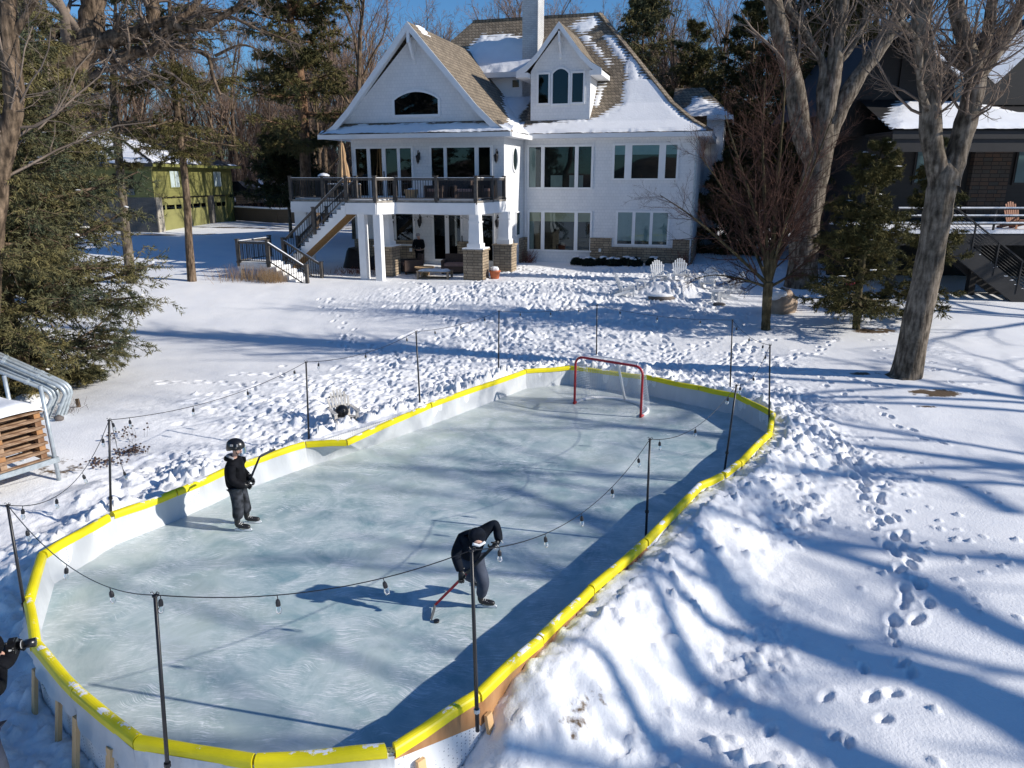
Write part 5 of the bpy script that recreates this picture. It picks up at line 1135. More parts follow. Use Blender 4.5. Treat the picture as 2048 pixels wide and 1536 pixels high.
def conifer(tree, base, H, Rm, cb, nbr, seed, needle='needle_dark', bark='bark_brown', lean=(0, 0), droop=.0, sub=14, per=14, ln=.16, wd=.03, shape=1., gaps=.0, tr=.018, up=0., sub2=3, snow=0, kk=6, trunk=None, rjit=.25):
    rg = np.random.default_rng(seed); base = np.array(tuple(base)); T = TM()
    if trunk is None:
        K = 9; tz = np.linspace(0, 1, K); ax = base+np.stack([lean[0]*tz*H+.0*tz, lean[1]*tz*H, tz*H-.2], -1); rr = H*tr*(1-tz*.95)
    else: ax_, rr_ = path(*trunk); ax = ax_[0]; rr = rr_[0]; K = len(ax); tz = np.linspace(0, 1, K); H = ax[-1, 2]-base[2]
    T.add(ax[None], rr[None], 8); T.build('trunk', bark, tree, smooth=True)
    z = cb+(1-cb)*np.sort(rg.uniform(0, 1, nbr))**.9; 
    if gaps: z = z[np.sin(z*37+seed)+rg.normal(0, .5, nbr) > -1+gaps*1.2]
    n = len(z); P0 = np.stack([np.interp(z, tz, ax[:, i]) for i in range(3)], -1); az = rg.uniform(0, 2*np.pi, n)
    rel = (z-cb)/(1-cb); Lb = Rm*(1-rel)**shape*np.minimum(1, .35+rel*6)*rg.uniform(1-rjit, 1+rjit*.4, n)+.15
    D0 = np.stack([np.cos(az), np.sin(az), up+.45*rel-.12-droop], -1)
    p1, r1 = polyl(P0, D0, Lb, np.full(n, .0)+.012+.018*Lb, kk, .07, .05+.03*(droop > 0), .25, rg)
    C_ = TM(); C_.add(p1, r1, 4)
    a, b_, c, d = kids(p1, r1, Lb, sub, .95, .36, .45, .12, rg); b_[:, 2] *= .35; b_[:, 2] -= droop*.6; p2, r2 = polyl(a, b_, c, np.maximum(d, .004), 4, .10, -.02-droop*.15, .4, rg); C_.add(p2, r2, 3)
    V = []; Fs = []; o = 0
    sets = [(p2, per)]
    if sub2:
        a, b_, c3, d = kids(p2, r2, c, sub2, .8, .55, .6, .1, rg); b_[:, 2] *= .5; p3, r3 = polyl(a, b_, c3, d, 3, .12, -.03-droop*.2, .5, rg); sets.append((p3, max(3, int(per*.7))))
    sets.append((p1[:, kk//2:], per))
    for pts, pr_ in sets:
        v, f = needles(pts, pr_, ln, wd, rg, .25); V.append(v); Fs.append(f+o); o += len(v)
    C_.build('branches', bark, tree); npmesh('crown', np.concatenate(V), np.concatenate(Fs), M[needle], tree)
    if snow:
        s_ = MB(); ends = p1[:, 2:].reshape(-1, 3); pick = ends[rg.integers(0, len(ends), snow)]; random.seed(seed)
        for q in pick: s_.blob((q[0], q[1], q[2]+.05), (random.uniform(.03, .13), random.uniform(.03, .07), random.uniform(.012, .03)), 6, 4, .35, random.uniform(0, 3))
        tag(s_.build('branch_snow', M['snow_roof'], tree), kind='stuff')
    return tree
b = Vector((D(45, 800, 17.6).x, 17.6, .15)); t6 = tree_at('blue_spruce', b, 'huge blue-green spruce with branches down to the snow at the left')
conifer(t6, b, 15., 3.85, .03, 265, 21, 'needle_blue', sub=27, per=23, ln=.115, wd=.022, shape=.74, sub2=6, snow=520, droop=.17, rjit=.33, kk=8)
# second smaller spruces behind and beside it
Yt = 21.; b = Vector((D(-60, 700, Yt).x, Yt, .4)); t = tree_at('spruce_tree', b, 'dark spruce behind the huge blue spruce at the left edge'); conifer(t, b, 13, 3.2, .05, 130, 22, 'needle_dark', sub=18, per=16, ln=.13, wd=.025, shape=.7, droop=.12)
# two tall thin pines with bare lower trunks
b = G(262, 566); Yt = b.y; t = tree_at('thin_pine', b, 'thin pine with long bare trunk standing left of the green garage corner')
conifer(t, b, 14, 2.2, .42, 70, 31, 'needle_pine', 'bark_grey', trunk=U([(263,575,.22),(256,500,.20),(250,454,.19),(242,363,.17),(235,288,.16),(227,212,.13),(226,130,.10),(230,40,.07),(235,-60,.03)], Yt), sub=11, per=14, ln=.16, wd=.03, gaps=.5, shape=.45, droop=.25, sub2=3)
b = G(385, 562); Yt = b.y; t = tree_at('thin_pine', b, 'slim pine whose bare trunk crosses the green garage doors')
conifer(t, b, 14, 2.9, .45, 95, 33, 'needle_olive', 'bark_brown', trunk=U([(385,572,.21),(379,500,.17),(377,465,.16),(372,378,.15),(360,272,.15),(351,197,.13),(345,121,.12),(340,40,.09),(338,-60,.05)], Yt), sub=12, per=16, ln=.16, wd=.03, gaps=.55, shape=.4, droop=.35, sub2=3)
# big pine left of the house
Yt = 44.; b = Vector((D(612, 440, Yt).x, Yt, ground(-12, Yt))); t = tree_at('tall_pine', b, 'tall spreading pine with orange upper trunk just left of the white house')
conifer(t, b, 18, 4.2, .22, 105, 37, 'needle_pine', 'bark_pine', trunk=U([(612,450,.36),(612,380,.33),(608,260,.3),(602,170,.27),(592,100,.24),(580,30,.2),(585,-60,.15),(590,-200,.06)], Yt), sub=16, per=18, ln=.24, wd=.05, gaps=.35, shape=.35, sub2=4, rjit=.5)
for (u, v, Yt, H, R_, cb, s_, nd, lab) in [
    (1275,330,62,19,4.2,.15,41,'needle_blue','tall blue-green conifer rising behind the right end of the house roof'), (1380,300,58,15,3.8,.1,42,'needle_pine','pine behind the low rear wing of the house'),
    (1480,420,50,15,3.6,.05,43,'needle_dark','dark conifer right behind the rear wing of the white house'), (1560,420,46,17,3.4,.05,44,'needle_dark','dark conifer behind the tall bare tree, left of its trunk'),
    (1700,470,40,19,3.6,.08,45,'needle_dark','tall dark spruce between the tall bare tree and the dark modern house'), (1640,470,44,16,3.0,.05,46,'needle_olive','olive conifer directly behind the heavy limbs of the tall bare tree'),
    (1455,480,40,5.5,2.2,.02,47,'needle_dark','low dark evergreen at the rear right corner of the white house'), (575,380,49,7.5,2.6,.35,48,'needle_dark','small dark evergreen with bare lower trunk left of the raised deck')]:
    x = D(u, v, Yt).x; b = Vector((x, Yt, ground(x, Yt)-.1)); t = tree_at('evergreen_tree', b, lab)
    conifer(t, b, H, R_*1.15, cb, int(70+H*5), s_, nd, sub=13, per=11, ln=.30, wd=.055, shape=.62, gaps=0, sub2=3, droop=.10, rjit=.5)
b = G(1712, 658); t = tree_at('young_spruce', b, 'young olive green spruce with open lower branches, left of the thick leaning trunk')
Yt = b.y; conifer(t, b, 9, 1.9, .17, 110, 51, 'needle_olive', 'bark_olive', trunk=U([(1712,662,.13),(1716,600,.12),(1728,500,.10),(1745,400,.07),(1765,285,.02)], Yt), sub=15, per=18, ln=.13, wd=.024, gaps=.15, shape=.6, droop=.12, sub2=3, snow=40)
b = G(1740, 640); b.x += 1.6; t = tree_at('young_spruce', b, 'small spruce half hidden behind the thick leaning trunk'); conifer(t, b, 6.0, 1.5, .06, 70, 53, 'needle_olive', 'bark_olive', sub=13, per=16, ln=.13, wd=.026, gaps=.1, shape=.7, droop=.1)
# low holly-like bush with a red bow at the foot
b = G(1690, 618); t = empty('small_evergreen_bush', tuple(b), 0, 'low scrubby evergreen bush with a tiny red ornament beside the young spruce', 'bush'); rg = np.random.default_rng(3)
p_, r_ = polyl(np.tile(np.array(tuple(b)), (46, 1)), np.stack([rg.normal(size=46), rg.normal(size=46), rg.uniform(.3, 1.4, 46)], -1), rg.uniform(.5, 1.1, 46), np.full(46, .012), 5, .2, 0, .3, rg)
T = TM(); T.add(p_, r_, 4); T.build('stems', 'bark_olive', t); v, f = needles(p_[:, 1:], 60, .10, .03, rg); npmesh('leaves', v, f, M['needle_olive'], t)
m_ = MB(); m_.blob((b.x-.12, b.y-.3, b.z+.95), (.09, .06, .07), 8, 6); m_.blob((b.x+.04, b.y-.3, b.z+.97), (.07, .05, .06), 8, 6); m_.build('ornament', mat('crimson_plastic', (.45, .01, .06), .5), t, smooth=True)
# ---- background woods: individually copied bare trees
def woods_proto(seed, H, name='woods_tree', sp=None, bark='bark_brown', twig='twig_far'):
    rg = np.random.default_rng(seed); t = empty(name, (0, 0, 0)); T = TM(); C_ = TM()
    P0 = np.zeros((1, 3)); p, r = polyl(P0-np.array([0, 0, .3]), np.array([[rg.normal(0, .04), rg.normal(0, .04), 1.]]), np.array([H*.8]), np.array([H*.014]), 10, .05, .02, .25, rg); T.add(p, r, 6); Lp = np.array([H*.8])
    for i, (nc, ang, lr, rr, t0, K, wob, trop, tip, sd_) in enumerate(sp or [(12, .55, .50, .62, .28, 7, .12, .08, .25, 4), (7, .55, .5, .6, .2, 6, .14, .06, .3, 3), (6, .6, .5, .55, .15, 5, .16, .03, .4, 3), (5, .6, .5, .6, .15, 3, .15, 0, .5, 3)]):
        a, b_, c, d = kids(p, r, Lp, nc, ang, lr, rr, t0, rg, rmin=.007); p, r = polyl(a, b_, c, d, K, wob, trop, tip, rg); Lp = c; (T if i == 0 else C_).add(p, r, sd_)
    T.build('trunk', bark, t); C_.build('crown', twig, t); return t
protos = [woods_proto(100+i, 15+i*1.2) for i in range(5)]
rb = random.Random(77); spots = []
for i in range(185):        # left of and behind the house
    Yb = rb.uniform(56, 105); spots.append((rb.uniform(-1.05, .10)*Yb*.72, Yb))
for i in range(85): Yb = rb.uniform(60, 95); spots.append((rb.uniform(.02, .78)*Yb*.72, Yb))
spots += [(-10.5, 50), (-4.5, 55), (-2, 60), (-20, 52), (-36, 50), (-31, 62), (-15, 60)]
WL = 'leafless grey-brown tree in the woods behind the houses'; cntw = 0
for (x, y) in spots:
    if -31 < x < -16 and 50 < y < 74: continue
    if y < 58 and x > -3: continue
    o = protos[cntw % 5]; z = ground(x, y)-.1
    if cntw < 5: c = o; c.location = (x, y, z); c['label'] = WL; c['category'] = 'tree'; c['group'] = 'leafless trees of the background woods'
    else: c = copy_tree(o, None, (x, y, z), rb.uniform(0, 6.3), WL, rb.uniform(.75, 1.2))
    cntw += 1
# shade trees standing right of the frame by the shore: their limbs throw the soft shadows on ice and snow
sh = woods_proto(301, 19, 'shore_tree', [(11, .85, .62, .68, .30, 9, .16, .04, .35, 6), (6, .65, .5, .6, .3, 7, .16, .02, .3, 4), (5, .6, .45, .5, .3, 5, .16, 0, .4, 3)], 'bark_grey', 'twig_grey')
for i, (x, y, rz, sc, lab) in enumerate([(26, 3.5, .4, 1.0, 'large leafless shore tree outside the frame, nearest the right-hand snow'), (31, -4, 2.2, 1.05, 'large leafless shore tree outside the frame, closest to the lake'), (28, 11.5, 4.0, 1.0, 'large leafless tree outside the frame, level with the goal'), (32, 22, 5.3, .9, 'large leafless tree outside the frame beside the dark modern house'), (22, -2, 1.3, .85, 'smaller leafless shore tree outside the frame, furthest left of the group'), (25, 7.5, 3.1, .95, 'leafless shore tree outside the frame with the lowest limbs'), (35, 3, 5.0, 1.15, 'tallest leafless shore tree outside the frame, set back from the rest'), (31, -10, .9, 1.0, 'leafless shore tree outside the frame, furthest along the shore')]):
    c = sh if i == 0 else copy_tree(sh); c.location = (x, y, ground(x, y)); c.rotation_euler = (0, 0, rz); c.scale = (sc, sc, sc); c['label'] = lab; c['category'] = 'tree'; c['group'] = 'shore trees'
# one shore tree just right of the frame with heavy limbs reaching along the shore
t = tree_at('shore_tree', Vector((22.6, -2.6, -.8)), 'heavy-limbed leafless shore tree outside the frame that shades the right-hand snow', 'tree', 'shore trees')
_k = 1/math.tan(SUN_EL)
def LS(pts):       # limb points from where their shadow lies on the snow (u, v) and their height
    o = []
    for u, v, h, r in pts: q = P(u, v, .1); o.append(q+Vector((SUNV.x, SUNV.y, 0)).normalized()*(h*_k)+Vector((0, 0, h)))
    return o, [q[3] for q in pts]
lims = [LS([(2300,1420,7.6,.30),(2048,1330,8.1,.26),(1750,1265,8.6,.22),(1428,1160,9.3,.17),(1300,1085,9.9,.13),(1150,1010,10.8,.08),(960,930,11.6,.03)]), LS([(2300,1640,7.2,.26),(2048,1530,7.6,.22),(1700,1395,8.2,.18),(1428,1295,8.9,.13),(1230,1190,9.6,.08),(1050,1080,10.2,.03)]),
        LS([(2300,1290,8.8,.2),(2048,1215,9.3,.17),(1850,1130,9.9,.13),(1600,1060,10.6,.09),(1400,960,11.2,.04)]), LS([(2000,1640,6.8,.18),(1700,1530,7.3,.15),(1430,1440,7.9,.11),(1150,1330,8.5,.07),(900,1290,9.0,.03)]),
        LS([(1750,1265,8.6,.13),(1450,1230,9.2,.10),(1150,1150,9.9,.07),(700,1120,10.6,.03)]), LS([(2048,1020,10.5,.14),(1900,960,11,.11),(1700,930,11.6,.08),(1450,860,12.2,.03)])]
j0 = lims[0][0][0]; tk = ([Vector((22.6, -2.6, -1.1)), Vector((22.5, -2.2, 2.5)), Vector((22.4, -1.4, 5)), (j0+Vector((22.4, -1.0, 6.5)))/2, j0], [.55, .45, .42, .36, .30])
limbs(t, [(*tk, 0)]+[(q[0], q[1], .55) for q in lims]+[([tk[0][3], q[0][0]], [.28, q[1][0]], 0) for q in lims[1:4]], 'bark_grey', 'twig_grey', sp2, 71)
# thicket of thin stems under the woods: nobody could count it
rg = np.random.default_rng(9); n_ = 15000; yb = rg.uniform(64, 125, n_); xb = rg.uniform(-1.1, .9, n_)*yb*.78; kp = ~((xb > -32) & (xb < -14) & (yb < 74)); yb = yb[kp]; xb = xb[kp]; n_ = len(xb)
P0 = np.stack([xb, yb, ground_np(xb, yb)-.2], -1); Lh = rg.uniform(2.5, 12, n_); p, r = polyl(P0, np.stack([rg.normal(0, .15, n_), rg.normal(0, .1, n_), np.ones(n_)], -1), Lh, np.full(n_, .03), 4, .10, .05, .3, rg); T = TM(); T.add(p, r, 3)
a, b_, c, d = kids(p, r, Lh, 5, .6, .4, .6, .2, rg, rmin=.012); p, r = polyl(a, b_, c, d, 3, .15, .05, .4, rg); T.add(p, r, 3)
th = T.build('thicket', 'twig_far'); tag(th, 'dense brown undergrowth of thin stems along the far edge of the woods', 'undergrowth', kind='stuff')
# ================================================================ GREEN GARAGE
M['green'] = None
def sidingmat(name, c, rh=.25):
    m = mat(name, c, .7, .08, 1.2); nt = m.node_tree; b = nt.nodes['Principled BSDF']; N = nt.nodes.new; L = nt.links.new
    tc = N('ShaderNodeTexCoord'); sp = N('ShaderNodeSeparateXYZ'); L(tc.outputs['Object'], sp.inputs[0]); a = N('ShaderNodeMath'); a.operation = 'DIVIDE'; a.inputs[1].default_value = rh; L(sp.outputs[2], a.inputs[0])
    f = N('ShaderNodeMath'); f.operation = 'FRACT'; L(a.outputs[0], f.inputs[0]); r = N('ShaderNodeValToRGB'); r.color_ramp.elements[0].position = .0; r.color_ramp.elements[0].color = (.35, .35, .35, 1); r.color_ramp.elements[1].position = .07; r.color_ramp.elements[1].color = (1, 1, 1, 1); L(f.outputs[0], r.inputs[0])
    src = b.inputs['Base Color'].links[0].from_socket; x = N('ShaderNodeMix'); x.data_type = 'RGBA'; x.blend_type = 'MULTIPLY'; x.inputs[0].default_value = 1; L(src, x.inputs[6]); L(r.outputs[0], x.inputs[7]); L(x.outputs[2], b.inputs['Base Color']); return m
M['green'] = sidingmat('olive_green_siding', (.19, .185, .058)); M['green_trim'] = mat('olive_trim', (.21, .21, .06), .6, .05, 3); M['door_green'] = mat('olive_garage_door', (.22, .215, .08), .6, .06, 2)
M['pale_brick'] = brickmat('pale_brick', (.50, .46, .38), (.42, .38, .31), (.30, .28, .25), .3, .11, .012, .85, .5); M['grey_brick'] = brickmat('grey_brick', (.20, .185, .165), (.15, .14, .125), (.09, .085, .08), .4, .09, .012, .85, .6)
gA = D(318, 466, 55); GZ0 = gA.z; gB = D(472, 441, 66); gd_ = Vector((gB.x-gA.x, gB.y-gA.y, 0)); 
if gd_.length > 16: gd_ = gd_.normalized()*16
GLn = gd_.length; gang = math.atan2(gd_.y, gd_.x)
gh = empty('green_garage', (gA.x, gA.y, GZ0), gang, 'olive green two storey garage with three doors and snowy hip roof behind the thin pines', 'garage')
ROOTM[gh.name] = Matrix.Translation((gA.x, gA.y, GZ0)) @ Matrix.Rotation(gang, 4, 'Z')
def GB(name, mb, m, par=gh, smooth=False):
    mb.v = [(p[0], p[1], p[2]+GZ0) for p in mb.v]; return mb.build(name, M[m], par, world=False, smooth=smooth)
EH = D(300, 327, 55).z-GZ0; L_ = GLn; Dp = 16
m_ = MB(); m_.box(0, L_, .0, Dp, 2.55, EH); GB('upper_wall', m_, 'green')
m_ = MB(); m_.box(.15, L_-.15, .32, Dp, -.5, 2.56); GB('wall', m_, 'grey_brick')
m_ = MB(); m_.box(.0, .148, .0, Dp, -.5, 2.549); GB('side_wall', m_, 'grey_brick')
for x0, x1, mt in [(0.15, .85, 'pale_brick'), (L_*.36, L_*.36+.45, 'pale_brick'), (L_*.665, L_*.665+.55, 'grey_brick'), (L_-.75, L_, 'green_trim')]: m_ = MB(); m_.box(x0, x1, .0, .319, -.5, 2.549); GB('pier', m_, mt)
for x0, x1 in [(.95, L_*.36-.1), (L_*.36+.55, L_*.665-.1), (L_*.665+.65, L_-.85)]:
    m_ = MB(); m_.box(x0, x1, .22, .30, -.1, 2.42); dd = GB('garage_door', m_, 'door_green')
    q = MB(); w_ = (x1-x0)
    for f0, f1 in ((.05, .17), (.24, .58), (.65, .88)): q.box(x0+w_*f0, x0+w_*f1, .205, .218, 1.62, 1.95)
    GB('door_window', q, 'glass_dark', dd); q = MB()
    for f0, f1 in ((.05, .17), (.24, .58), (.65, .88)): q.box(x0+w_*f0, x0+w_*f1, .219, .2195, 1.62, 1.95)
    GB('door_dark_panel', q, 'dark_in', dd)  # black sheets imitate the dark garage interior behind the door glass
for xc in (L_*.24, L_*.78):
    m_ = MB(); m_.box(xc-.62, xc+.62, -.05, -.001, EH-1.75, EH-.45); fo = GB('window', m_, 'green_trim')
    q = MB(); q.box(xc-.55, xc-.04, -.07, -.051, EH-1.68, EH-.5); q.box(xc+.04, xc+.55, -.07, -.051, EH-1.68, EH-.5); GB('pane', q, mat('dusky_pane', (.16, .17, .17), .15, .1, 1, spec=.6).name and 'blind_grey', fo)
m_ = MB(); 
for y in (1.5, 5.5): m_.box(-.05, -.001, y, y+1.6, EH-2.2, EH-.7)
fo = GB('window', m_, 'glass_dark')
M['roof_dark'] = mat('dark_shingles', (.06, .055, .05), .9, .2, 4)
ov_ = .6; rz_ = EH; rh_ = 2.75; m_ = MB(); cx_, c1, c2 = L_*.5-1.2, 5.2, Dp-5
V_ = [(-ov_, -ov_, rz_), (L_+ov_, -ov_, rz_), (L_+ov_, Dp+ov_, rz_), (-ov_, Dp+ov_, rz_), (L_/2, c1+2, rz_+rh_), (L_/2, c2, rz_+rh_)]
m_.add(V_, [(0, 1, 4), (1, 2, 5, 4), (2, 3, 5), (3, 0, 4, 5)]); m_.box(-ov_, L_+ov_, -ov_-.02, -ov_, rz_-.22, rz_+.02); m_.box(-ov_-.02, -ov_, -ov_, Dp+ov_, rz_-.22, rz_+.02); GB('roof', m_, 'roof_dark')
m_ = MB(); m_.box(-ov_, L_+ov_, -ov_, -.001, rz_-.2, rz_-.12); m_.box(-ov_, -.001, 0, Dp, rz_-.2, rz_-.12); m_.box(-ov_-.03, L_+ov_, -ov_-.05, -ov_-.021, rz_-.22, rz_-.02); GB('fascia', m_, 'green_trim')
def gsurf(side):
    def f(Xa, Da):
        run = c1+2+ov_; zz = rz_+GZ0+rh_*Da/run; a = Xa if side == 'f' else -ov_+Da*(L_/2+ov_)/run; b_ = -ov_+Da if side == 'f' else Xa
        V = np.stack([a, b_, zz], -1); n_ = np.zeros_like(V); n_[..., 2] = 1
        lim = Da*(L_/2+ov_)/run
        ok = (Xa > -ov_+lim) & (Xa < L_+ov_-lim) if side == 'f' else (Xa > -ov_+Da)
        return V, n_, ok
    return f
snow_on('roof_snow', -ov_, L_+ov_, 0, c1+2+ov_, gsurf('f'), [[(-.6, 0), (L_*.62, 0), (L_*.5, 2.5), (L_*.5, 7.6), (-.6, 7.6)], [(L_*.7, .0), (L_+.5, .0), (L_+.5, .35), (L_*.7, .35)]], gh, .12, .15, .5, 41)
snow_on('roof_snow', -ov_, Dp, 0, c1+2+ov_-.1, gsurf('s'), [[(-.6, 0), (Dp, 0), (Dp, 7), (-.6, 7)]], gh, .12, .2, .3, 43)
# retaining walls, rock, parked vehicle, bin
def wallrun(name, pts, h, w_, m, label, cat='wall', cap=True):
    e = empty(name, (pts[0].x, pts[0].y, pts[0].z), 0, label, cat); m_ = MB()
    for a, b in zip(pts[:-1], pts[1:]): m_.beam(a+Vector((0, 0, h/2)), b+Vector((0, 0, h/2)), w_, h)
    m_.build('wall', M[m], e)
    if cap:
        m_ = MB(); [m_.beam(a+Vector((0, 0, h+.06)), b+Vector((0, 0, h+.06)), w_*.9, .12) for a, b in zip(pts[:-1], pts[1:])]; m_.build('snow_cap', M['snow_roof'], e)
    return e
M['timber'] = sidingmat('old_timber', (.085, .06, .038), .22)
wallrun('timber_retaining_wall', [D(474, 440, 66), D(560, 446, 62), D(640, 446, 60)], 1.1, .4, 'timber', 'brown timber retaining wall right of the green garage')
M['block'] = brickmat('block_wall', (.24, .20, .16), (.17, .145, .12), (.08, .07, .06), .5, .2, .02, .9, .8)
wallrun('stone_retaining_wall', [D(474, 408, 70), D(524, 405, 70), D(524, 385, 76)], 1.2, .5, 'block', 'pale stone retaining wall beside the far end of the green garage')
wallrun('low_stone_wall', [D(524, 385, 78), D(600, 384, 78), D(700, 384, 78)], .6, .4, 'block', 'long low stone wall across the snowy slope beyond the green garage')
hl_ = MB(); hl_.grid(lambda s, t: (D(440+s*280, 345, 100).x, 78.2+t*40, ground(0, 78)+1.1+3.0*(1-(1-t)**2)*min(1, 4*s, 4*(1-s))), 24, 10); o = hl_.build('snowy_slope', M['snow'], smooth=True); tag(o, kind='structure')
c_ = D(478, 372, 68); e = empty('parked_car', (c_.x, c_.y, c_.z-1), -.3, 'dark parked car mostly hidden behind the green garage', 'car'); ROOTM[e.name] = Matrix.Translation((c_.x, c_.y, c_.z-1)) @ Matrix.Rotation(-.3, 4, 'Z')
m_ = MB(); m_.vprism([(-2.2, .3), (2.1, .3), (2.15, .75), (1.2, .9), (.6, 1.4), (-1.1, 1.45), (-1.8, .95), (-2.2, .85)], -.85, .85); m_.v = [(p[0], p[1], p[2]+c_.z-1) for p in m_.v]; m_.build('body', mat('dark_car_paint', (.02, .022, .028), .25, .1, 2, spec=.6), e, world=False)
for sx in (-1.35, 1.3):
    m_ = MB(); m_.tube([(sx, -.9, c_.z-.67), (sx, .9, c_.z-.67)], .33, 14); m_.build('wheel', M['black_metal'], e, world=False)
p = G(205, 462); e = empty('green_bin', tuple(p), 0, 'green plastic bin half buried in snow beside the green garage', 'bin'); m_ = MB(); tcol(m_, p.x, p.y, p.z-.1, p.z+.5, .9, 1.1); m_.build('body', mat('green_plastic', (.01, .14, .07), .5), e); m_ = MB(); m_.box(p.x-.6, p.x+.6, p.y-.6, p.y+.6, p.z+.5, p.z+.56); m_.build('lid', mat('green_plastic_lid', (.01, .12, .06), .5), e)
p = D(512, 384, 76.5); e = empty('round_bare_bush', tuple(p), 0, 'small round leafless bush on the snowy slope beyond the green garage', 'bush'); rg = np.random.default_rng(2); n_ = 120
pp, rr = polyl(np.tile(np.array([p.x, p.y, p.z]), (n_, 1)), np.stack([rg.normal(0, .8, n_), rg.normal(0, .8, n_), rg.uniform(.4, 1.6, n_)], -1), rg.uniform(.9, 1.5, n_), np.full(n_, .02), 5, .12, .05, .4, rg); T = TM(); T.add(pp, rr, 3); a, b_, c, d = kids(pp, rr, np.full(n_, 1.), 4, .5, .5, .7, .3, rg); pp, rr = polyl(a, b_, c, d, 3, .1, 0, .5, rg); T.add(pp, rr, 3); T.build('branches', 'twig_far', e)
# far shore of the frozen lake behind the camera (seen in the window panes)
m_ = MB(); m_.grid(lambda s, t: (-500+1000*s, -330-60*t, -2+(13+5*math.sin(s*40)+3*math.sin(s*97))*min(1, 3*t)), 120, 4); o = m_.build('far_shore_hills', M['twig_far']); tag(o, kind='structure')
# ================================================================ DARK MODERN HOUSE
M['dark_side'] = sidingmat('charcoal_siding', (.016, .0155, .016), .2); M['char'] = mat('charcoal_trim', (.017, .016, .017), .6, .15, 3); M['ledge'] = brickmat('rust_ledgestone', (.085, .052, .036), (.05, .048, .045), (.02, .018, .017), .42, .17, .015, .9, .9, off=.37, squash=.8)
Yd = 31.; a0 = D(1785, 262, Yd); dh = empty('dark_modern_house', (a0.x, Yd, 1.2), 0, 'charcoal modern house with snow covered porch roof at the right edge, behind the thick trunk', 'house')
X0 = a0.x; EZ = a0.z
def dz(v, Y=Yd): return D(1900, v, Y).z
def dx(u, Y=Yd): return D(u, 350, Y).x
def KB(name, mb, m, par=dh): return mb.build(name, M[m] if isinstance(m, str) else m, par)
m_ = MB(); m_.box(X0+.3, X0+16, Yd+2.6, Yd+10, .8, EZ+.0); KB('wall', m_, 'dark_side')
m_ = MB(); m_.box(dx(1925, Yd+3), dx(1998, Yd+3), Yd+2.3, Yd+2.59, 3.2, EZ-.6); KB('stone_pier', m_, 'ledge')
for u0, u1 in [(1828, 1860), (2028, 2080)]:
    m_ = MB(); m_.box(dx(u0, Yd+2.6)-.08, dx(u1, Yd+2.6)+.08, Yd+2.52, Yd+2.599, dz(365, Yd+2.6)-.1, dz(300, Yd+2.6)+.1); f = KB('window', m_, 'char'); q = MB(); q.box(dx(u0, Yd+2.6), dx(u1, Yd+2.6), Yd+2.49, Yd+2.519, dz(365, Yd+2.6), dz(300, Yd+2.6)); KB('pane', q, mat('sky_pane', (.10, .16, .18), .04, .05, 1, spec=1.), f)
m_ = MB(); m_.box(X0+.1, X0+16, Yd, Yd+2.59, EZ-.10, EZ); KB('porch_soffit', m_, 'char'); m_ = MB(); m_.box(X0, X0+16, Yd-.08, Yd-.001, EZ-.30, EZ+.02); m_.box(X0-.0, X0+16, Yd-.01, Yd+.0, EZ-.8, EZ-.3); KB('porch_fascia', m_, 'char')
m_ = MB(); m_.add([(X0-.1, Yd-.15, EZ+.03), (X0+16, Yd-.15, EZ+.03), (X0+16, Yd+3.2, EZ+1.5), (X0-.1, Yd+3.2, EZ+1.5)], [(0, 1, 2, 3)]); KB('porch_roof', m_, 'char')
def psurf(Xa, Da):
    V = np.stack([Xa, Yd-.15+Da*.92, EZ+.03+Da*.40], -1); n_ = np.zeros_like(V); n_[..., 2] = 1; return V, n_
for k_, (x0, x1) in enumerate([(X0-.1, X0+16)]):
    xs = np.arange(x0, x1, .1); 
ROOTM['_w'] = Matrix.Identity(4)
def snow_world(name, *a, par=dh, **k):
    # snow_on writes local z-absolute coordinates; wrap for an unrotated root
    R = ROOTM[par.name]; f = a[4]
    def g_(Xa, Da):
        r = f(Xa, Da); V = r[0].copy(); V[..., 0] -= R.translation.x; V[..., 1] -= R.translation.y; return (V,)+tuple(r[1:])
    return snow_on(name, a[0], a[1], a[2], a[3], g_, a[5], par, **k)
snow_world('roof_snow', X0-.1, X0+12, -.02, 3.5, psurf, [[(X0-.1, -.1), (X0+12, -.1), (X0+12, 2.2), (X0+6, 2.0), (X0+4.5, 3.4), (X0+1.5, 3.4), (X0+.0, 1.2)]], th=.14, step=.1, seed=51, nz=.1)
m_ = MB(); m_.box(X0+1.6, X0+16, Yd+3.2, Yd+10, EZ, EZ+3.4); KB('upper_wall', m_, 'dark_side')
m_ = MB(); m_.box(dx(1880, Yd+3.2)-.1, dx(1925, Yd+3.2)+.1, Yd+3.12, Yd+3.199, dz(205, Yd+3.2)-.1, dz(138, Yd+3.2)); f = KB('window', m_, 'char'); q = MB(); xm = dx(1900, Yd+3.2); q.box(dx(1880, Yd+3.2), xm-.06, Yd+3.09, Yd+3.119, dz(205, Yd+3.2), dz(140, Yd+3.2)); q.box(xm+.06, dx(1925, Yd+3.2), Yd+3.09, Yd+3.119, dz(205, Yd+3.2), dz(140, Yd+3.2)); KB('pane', q, mat('sky_pane_upper', (.12, .17, .18), .05, .05, 1, spec=1.), f)
m_ = MB(); m_.box(dx(1975, Yd+3), X0+16, Yd+2.9, Yd+3.19, EZ+.9, EZ+2.6); KB('stone_veneer', m_, 'ledge')
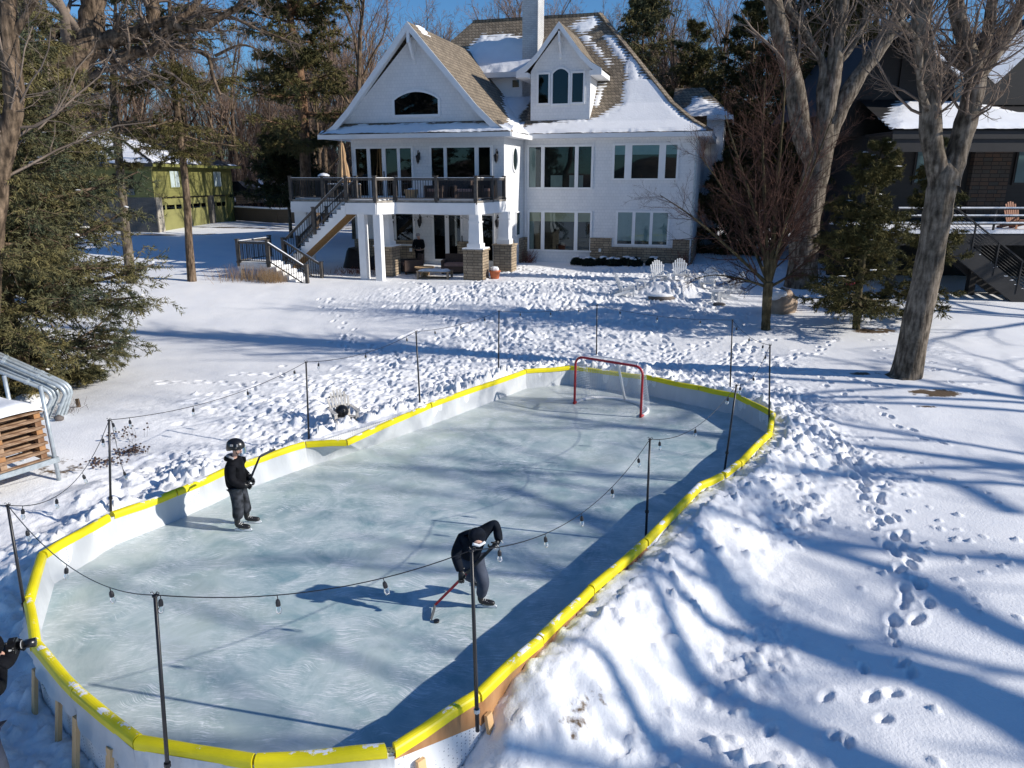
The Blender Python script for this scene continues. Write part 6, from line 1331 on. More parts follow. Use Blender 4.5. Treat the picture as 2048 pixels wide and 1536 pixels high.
pk = D(1805, 60, Yd+2); m_ = MB(); m_.add([(pk.x-.2, Yd+1.8, pk.z), (pk.x+2.6, Yd+1.8, pk.z-1.9), (pk.x+2.6, Yd+10, pk.z-1.9), (pk.x-.2, Yd+10, pk.z)], [(0, 1, 2, 3)]); m_.add([(pk.x-.2, Yd+1.8, pk.z), (pk.x-2.4, Yd+1.8, pk.z-3.2), (pk.x-2.4, Yd+10, pk.z-3.2), (pk.x-.2, Yd+10, pk.z)], [(0, 3, 2, 1)]); KB('gable_roof', m_, 'char')
m_ = MB(); m_.vprism([(pk.x-1.9, EZ), (X0+16, EZ), (X0+16, pk.z-2.0), (pk.x+2.6, pk.z-2.0), (pk.x-.2, pk.z-.1), (pk.x-1.9, pk.z-2.6)], Yd+3.3, Yd+9); KB('gable_wall', m_, 'dark_side')
m_ = MB(); m_.add([(pk.x-.0, Yd+1.75, pk.z+.0), (pk.x+2.6, Yd+1.75, pk.z-1.75), (pk.x+2.6, Yd+8, pk.z-1.75), (pk.x+.0, Yd+8, pk.z+.0)], [(0, 1, 2, 3)]); m_.beam((pk.x+.0, Yd+1.72, pk.z+.02), (pk.x+2.6, Yd+1.72, pk.z-1.78), .12, .10); KB('gable_snow', m_, 'snow_roof')
ra = D(2000, 130, Yd+2.2); rb_ = D(2048, 85, Yd+2.2); dd_ = (rb_-ra).normalized(); m_ = MB(); m_.beam(ra-dd_*.6, ra+dd_*3.2, .9, .12, up=(0, -1, .3)); KB('rake_snow', m_, 'snow_roof')
re_ = ra+dd_*3.3; rs_ = ra-dd_*.7; m_ = MB(); m_.vprism([(rs_.x, EZ+1.2), (re_.x+6, EZ+1.2), (re_.x+6, re_.z-.12-.6), (re_.x, re_.z-.12), (rs_.x, rs_.z-.12)], Yd+2.35, Yd+9.5); KB('side_gable', m_, 'dark_side')
# its deck and stairs
DZ = D(1900, 466, 27.5).z; Yk = 27.5; dk2 = empty('charcoal_deck', (dx(1900, Yk), Yk, 1.2), 0, 'charcoal deck with snowy floor, horizontal rails and cable-railed stairs descending to the right', 'deck')
xk0 = D(1792, 466, Yk).x; m_ = MB(); m_.box(xk0, xk0+14, Yk, Yd+2.5, DZ-.45, DZ-.02); m_.build('deck_frame', M['char'], dk2)
m_ = MB(); m_.box(xk0, xk0+14, Yk-.03, Yd+2.4, DZ-.02, DZ+.10); m_.build('deck_snow', M['snow_roof'], dk2)
for k in range(3):
    z = DZ+.32+k*.27; m_ = MB(); m_.beam((xk0, Yk+.05, z), (xk0+14, Yk+.05, z), .05, .05); m_.beam((xk0, Yk+.05, z), (xk0, Yd+2, z), .05, .05); m_.build('rail', M['char'], dk2); m_ = MB(); m_.beam((xk0, Yk+.05, z+.05), (xk0+14, Yk+.05, z+.05), .07, .05); m_.build('rail_snow', M['snow_roof'], dk2)
for k in range(8): m_ = MB(); m_.box(xk0+k*1.8-.03, xk0+k*1.8+.03, Yk+.02, Yk+.08, DZ, DZ+.9); m_.build('rail_post', M['char'], dk2)
for xx in (xk0+.3, xk0+3.4, xk0+7.0, xk0+10): m_ = MB(); m_.box(xx-.12, xx+.12, Yk+.4, Yk+.64, .6, DZ-.45); m_.build('post', M['char'], dk2)
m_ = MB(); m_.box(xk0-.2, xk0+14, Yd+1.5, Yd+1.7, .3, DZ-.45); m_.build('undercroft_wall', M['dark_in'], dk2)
sa = D(1893, 478, Yk-.6); sb = D(2075, 622, Yk-.6); m_ = MB(); m_.beam(sa, sb, .12, .62, up=(0, 0, 1)); m_.build('stringer', M['char'], dk2); m_ = MB(); m_.beam(sa+Vector((0, 1.2, 0)), sb+Vector((0, 1.2, 0)), .12, .5); m_.build('stringer', M['char'], dk2)
m_ = MB(); sm_ = MB()
for i in range(17):
    p = sa+(sb-sa)*((i+.5)/17)+Vector((0, 0, .22)); m_.box(p.x-.16, p.x+.16, p.y+.07, p.y+1.13, p.z-.03, p.z); 
    if i > 3: sm_.blob((p.x, p.y+.0, p.z+.08), (.13, .07, .04), 6, 4, .2)
m_.build('treads', M['char'], dk2); sm_.build('tread_snow', M['snow_roof'], dk2)
m_ = MB()
for k in range(8): z = .35+k*.11; m_.tube([sa+Vector((0, -.05, z)), sb+Vector((0, -.05, z))], .008, 4)
for i in range(5): p = sa+(sb-sa)*(i/4); m_.beam(p+Vector((0, -.05, 0)), p+Vector((0, -.05, 1.2)), .05, .05, up=(1, 0, 0))
m_.beam(sa+Vector((0, -.05, 1.2)), sb+Vector((0, -.05, 1.2)), .06, .05); m_.build('cable_railing', M['char'], dk2)
# ================================================================ ADIRONDACK CHAIRS
M['chair_white'] = mat('white_painted_wood', (.70, .71, .72), .6, .04, 4); M['chair_grey'] = mat('weathered_pale_wood', (.56, .53, .49), .75, .22, 6, .3, 20, stretch=(1, 1, .3)); M['chair_brown'] = mat('orange_brown_wood', (.30, .13, .07), .7, .15, 5)
def adirondack(mt, name='adirondack_chair'):
    e = empty(name, (0, 0, 0)); W_ = .30
    def part(nm, mb): return mb.build(nm, M[mt], e, world=False)
    for sx in (-1, 1):
        m_ = MB(); m_.beam((sx*(W_-.02), -.42, .30), (sx*(W_-.02), .52, .06), .03, .12); part('rear_leg', m_)
        m_ = MB(); m_.beam((sx*(W_+.02), -.40, 0), (sx*(W_+.02), -.40, .52), .09, .03, up=(0, 1, 0)); part('front_leg', m_)
        m_ = MB(); m_.prism([(sx*(W_+.10), -.50), (sx*(W_+.12), -.30), (sx*(W_+.06), .30), (sx*(W_-.0), .32), (sx*(W_-.02), -.48)][::(1 if sx > 0 else -1)], .52, .545); part('armrest', m_)
    m_ = MB()
    for i in range(6): y = -.44+i*.095; z = .335-.24*(y+.44)/.94*1.0; m_.beam((-W_, y, z+.05), (W_, y, z+.05), .08, .02, up=(0, .25, 1))
    part('seat', m_)
    m_ = MB(); nS = 7
    for i in range(nS):
        f = (i-(nS-1)/2)/((nS-1)/2); xb = f*.24; xt = f*.31; hh = .80-.17*f*f-.05*abs(f)**3
        a = Vector((xb, .10, .24)); b_ = Vector((xt, .10+.36*hh, .24+hh)); m_.beam(a, b_, .066, .018, up=(0, -1, .4))
    m_.beam((-.31, .245, .56), (.31, .245, .56), .03, .06); m_.beam((-.28, .37, .82), (.28, .37, .82), .03, .05); part('backrest', m_); return e
ad0 = adirondack('chair_white'); GC = 'white chairs round the snowed-in fire pit'
chs = [((1246, 590), 1.75, 'white adirondack chair facing right, leftmost of the ring by the fire pit'), ((1316, 577), .12, 'white slatted chair facing the rink, next right of the round side table'), ((1358, 579), -.1, 'white slatted chair facing the rink, snow streaks on its back, middle of the ring'),
       ((1416, 584), -.55, 'white chair in blue shade turned slightly left, fourth of the ring'), ((1450, 597), -1.6, 'white chair in profile facing left, beside the small maple'), ((1468, 586), -1.45, 'white chair mostly hidden behind the one in profile by the small maple')]
for i, ((u, v), rz, lab) in enumerate(chs):
    p = G(u, v); c = ad0 if i == 0 else copy_tree(ad0); c.location = (p.x, p.y, gz(p.x, p.y)-.04); c.rotation_euler = (0, 0, rz); c['label'] = lab; c['category'] = 'chair'; c['group'] = GC; c.scale = (.86,)*3
def sidetab(u, v, lab):
    p = G(u, v); e = empty('side_table', (p.x, p.y, p.z-.05), 0, lab, 'table', 'white side tables by the fire pit'); m_ = MB(); m_.lathe([(0, .46), (.3, .46), (.3, .5), (0, .5)], (p.x, p.y, p.z-.05), 12); m_.build('tabletop', M['chair_white'], e)
    for k in range(4): a = k*math.pi/2+.7; m_ = MB(); m_.beam((p.x+.2*math.cos(a), p.y+.2*math.sin(a), p.z-.05), (p.x+.2*math.cos(a), p.y+.2*math.sin(a), p.z+.41), .04, .04, up=(1, 0, 0)); m_.build('leg', M['chair_white'], e)
sidetab(1282, 583, 'small round white table left of the chairs facing the rink'); sidetab(1432, 604, 'small white table in front of the chair in profile')
# boulders at the pit
M['rock'] = mat('granite', (.14, .12, .11), .9, .3, 4, .8, 8); M['rock_tan'] = mat('tan_boulder', (.36, .27, .20), .85, .25, 3, .6, 6)
def rock(name, p, r, mt, lab, cap=True, seed=1, cat='boulder'):
    random.seed(seed); e = empty(name, (p.x, p.y, p.z), 0, lab, cat); m_ = MB(); m_.blob((p.x, p.y, p.z+r[2]*.3), r, 10, 7, .14); m_.build('stone', M[mt], e, smooth=True)
    if cap: m_ = MB(); m_.blob((p.x-.1*r[0], p.y, p.z+r[2]*.85), (r[0]*.9, r[1]*.9, r[2]*.55), 12, 6, .05); m_.build('snow_cap', M['snow_roof'], e, smooth=True)
rock('boulder', G(1322, 598), (.55, .3, .16), 'rock', 'dark flat boulder poking out of the snow heap before the white chairs', True, 2); rock('boulder', G(1295, 585), (.3, .2, .12), 'rock', 'small dark stone left of the snow heap by the white chairs', True, 3); rock('boulder', G(1438, 610), (.25, .15, .08), 'rock', 'small dark stone near the chair in profile', False, 4)
p = G(1560, 622); rock('boulder', p, (.55, .5, .62), 'rock_tan', 'tan boulder with snow on top standing right of the small maple', False, 5)
m_ = MB(); m_.blob((p.x-.28, p.y-.05, p.z+.62), (.45, .42, .22), 12, 6, .06); o = m_.build('boulder_snow_cap', M['snow_roof'], smooth=True); tag(o, 'smooth cap of snow lying on the tan boulder', 'snow')
# shrubs along the house
M['shrub'] = mat('dark_shrub', (.018, .028, .016), .85, .4, 6)
for i, (xl, zz) in enumerate([(-5.48, 1.7), (-4.85, 1.55), (-4.23, 1.68), (-3.6, 1.55), (-3.07, 1.7), (-2.6, 1.5), (-1.75, 1.65)]):
    yl = -.75-(.35 if i in (1, 3, 5) else 0); p = HL(xl, yl, 0); p.z = ground(p.x, p.y); rg = np.random.default_rng(60+i)
    e = empty('round_shrub', tuple(p), 0, ['round dark shrub nearest the low window, first of the row along the house', 'round dark shrub second from the left along the house wall', 'round dark shrub third from the left along the house wall', 'round dark shrub in the middle of the row along the house wall', 'round dark shrub fifth from the left along the house wall', 'largest dark shrub of the row, sixth along the house wall', 'round dark shrub standing apart at the right end of the row'][i], 'shrub', 'clipped shrubs with snow along the house wall')
    n_ = 900; dv = nrm(rg.normal(size=(n_, 3))); dv[:, 2] = np.abs(dv[:, 2]); R_ = .30 if i != 5 else .36; c0_ = np.array([p.x, p.y, p.z+.02]); q = c0_+dv*R_*rg.uniform(.5, 1.0, (n_, 1))*np.array([1, 1, .9])
    pts = np.stack([q, q+dv*.06], 1); v, f = needles(pts, 4, .10, .05, rg); npmesh('foliage', v, f, M['shrub'], e)
    m_ = MB(); random.seed(i)
    for k in range(9): a = random.uniform(0, 6.3); r_ = random.uniform(0, .3); m_.blob((p.x+r_*math.cos(a), p.y+r_*math.sin(a), p.z+.38*math.sqrt(max(.1, 1-(r_/.45)**2))+.02), (random.uniform(.05, .12), random.uniform(.05, .1), .035), 6, 4, .2)
    m_.build('snow_flecks', M['snow_roof'], e)
# dry stalks: by the stairs, by the light pole, at the wall corners
M['straw'] = mat('dry_straw', (.36, .24, .13), .9, .3, 8); M['seed'] = mat('dry_seed_heads', (.085, .055, .045), .9, .3, 20); M['red_twig'] = mat('rusty_stems', (.20, .07, .04), .9, .3, 6)
def tuft(name, p, n_, hgt, spread, mt, lab, heads=False, cat='dry grass', w_=.006, lean=.25, xs=1.):
    rg = np.random.default_rng(int(abs(p.x*100)) % 999); e = empty(name, tuple(p), 0, lab, cat); ox = rg.normal(0, spread, (n_, 2))*np.array([xs, 1]); P0 = np.stack([p.x+ox[:, 0], p.y+ox[:, 1], np.full(n_, p.z-.03)], -1)
    pts, r = polyl(P0, np.stack([rg.normal(0, lean, n_), rg.normal(0, lean, n_), np.ones(n_)], -1), hgt*rg.uniform(.5, 1.1, n_), np.full(n_, w_), 4, .10, -.02, .4, rg); T = TM(); T.add(pts, r, 3); T.build('stems', mt, e)
    if heads: m_ = MB(); [m_.blob(tuple(q), (.022, .022, .018), 5, 4, .2) for q in pts[:, -1]]; m_.build('seed_heads', M['seed'], e)
p = HL(-18.3, -9.75, 0); p.z = gz(p.x, p.y); tuft('dry_grass', p, 260, .75, .32, 'straw', 'clump of dry tan grass in front of the stair landing', xs=2.2); p = HL(-17.0, -9.75, 0); p.z = gz(p.x, p.y); tuft('dry_grass', p, 240, .7, .2, 'straw', 'denser tuft of golden dry grass at the foot of the lower stairs', xs=1.5)
p = G(262, 905); tuft('dry_flowers', p, 70, .10, .13, 'seed', 'low patch of dried brown flower heads left of the light pole', True, 'dried plants', .003); p = G(200, 925); tuft('dry_flowers', p, 55, .07, .13, 'seed', 'dark dried plants poking from snow behind the light pole', True, 'dried plants', .003, xs=1.6); p = G(262, 872); tuft('dry_flowers', p, 26, .24, .22, 'seed', 'sparse tall dried stems beyond the light pole by the string lights', True, 'dried plants', .003, .4)
for xl, lab in ((-8.1, 'rusty leafless bush in the inner corner of the white house'), (-.35, 'rusty leafless bush at the right corner of the white house')): p = HL(xl, -.7, 0); p.z = ground(p.x, p.y); tuft('bare_bush', p, 90, .8, .18, 'red_twig', lab, False, 'bush', .008, .5)
p = HL(-14.6, -6.6, 0); p.z = ground(p.x, p.y); tuft('bare_bush', p, 120, .3, .5, 'red_twig', 'low rust coloured groundcover at the edge of the dark patio', False, 'bush', .012, .6)
p = G(128, 820); tuft('twiggy_plant', p, 60, .25, .22, 'seed', 'tangle of thin twigs at the foot of the bent steel pipes', False, 'dried plants', .004, .7); p = G(75, 770); tuft('rust_fern', p, 160, .45, .22, 'red_twig', 'rust brown dead shrub behind the bent steel pipes', False, 'bush', .01, .5)
# bird on the snow
p = G(1131, 524); e = empty('bird', tuple(p), 0, 'small dark blue bird on the snow in front of the low house window', 'bird'); m_ = MB(); m_.tube([(p.x-.26, p.y, p.z+.02), (p.x-.12, p.y, p.z+.08), (p.x, p.y, p.z+.15), (p.x+.10, p.y, p.z+.22), (p.x+.15, p.y, p.z+.26), (p.x+.22, p.y, p.z+.26)], [.012, .035, .075, .06, .045, .006], 8); m_.build('body', mat('dark_plumage', (.03, .04, .07), .6), e, smooth=True)
# ================================================================ CHAIR BY THE RINK WITH GEAR
cg = adirondack('chair_grey', 'weathered_lawn_chair'); p = G(686, 851); cg.location = (p.x, p.y, p.z+.0); cg.rotation_euler = (0, 0, .55); cg.scale = (.74,)*3; tag(cg, 'weathered pale wooden lawn chair sunk in churned snow beside the rink boards', 'chair')
M['helm'] = mat('black_plastic', (.01, .01, .011), .3, .1, 6, spec=.6)
q = Vector((p.x+.0, p.y-.02, p.z+.34)); e = empty('hockey_helmet', tuple(q-Vector((0, 0, .12))), 0, 'black hockey helmet with a wire cage lying on the weathered lawn chair', 'helmet'); m_ = MB(); m_.blob(tuple(q), (.15, .17, .14), 12, 8, .02); m_.build('shell', M['helm'], e, smooth=True)
m_ = MB(); [m_.tube([(q.x-.11, q.y-.12, q.z-.10+k*.04), (q.x, q.y-.21, q.z-.10+k*.04), (q.x+.11, q.y-.12, q.z-.10+k*.04)], .006, 4) for k in range(5)]; [m_.tube([(q.x+a, q.y-.20+abs(a)*.5, q.z-.12), (q.x+a, q.y-.20+abs(a)*.5, q.z+.08)], .006, 4) for a in (-.08, -.03, .03, .08)]; m_.build('cage', M['black_metal'], e)
p2 = p+Vector((.25, -.22, .24)); e = empty('spare_hockey_stick', tuple(p2), 0, 'short black hockey stick end lying across the weathered lawn chair', 'hockey stick'); m_ = MB(); m_.beam(p2+Vector((-.3, .1, .03)), p2+Vector((.28, -.1, -.08)), .03, .02); m_.build('shaft', M['helm'], e)
# ================================================================ PALLET RACK, STEEL PIPES
rkA = G(119, 962); rkB = P(-60, 1022, rkA.z); e = empty('steel_rack', (rkA.x, rkA.y, 0), 0, 'galvanised steel rack frame holding wooden pallets at the left edge', 'rack')
ru = (rkB-rkA).normalized(); rn = Vector((-ru.y, ru.x, 0)) if Vector((-ru.y, ru.x, 0)).y > 0 else Vector((ru.y, -ru.x, 0)); RLn = 2.6
zdk = .42
def RP(a, b_, z): return rkA+ru*a+rn*b_+Vector((0, 0, z))
m_ = MB(); tp = D(82, 782, RP(.1, .0, 0).y); hgt = 1.75
m_.tube([RP(0, .0, -.1), RP(.03, 0, hgt)], .035, 8); m_.build('upright', M['galv'], e, smooth=True)
m_ = MB(); m_.tube([RP(RLn*.42, -.06, -.3), RP(RLn*.42, -.02, zdk)], .03, 8); m_.build('front_leg', M['galv'], e, smooth=True)
m_ = MB(); m_.tube([RP(-.03, 1.25, -.1), RP(0, 1.25, hgt)], .035, 8); m_.build('upright', M['galv'], e, smooth=True)
m_ = MB(); m_.beam(RP(-.05, 0, zdk-.02), RP(RLn, 0, zdk-.02), .07, .09); m_.beam(RP(-.05, 1.2, zdk-.02), RP(RLn, 1.2, zdk-.02), .07, .09); m_.beam(RP(0, 0, zdk-.02), RP(0, 1.2, zdk-.02), .05, .08); m_.build('base_rail', M['galv'], e)
M['pallet'] = mat('pallet_wood', (.20, .105, .055), .85, .2, 6, .3, 20, col2=(.42, .29, .19), stretch=(1, 1, 1))
for k in range(6):
    z = zdk+.04+k*.145; pe = empty('wooden_pallet', tuple(RP(.7, .6, z)), 0, ['weathered wooden pallet at the bottom of the stack on the steel rack', 'wooden pallet second from the bottom of the rack stack', 'wooden pallet third from the bottom of the rack stack', 'wooden pallet third from the top of the rack stack', 'wooden pallet just under the topmost one on the rack', 'topmost wooden pallet, covered by snow, on the steel rack'][k], 'pallet', 'pallets stacked on the steel rack')
    m_ = MB(); [m_.beam(RP(.08, y, z+.132), RP(RLn, y, z+.132), .09, .018) for y in (.02, .22, .42, .62, .82, 1.02, 1.18)]; m_.build('top_boards', M['pallet'], pe)
    m_ = MB(); [m_.beam(RP(.08, y, z+.01), RP(RLn, y, z+.01), .09, .018) for y in (.02, .6, 1.18)]; m_.build('bottom_boards', M['pallet'], pe)
    for a in (.16, .80, 1.45, 2.1): m_ = MB(); m_.beam(RP(a, .02, z+.07), RP(a, 1.2, z+.07), .10, .095); m_.build('stringer', M['ply'] if k % 2 else M['pallet'], pe)
zt = zdk+.04+6*.145; m_ = MB(); m_.grid(lambda s, t: tuple(RP(.05+s*(RLn), -.03+t*1.28, zt-.01+.17*min(1, 9*s+.0, 8*(1-s)+.3, 7*t+.05, 7*(1-t)+.3)**.5+.02*math.sin(s*9+t*5))), 30, 18); o = m_.build('snow_blanket', M['snow_roof'], smooth=True); tag(o, 'thick smooth blanket of snow lying on the stacked pallets', 'snow')
for i in range(6):
    r0 = D(-130+0*i, 620+i*13, 13.4+.0*i); yy = 14.2-i*.14; g0 = G(131-i*9, 826+i*4)
    if i >= 3: g0 = G(122-i*7-3, 830+(i-3)*3+2)
    yb = g0.y; top = D([140,135,128,114,108,101][i], [770,772,776,775,779,783][i], yb); far = D(-120, [655,662,670,678,688,698][i], yb-.2)
    e = empty('bent_steel_pipe', tuple(g0), 0, ['bent galvanised pipe furthest right of the six bundled pipes', 'bent galvanised pipe second from the right of the bundle', 'bent galvanised pipe third from the right of the bundle', 'bent galvanised pipe third from the left of the bundle', 'bent galvanised pipe second from the left of the bundle', 'bent galvanised pipe nearest the camera, leftmost foot of the bundle'][i], 'steel pipe', 'bent steel pipes bundled in the snow')
    dr_ = (far-top).normalized(); m_ = MB(); cpts = [g0-Vector((0, 0, .3)), g0, top-Vector((0, 0, .16))]+[top-Vector((0, 0, .16))*(1-t)**2+dr_*.18*t**2 for t in (.35, .65)]+[top+dr_*.18, far]
    m_.tube(cpts, .042, 9); m_.build('pipe', M['galv'], e, smooth=True)
    m_ = MB(); 
    for t in (.22, .5, .78): q = top+(far-top)*t; m_.tube([q-dr_*.03, q+dr_*.03], .053, 8)
    q = g0+(top-g0)*.45; m_.tube([q-Vector((0, 0, .02)), q+Vector((0, 0, .02))], .053, 8); m_.build('clamp', M['galv'], e)
p = G(158, 812); e = empty('short_post', tuple(p), 0, 'short dark wooden stub in the snow right of the bent steel pipes', 'post'); m_ = MB(); m_.beam(p-Vector((0, 0, .1)), p+Vector((-.02, 0, .17)), .07, .05, up=(0, 1, 0)); m_.build('stub', M['bark_brown'], e)
rock('stone', G(118, 838), (.10, .08, .07), 'rock', 'small grey stone in front of the bent steel pipes', False, 8, 'stone'); p = G(20, 815); rock('snowy_stump', p, (.16, .14, .14), 'bark_pine', 'brown stump beside a rounded snow mound at the left edge', False, 9, 'stump'); m_ = MB(); m_.blob((p.x+.4, p.y+.1, p.z+.05), (.45, .35, .25), 12, 6, .04); o = m_.build('snow_mound', M['snow_roof'], smooth=True); tag(o, 'rounded mound of snow beside the brown stump at the left', 'snow')
# ================================================================ PEOPLE
def skin(name, verts, edges, rad, m, parent, sub=2, root=0):
    """one continuous skinned surface; verts world, rad (rx, ry)"""
    Ri = ROOTM[parent.name].inverted(); me = bpy.data.meshes.new(name); me.from_pydata([tuple(Ri @ Vector(v)) for v in verts], edges, []); me.materials.append(M[m] if isinstance(m, str) else m)
    o = bpy.data.objects.new(name, me); COL.objects.link(o); o.parent = parent; ROOTM[o.name] = ROOTM[parent.name]
    o.modifiers.new('Skin', 'SKIN').use_smooth_shade = True
    for i, r in enumerate(rad): d = me.skin_vertices[0].data[i]; d.radius = r if hasattr(r, '__len__') else (r, r); d.use_root = (i == root)
    s = o.modifiers.new('Sub', 'SUBSURF'); s.levels = sub; s.render_levels = sub
    return o
M['skin'] = mat('skin', (.55, .33, .25), .6, .06, 12); M['jacket'] = mat('black_jacket', (.006, .0065, .009), .8, .35, 10, .8, 9, spec=.12); M['jacket_navy'] = mat('dark_navy_jacket', (.007, .010, .017), .8, .3, 9, .8, 8, spec=.12)
M['pants_black'] = mat('black_snow_pants', (.007, .008, .010), .8, .0, 9, .6, 12, col2=(.06, .066, .08), spec=.15, detail=7); M['pants_grey'] = mat('slate_trousers', (.055, .066, .095), .8, .2, 6, .5, 9, spec=.2); M['skate'] = mat('black_skate', (.012, .012, .013), .4, .2, 20, spec=.5)
M['blade_white'] = mat('white_blade_holder', (.72, .74, .76), .4, .05, 5); M['hoodie'] = mat('grey_hood_lining', (.30, .30, .31), .9, .1, 10); M['glove_trim'] = mat('white_glove_trim', (.55, .55, .54), .7, .1, 10); M['stick_red'] = mat('red_stick', (.36, .015, .03), .4, .3, 14); M['stick_grey'] = mat('grey_taped_blade', (.06, .065, .075), .6, .2, 14)
M['hair'] = mat('brown_hair', (.05, .03, .02), .8, .3, 20); M['eye'] = mat('dark_eye', (.01, .008, .006), .2); M['lip'] = mat('lip', (.42, .17, .15), .6)
def V3(*a): return Vector(a)
class Fig:
    def __init__(s, loc, rz, label, rs=1., sc=1.): s.rs = rs; s.F = Matrix.Translation(loc) @ Matrix.Rotation(rz, 4, 'Z') @ Matrix.Scale(sc, 4); s.e = empty('person', tuple(loc), rz, label, 'person'); ROOTM[s.e.name] = Matrix.Translation(loc) @ Matrix.Rotation(rz, 4, 'Z')
    def w(s, p): return s.F @ Vector(p)
    def sk(s, name, pts, edges, rad, m, sub=2, root=0): return skin(name, [s.w(p) for p in pts], edges, [(q[0]*s.rs, q[1]*s.rs) if hasattr(q, '__len__') else q*s.rs for q in rad], m, s.e, sub, root)
    def mb(s, name, mb_, m, smooth=True, par=None): mb_.v = [tuple(s.w(p)) for p in mb_.v]; return mb_.build(name, M[m], par or s.e, smooth=smooth)
def skate(fg, ank, ang, pitch=0):
    """skate boot with blade; toe direction ang (local), ank = ankle point"""
    c, s_ = math.cos(ang), math.sin(ang); f = Vector((c, s_, 0)); up = Vector((0, 0, 1)); a = Vector(ank)
    def q(x, z): return a+f*x+up*z
    fg.sk('skate_boot', [q(-.015, .13), q(-.02, .03), q(-.03, -.055), q(.05, -.06), q(.13, -.07), q(.185, -.075)], [(0,1),(1,2),(2,3),(3,4),(4,5)], [(.066,.068),(.06,.064),(.058,.058),(.056,.056),(.054,.048),(.042,.036)], 'skate', 1)
    m_ = MB(); side = Vector((-s_, c, 0))*.011
    prof_ = [(-.07, -.105), (-.075, -.135), (.18, -.135), (.205, -.12), (.19, -.10), (.12, -.10), (.08, -.122), (.02, -.122), (-.01, -.105)]
    n_ = len(prof_); vs = [q(x, z)-side for x, z in prof_]+[q(x, z)+side for x, z in prof_]; m_.add(vs, [tuple(range(n_)), tuple(range(n_, 2*n_))[::-1]]+[(i, n_+i, n_+(i+1) % n_, (i+1) % n_) for i in range(n_)]); fg.mb('blade_holder', m_, 'blade_white', False)
    m_ = MB(); side *= .2; vs = [q(x, z)-side for x, z in ((-.08, -.135), (.21, -.135), (.20, -.155), (-.075, -.155))]+[q(x, z)+side for x, z in ((-.08, -.135), (.21, -.135), (.20, -.155), (-.075, -.155))]; m_.add(vs, [(0,1,2,3),(4,7,6,5),(0,4,5,1),(2,6,7,3),(1,5,6,2),(0,3,7,4)]); fg.mb('steel_runner', m_, 'galv', False)
    m_ = MB(); [m_.beam(q(.02+.025*k, -.005-.014*k)+Vector((-s_, c, 0))*.035, q(.02+.025*k, -.005-.014*k)-Vector((-s_, c, 0))*.035, .008, .008) for k in range(5)]; fg.mb('laces', m_, 'glove_trim', False)
def glove(fg, wrist, d, side, curl=1., trim=True, name='hockey_glove'):
    """padded glove: palm, four curled fingers of unequal length and a thumb; d forward, side = thumb side"""
    w_ = Vector(wrist); d = Vector(d).normalized(); t = Vector(side); t = (t-d*t.dot(d)).normalized(); n_ = d.cross(t)     # fingers curl towards n_
    pts = [w_-d*.05, w_, w_+d*.045, w_+d*.085]; rad = [(.048, .05), (.045, .042), (.05, .036), (.046, .032)]; ed = [(0, 1), (1, 2), (2, 3)]
    for k, (o_, L_) in enumerate([(.033, .068), (.011, .078), (-.012, .072), (-.034, .056)]):
        b_ = w_+d*.085+t*o_; p1 = b_+d*L_*.35+n_*L_*.18*curl; p2 = p1+(d*.25+n_*.8*curl).normalized()*L_*.42; p3 = p2+(-d*.55*curl+n_*.5).normalized()*L_*.34
        i = len(pts); pts += [b_, p1, p2, p3]; rad += [.0135, .0145, .014, .011]; ed += [(3, i), (i, i+1), (i+1, i+2), (i+2, i+3)]
    b_ = w_+d*.02+t*.042; i = len(pts); p1 = b_+(t*.5+d*.6+n_*.3).normalized()*.035; p2 = p1+(d*.6+n_*.8*curl-t*.1).normalized()*.032
    pts += [b_, p1, p2]; rad += [.017, .0165, .012]; ed += [(1, i), (i, i+1), (i+1, i+2)]
    fg.sk(name, pts, ed, rad, 'skate', 1)
    if trim: m_ = MB(); [m_.beam(w_+d*(.02+.025*k)-t*.03-n_*.038, w_+d*(.02+.025*k)+t*.03-n_*.038, .012, .008) for k in range(3)]; m_.tube([w_-d*.055-t*.04-n_*.03, w_-d*.055-n_*.052, w_-d*.055+t*.04-n_*.03], .008, 5); fg.mb('glove_trim', m_, 'glove_trim', False)
def face(fg, c, f, up=(0, 0, 1), r=.095, hair=True):
    """head features on the front of a skull centred at c looking along f"""
    c = Vector(c); f = Vector(f).normalized(); up = Vector(up); up = (up-f*up.dot(f)).normalized(); s_ = f.cross(up)
    m_ = MB(); 
    for k in (-1, 1): m_.blob(tuple(c+f*r*.86+s_*k*.033+up*.005), (.0115, .0115, .008), 8, 5)
    fg.mb('eyes', m_, 'eye')
    m_ = MB(); m_.tube([c+f*r*.93-up*.048-s_*.022, c+f*r*.97-up*.050, c+f*r*.93-up*.048+s_*.022], [.004, .006, .004], 5); fg.mb('mouth', m_, 'lip')
def headpts(c, f, r=.095):
    """skull chain: neck->jaw->skull plus nose and ears; returns pts, rad, edges relative indices"""
    c = Vector(c); f = Vector(f).normalized(); s_ = f.cross(Vector((0, 0, 1))).normalized(); u = s_.cross(f)
    pts = [c-u*.15-f*.02, c-u*.075+f*.02, c, c+u*.06, c+f*r*.80-u*.018, c+f*(r*.80+.026)-u*.028, c+s_*.082-u*.01-f*.005, c+s_*.095-u*.005-f*.012, c-s_*.082-u*.01-f*.005, c-s_*.095-u*.005-f*.012]
    rad = [(.045, .045), (.058, .066), (.078, .092), (.062, .078), (.016, .02), (.009, .010), (.012, .02), (.009, .022), (.012, .02), (.009, .022)]
    return pts, rad, [(0, 1), (1, 2), (2, 3), (2, 4), (4, 5), (2, 6), (6, 7), (2, 8), (8, 9)]
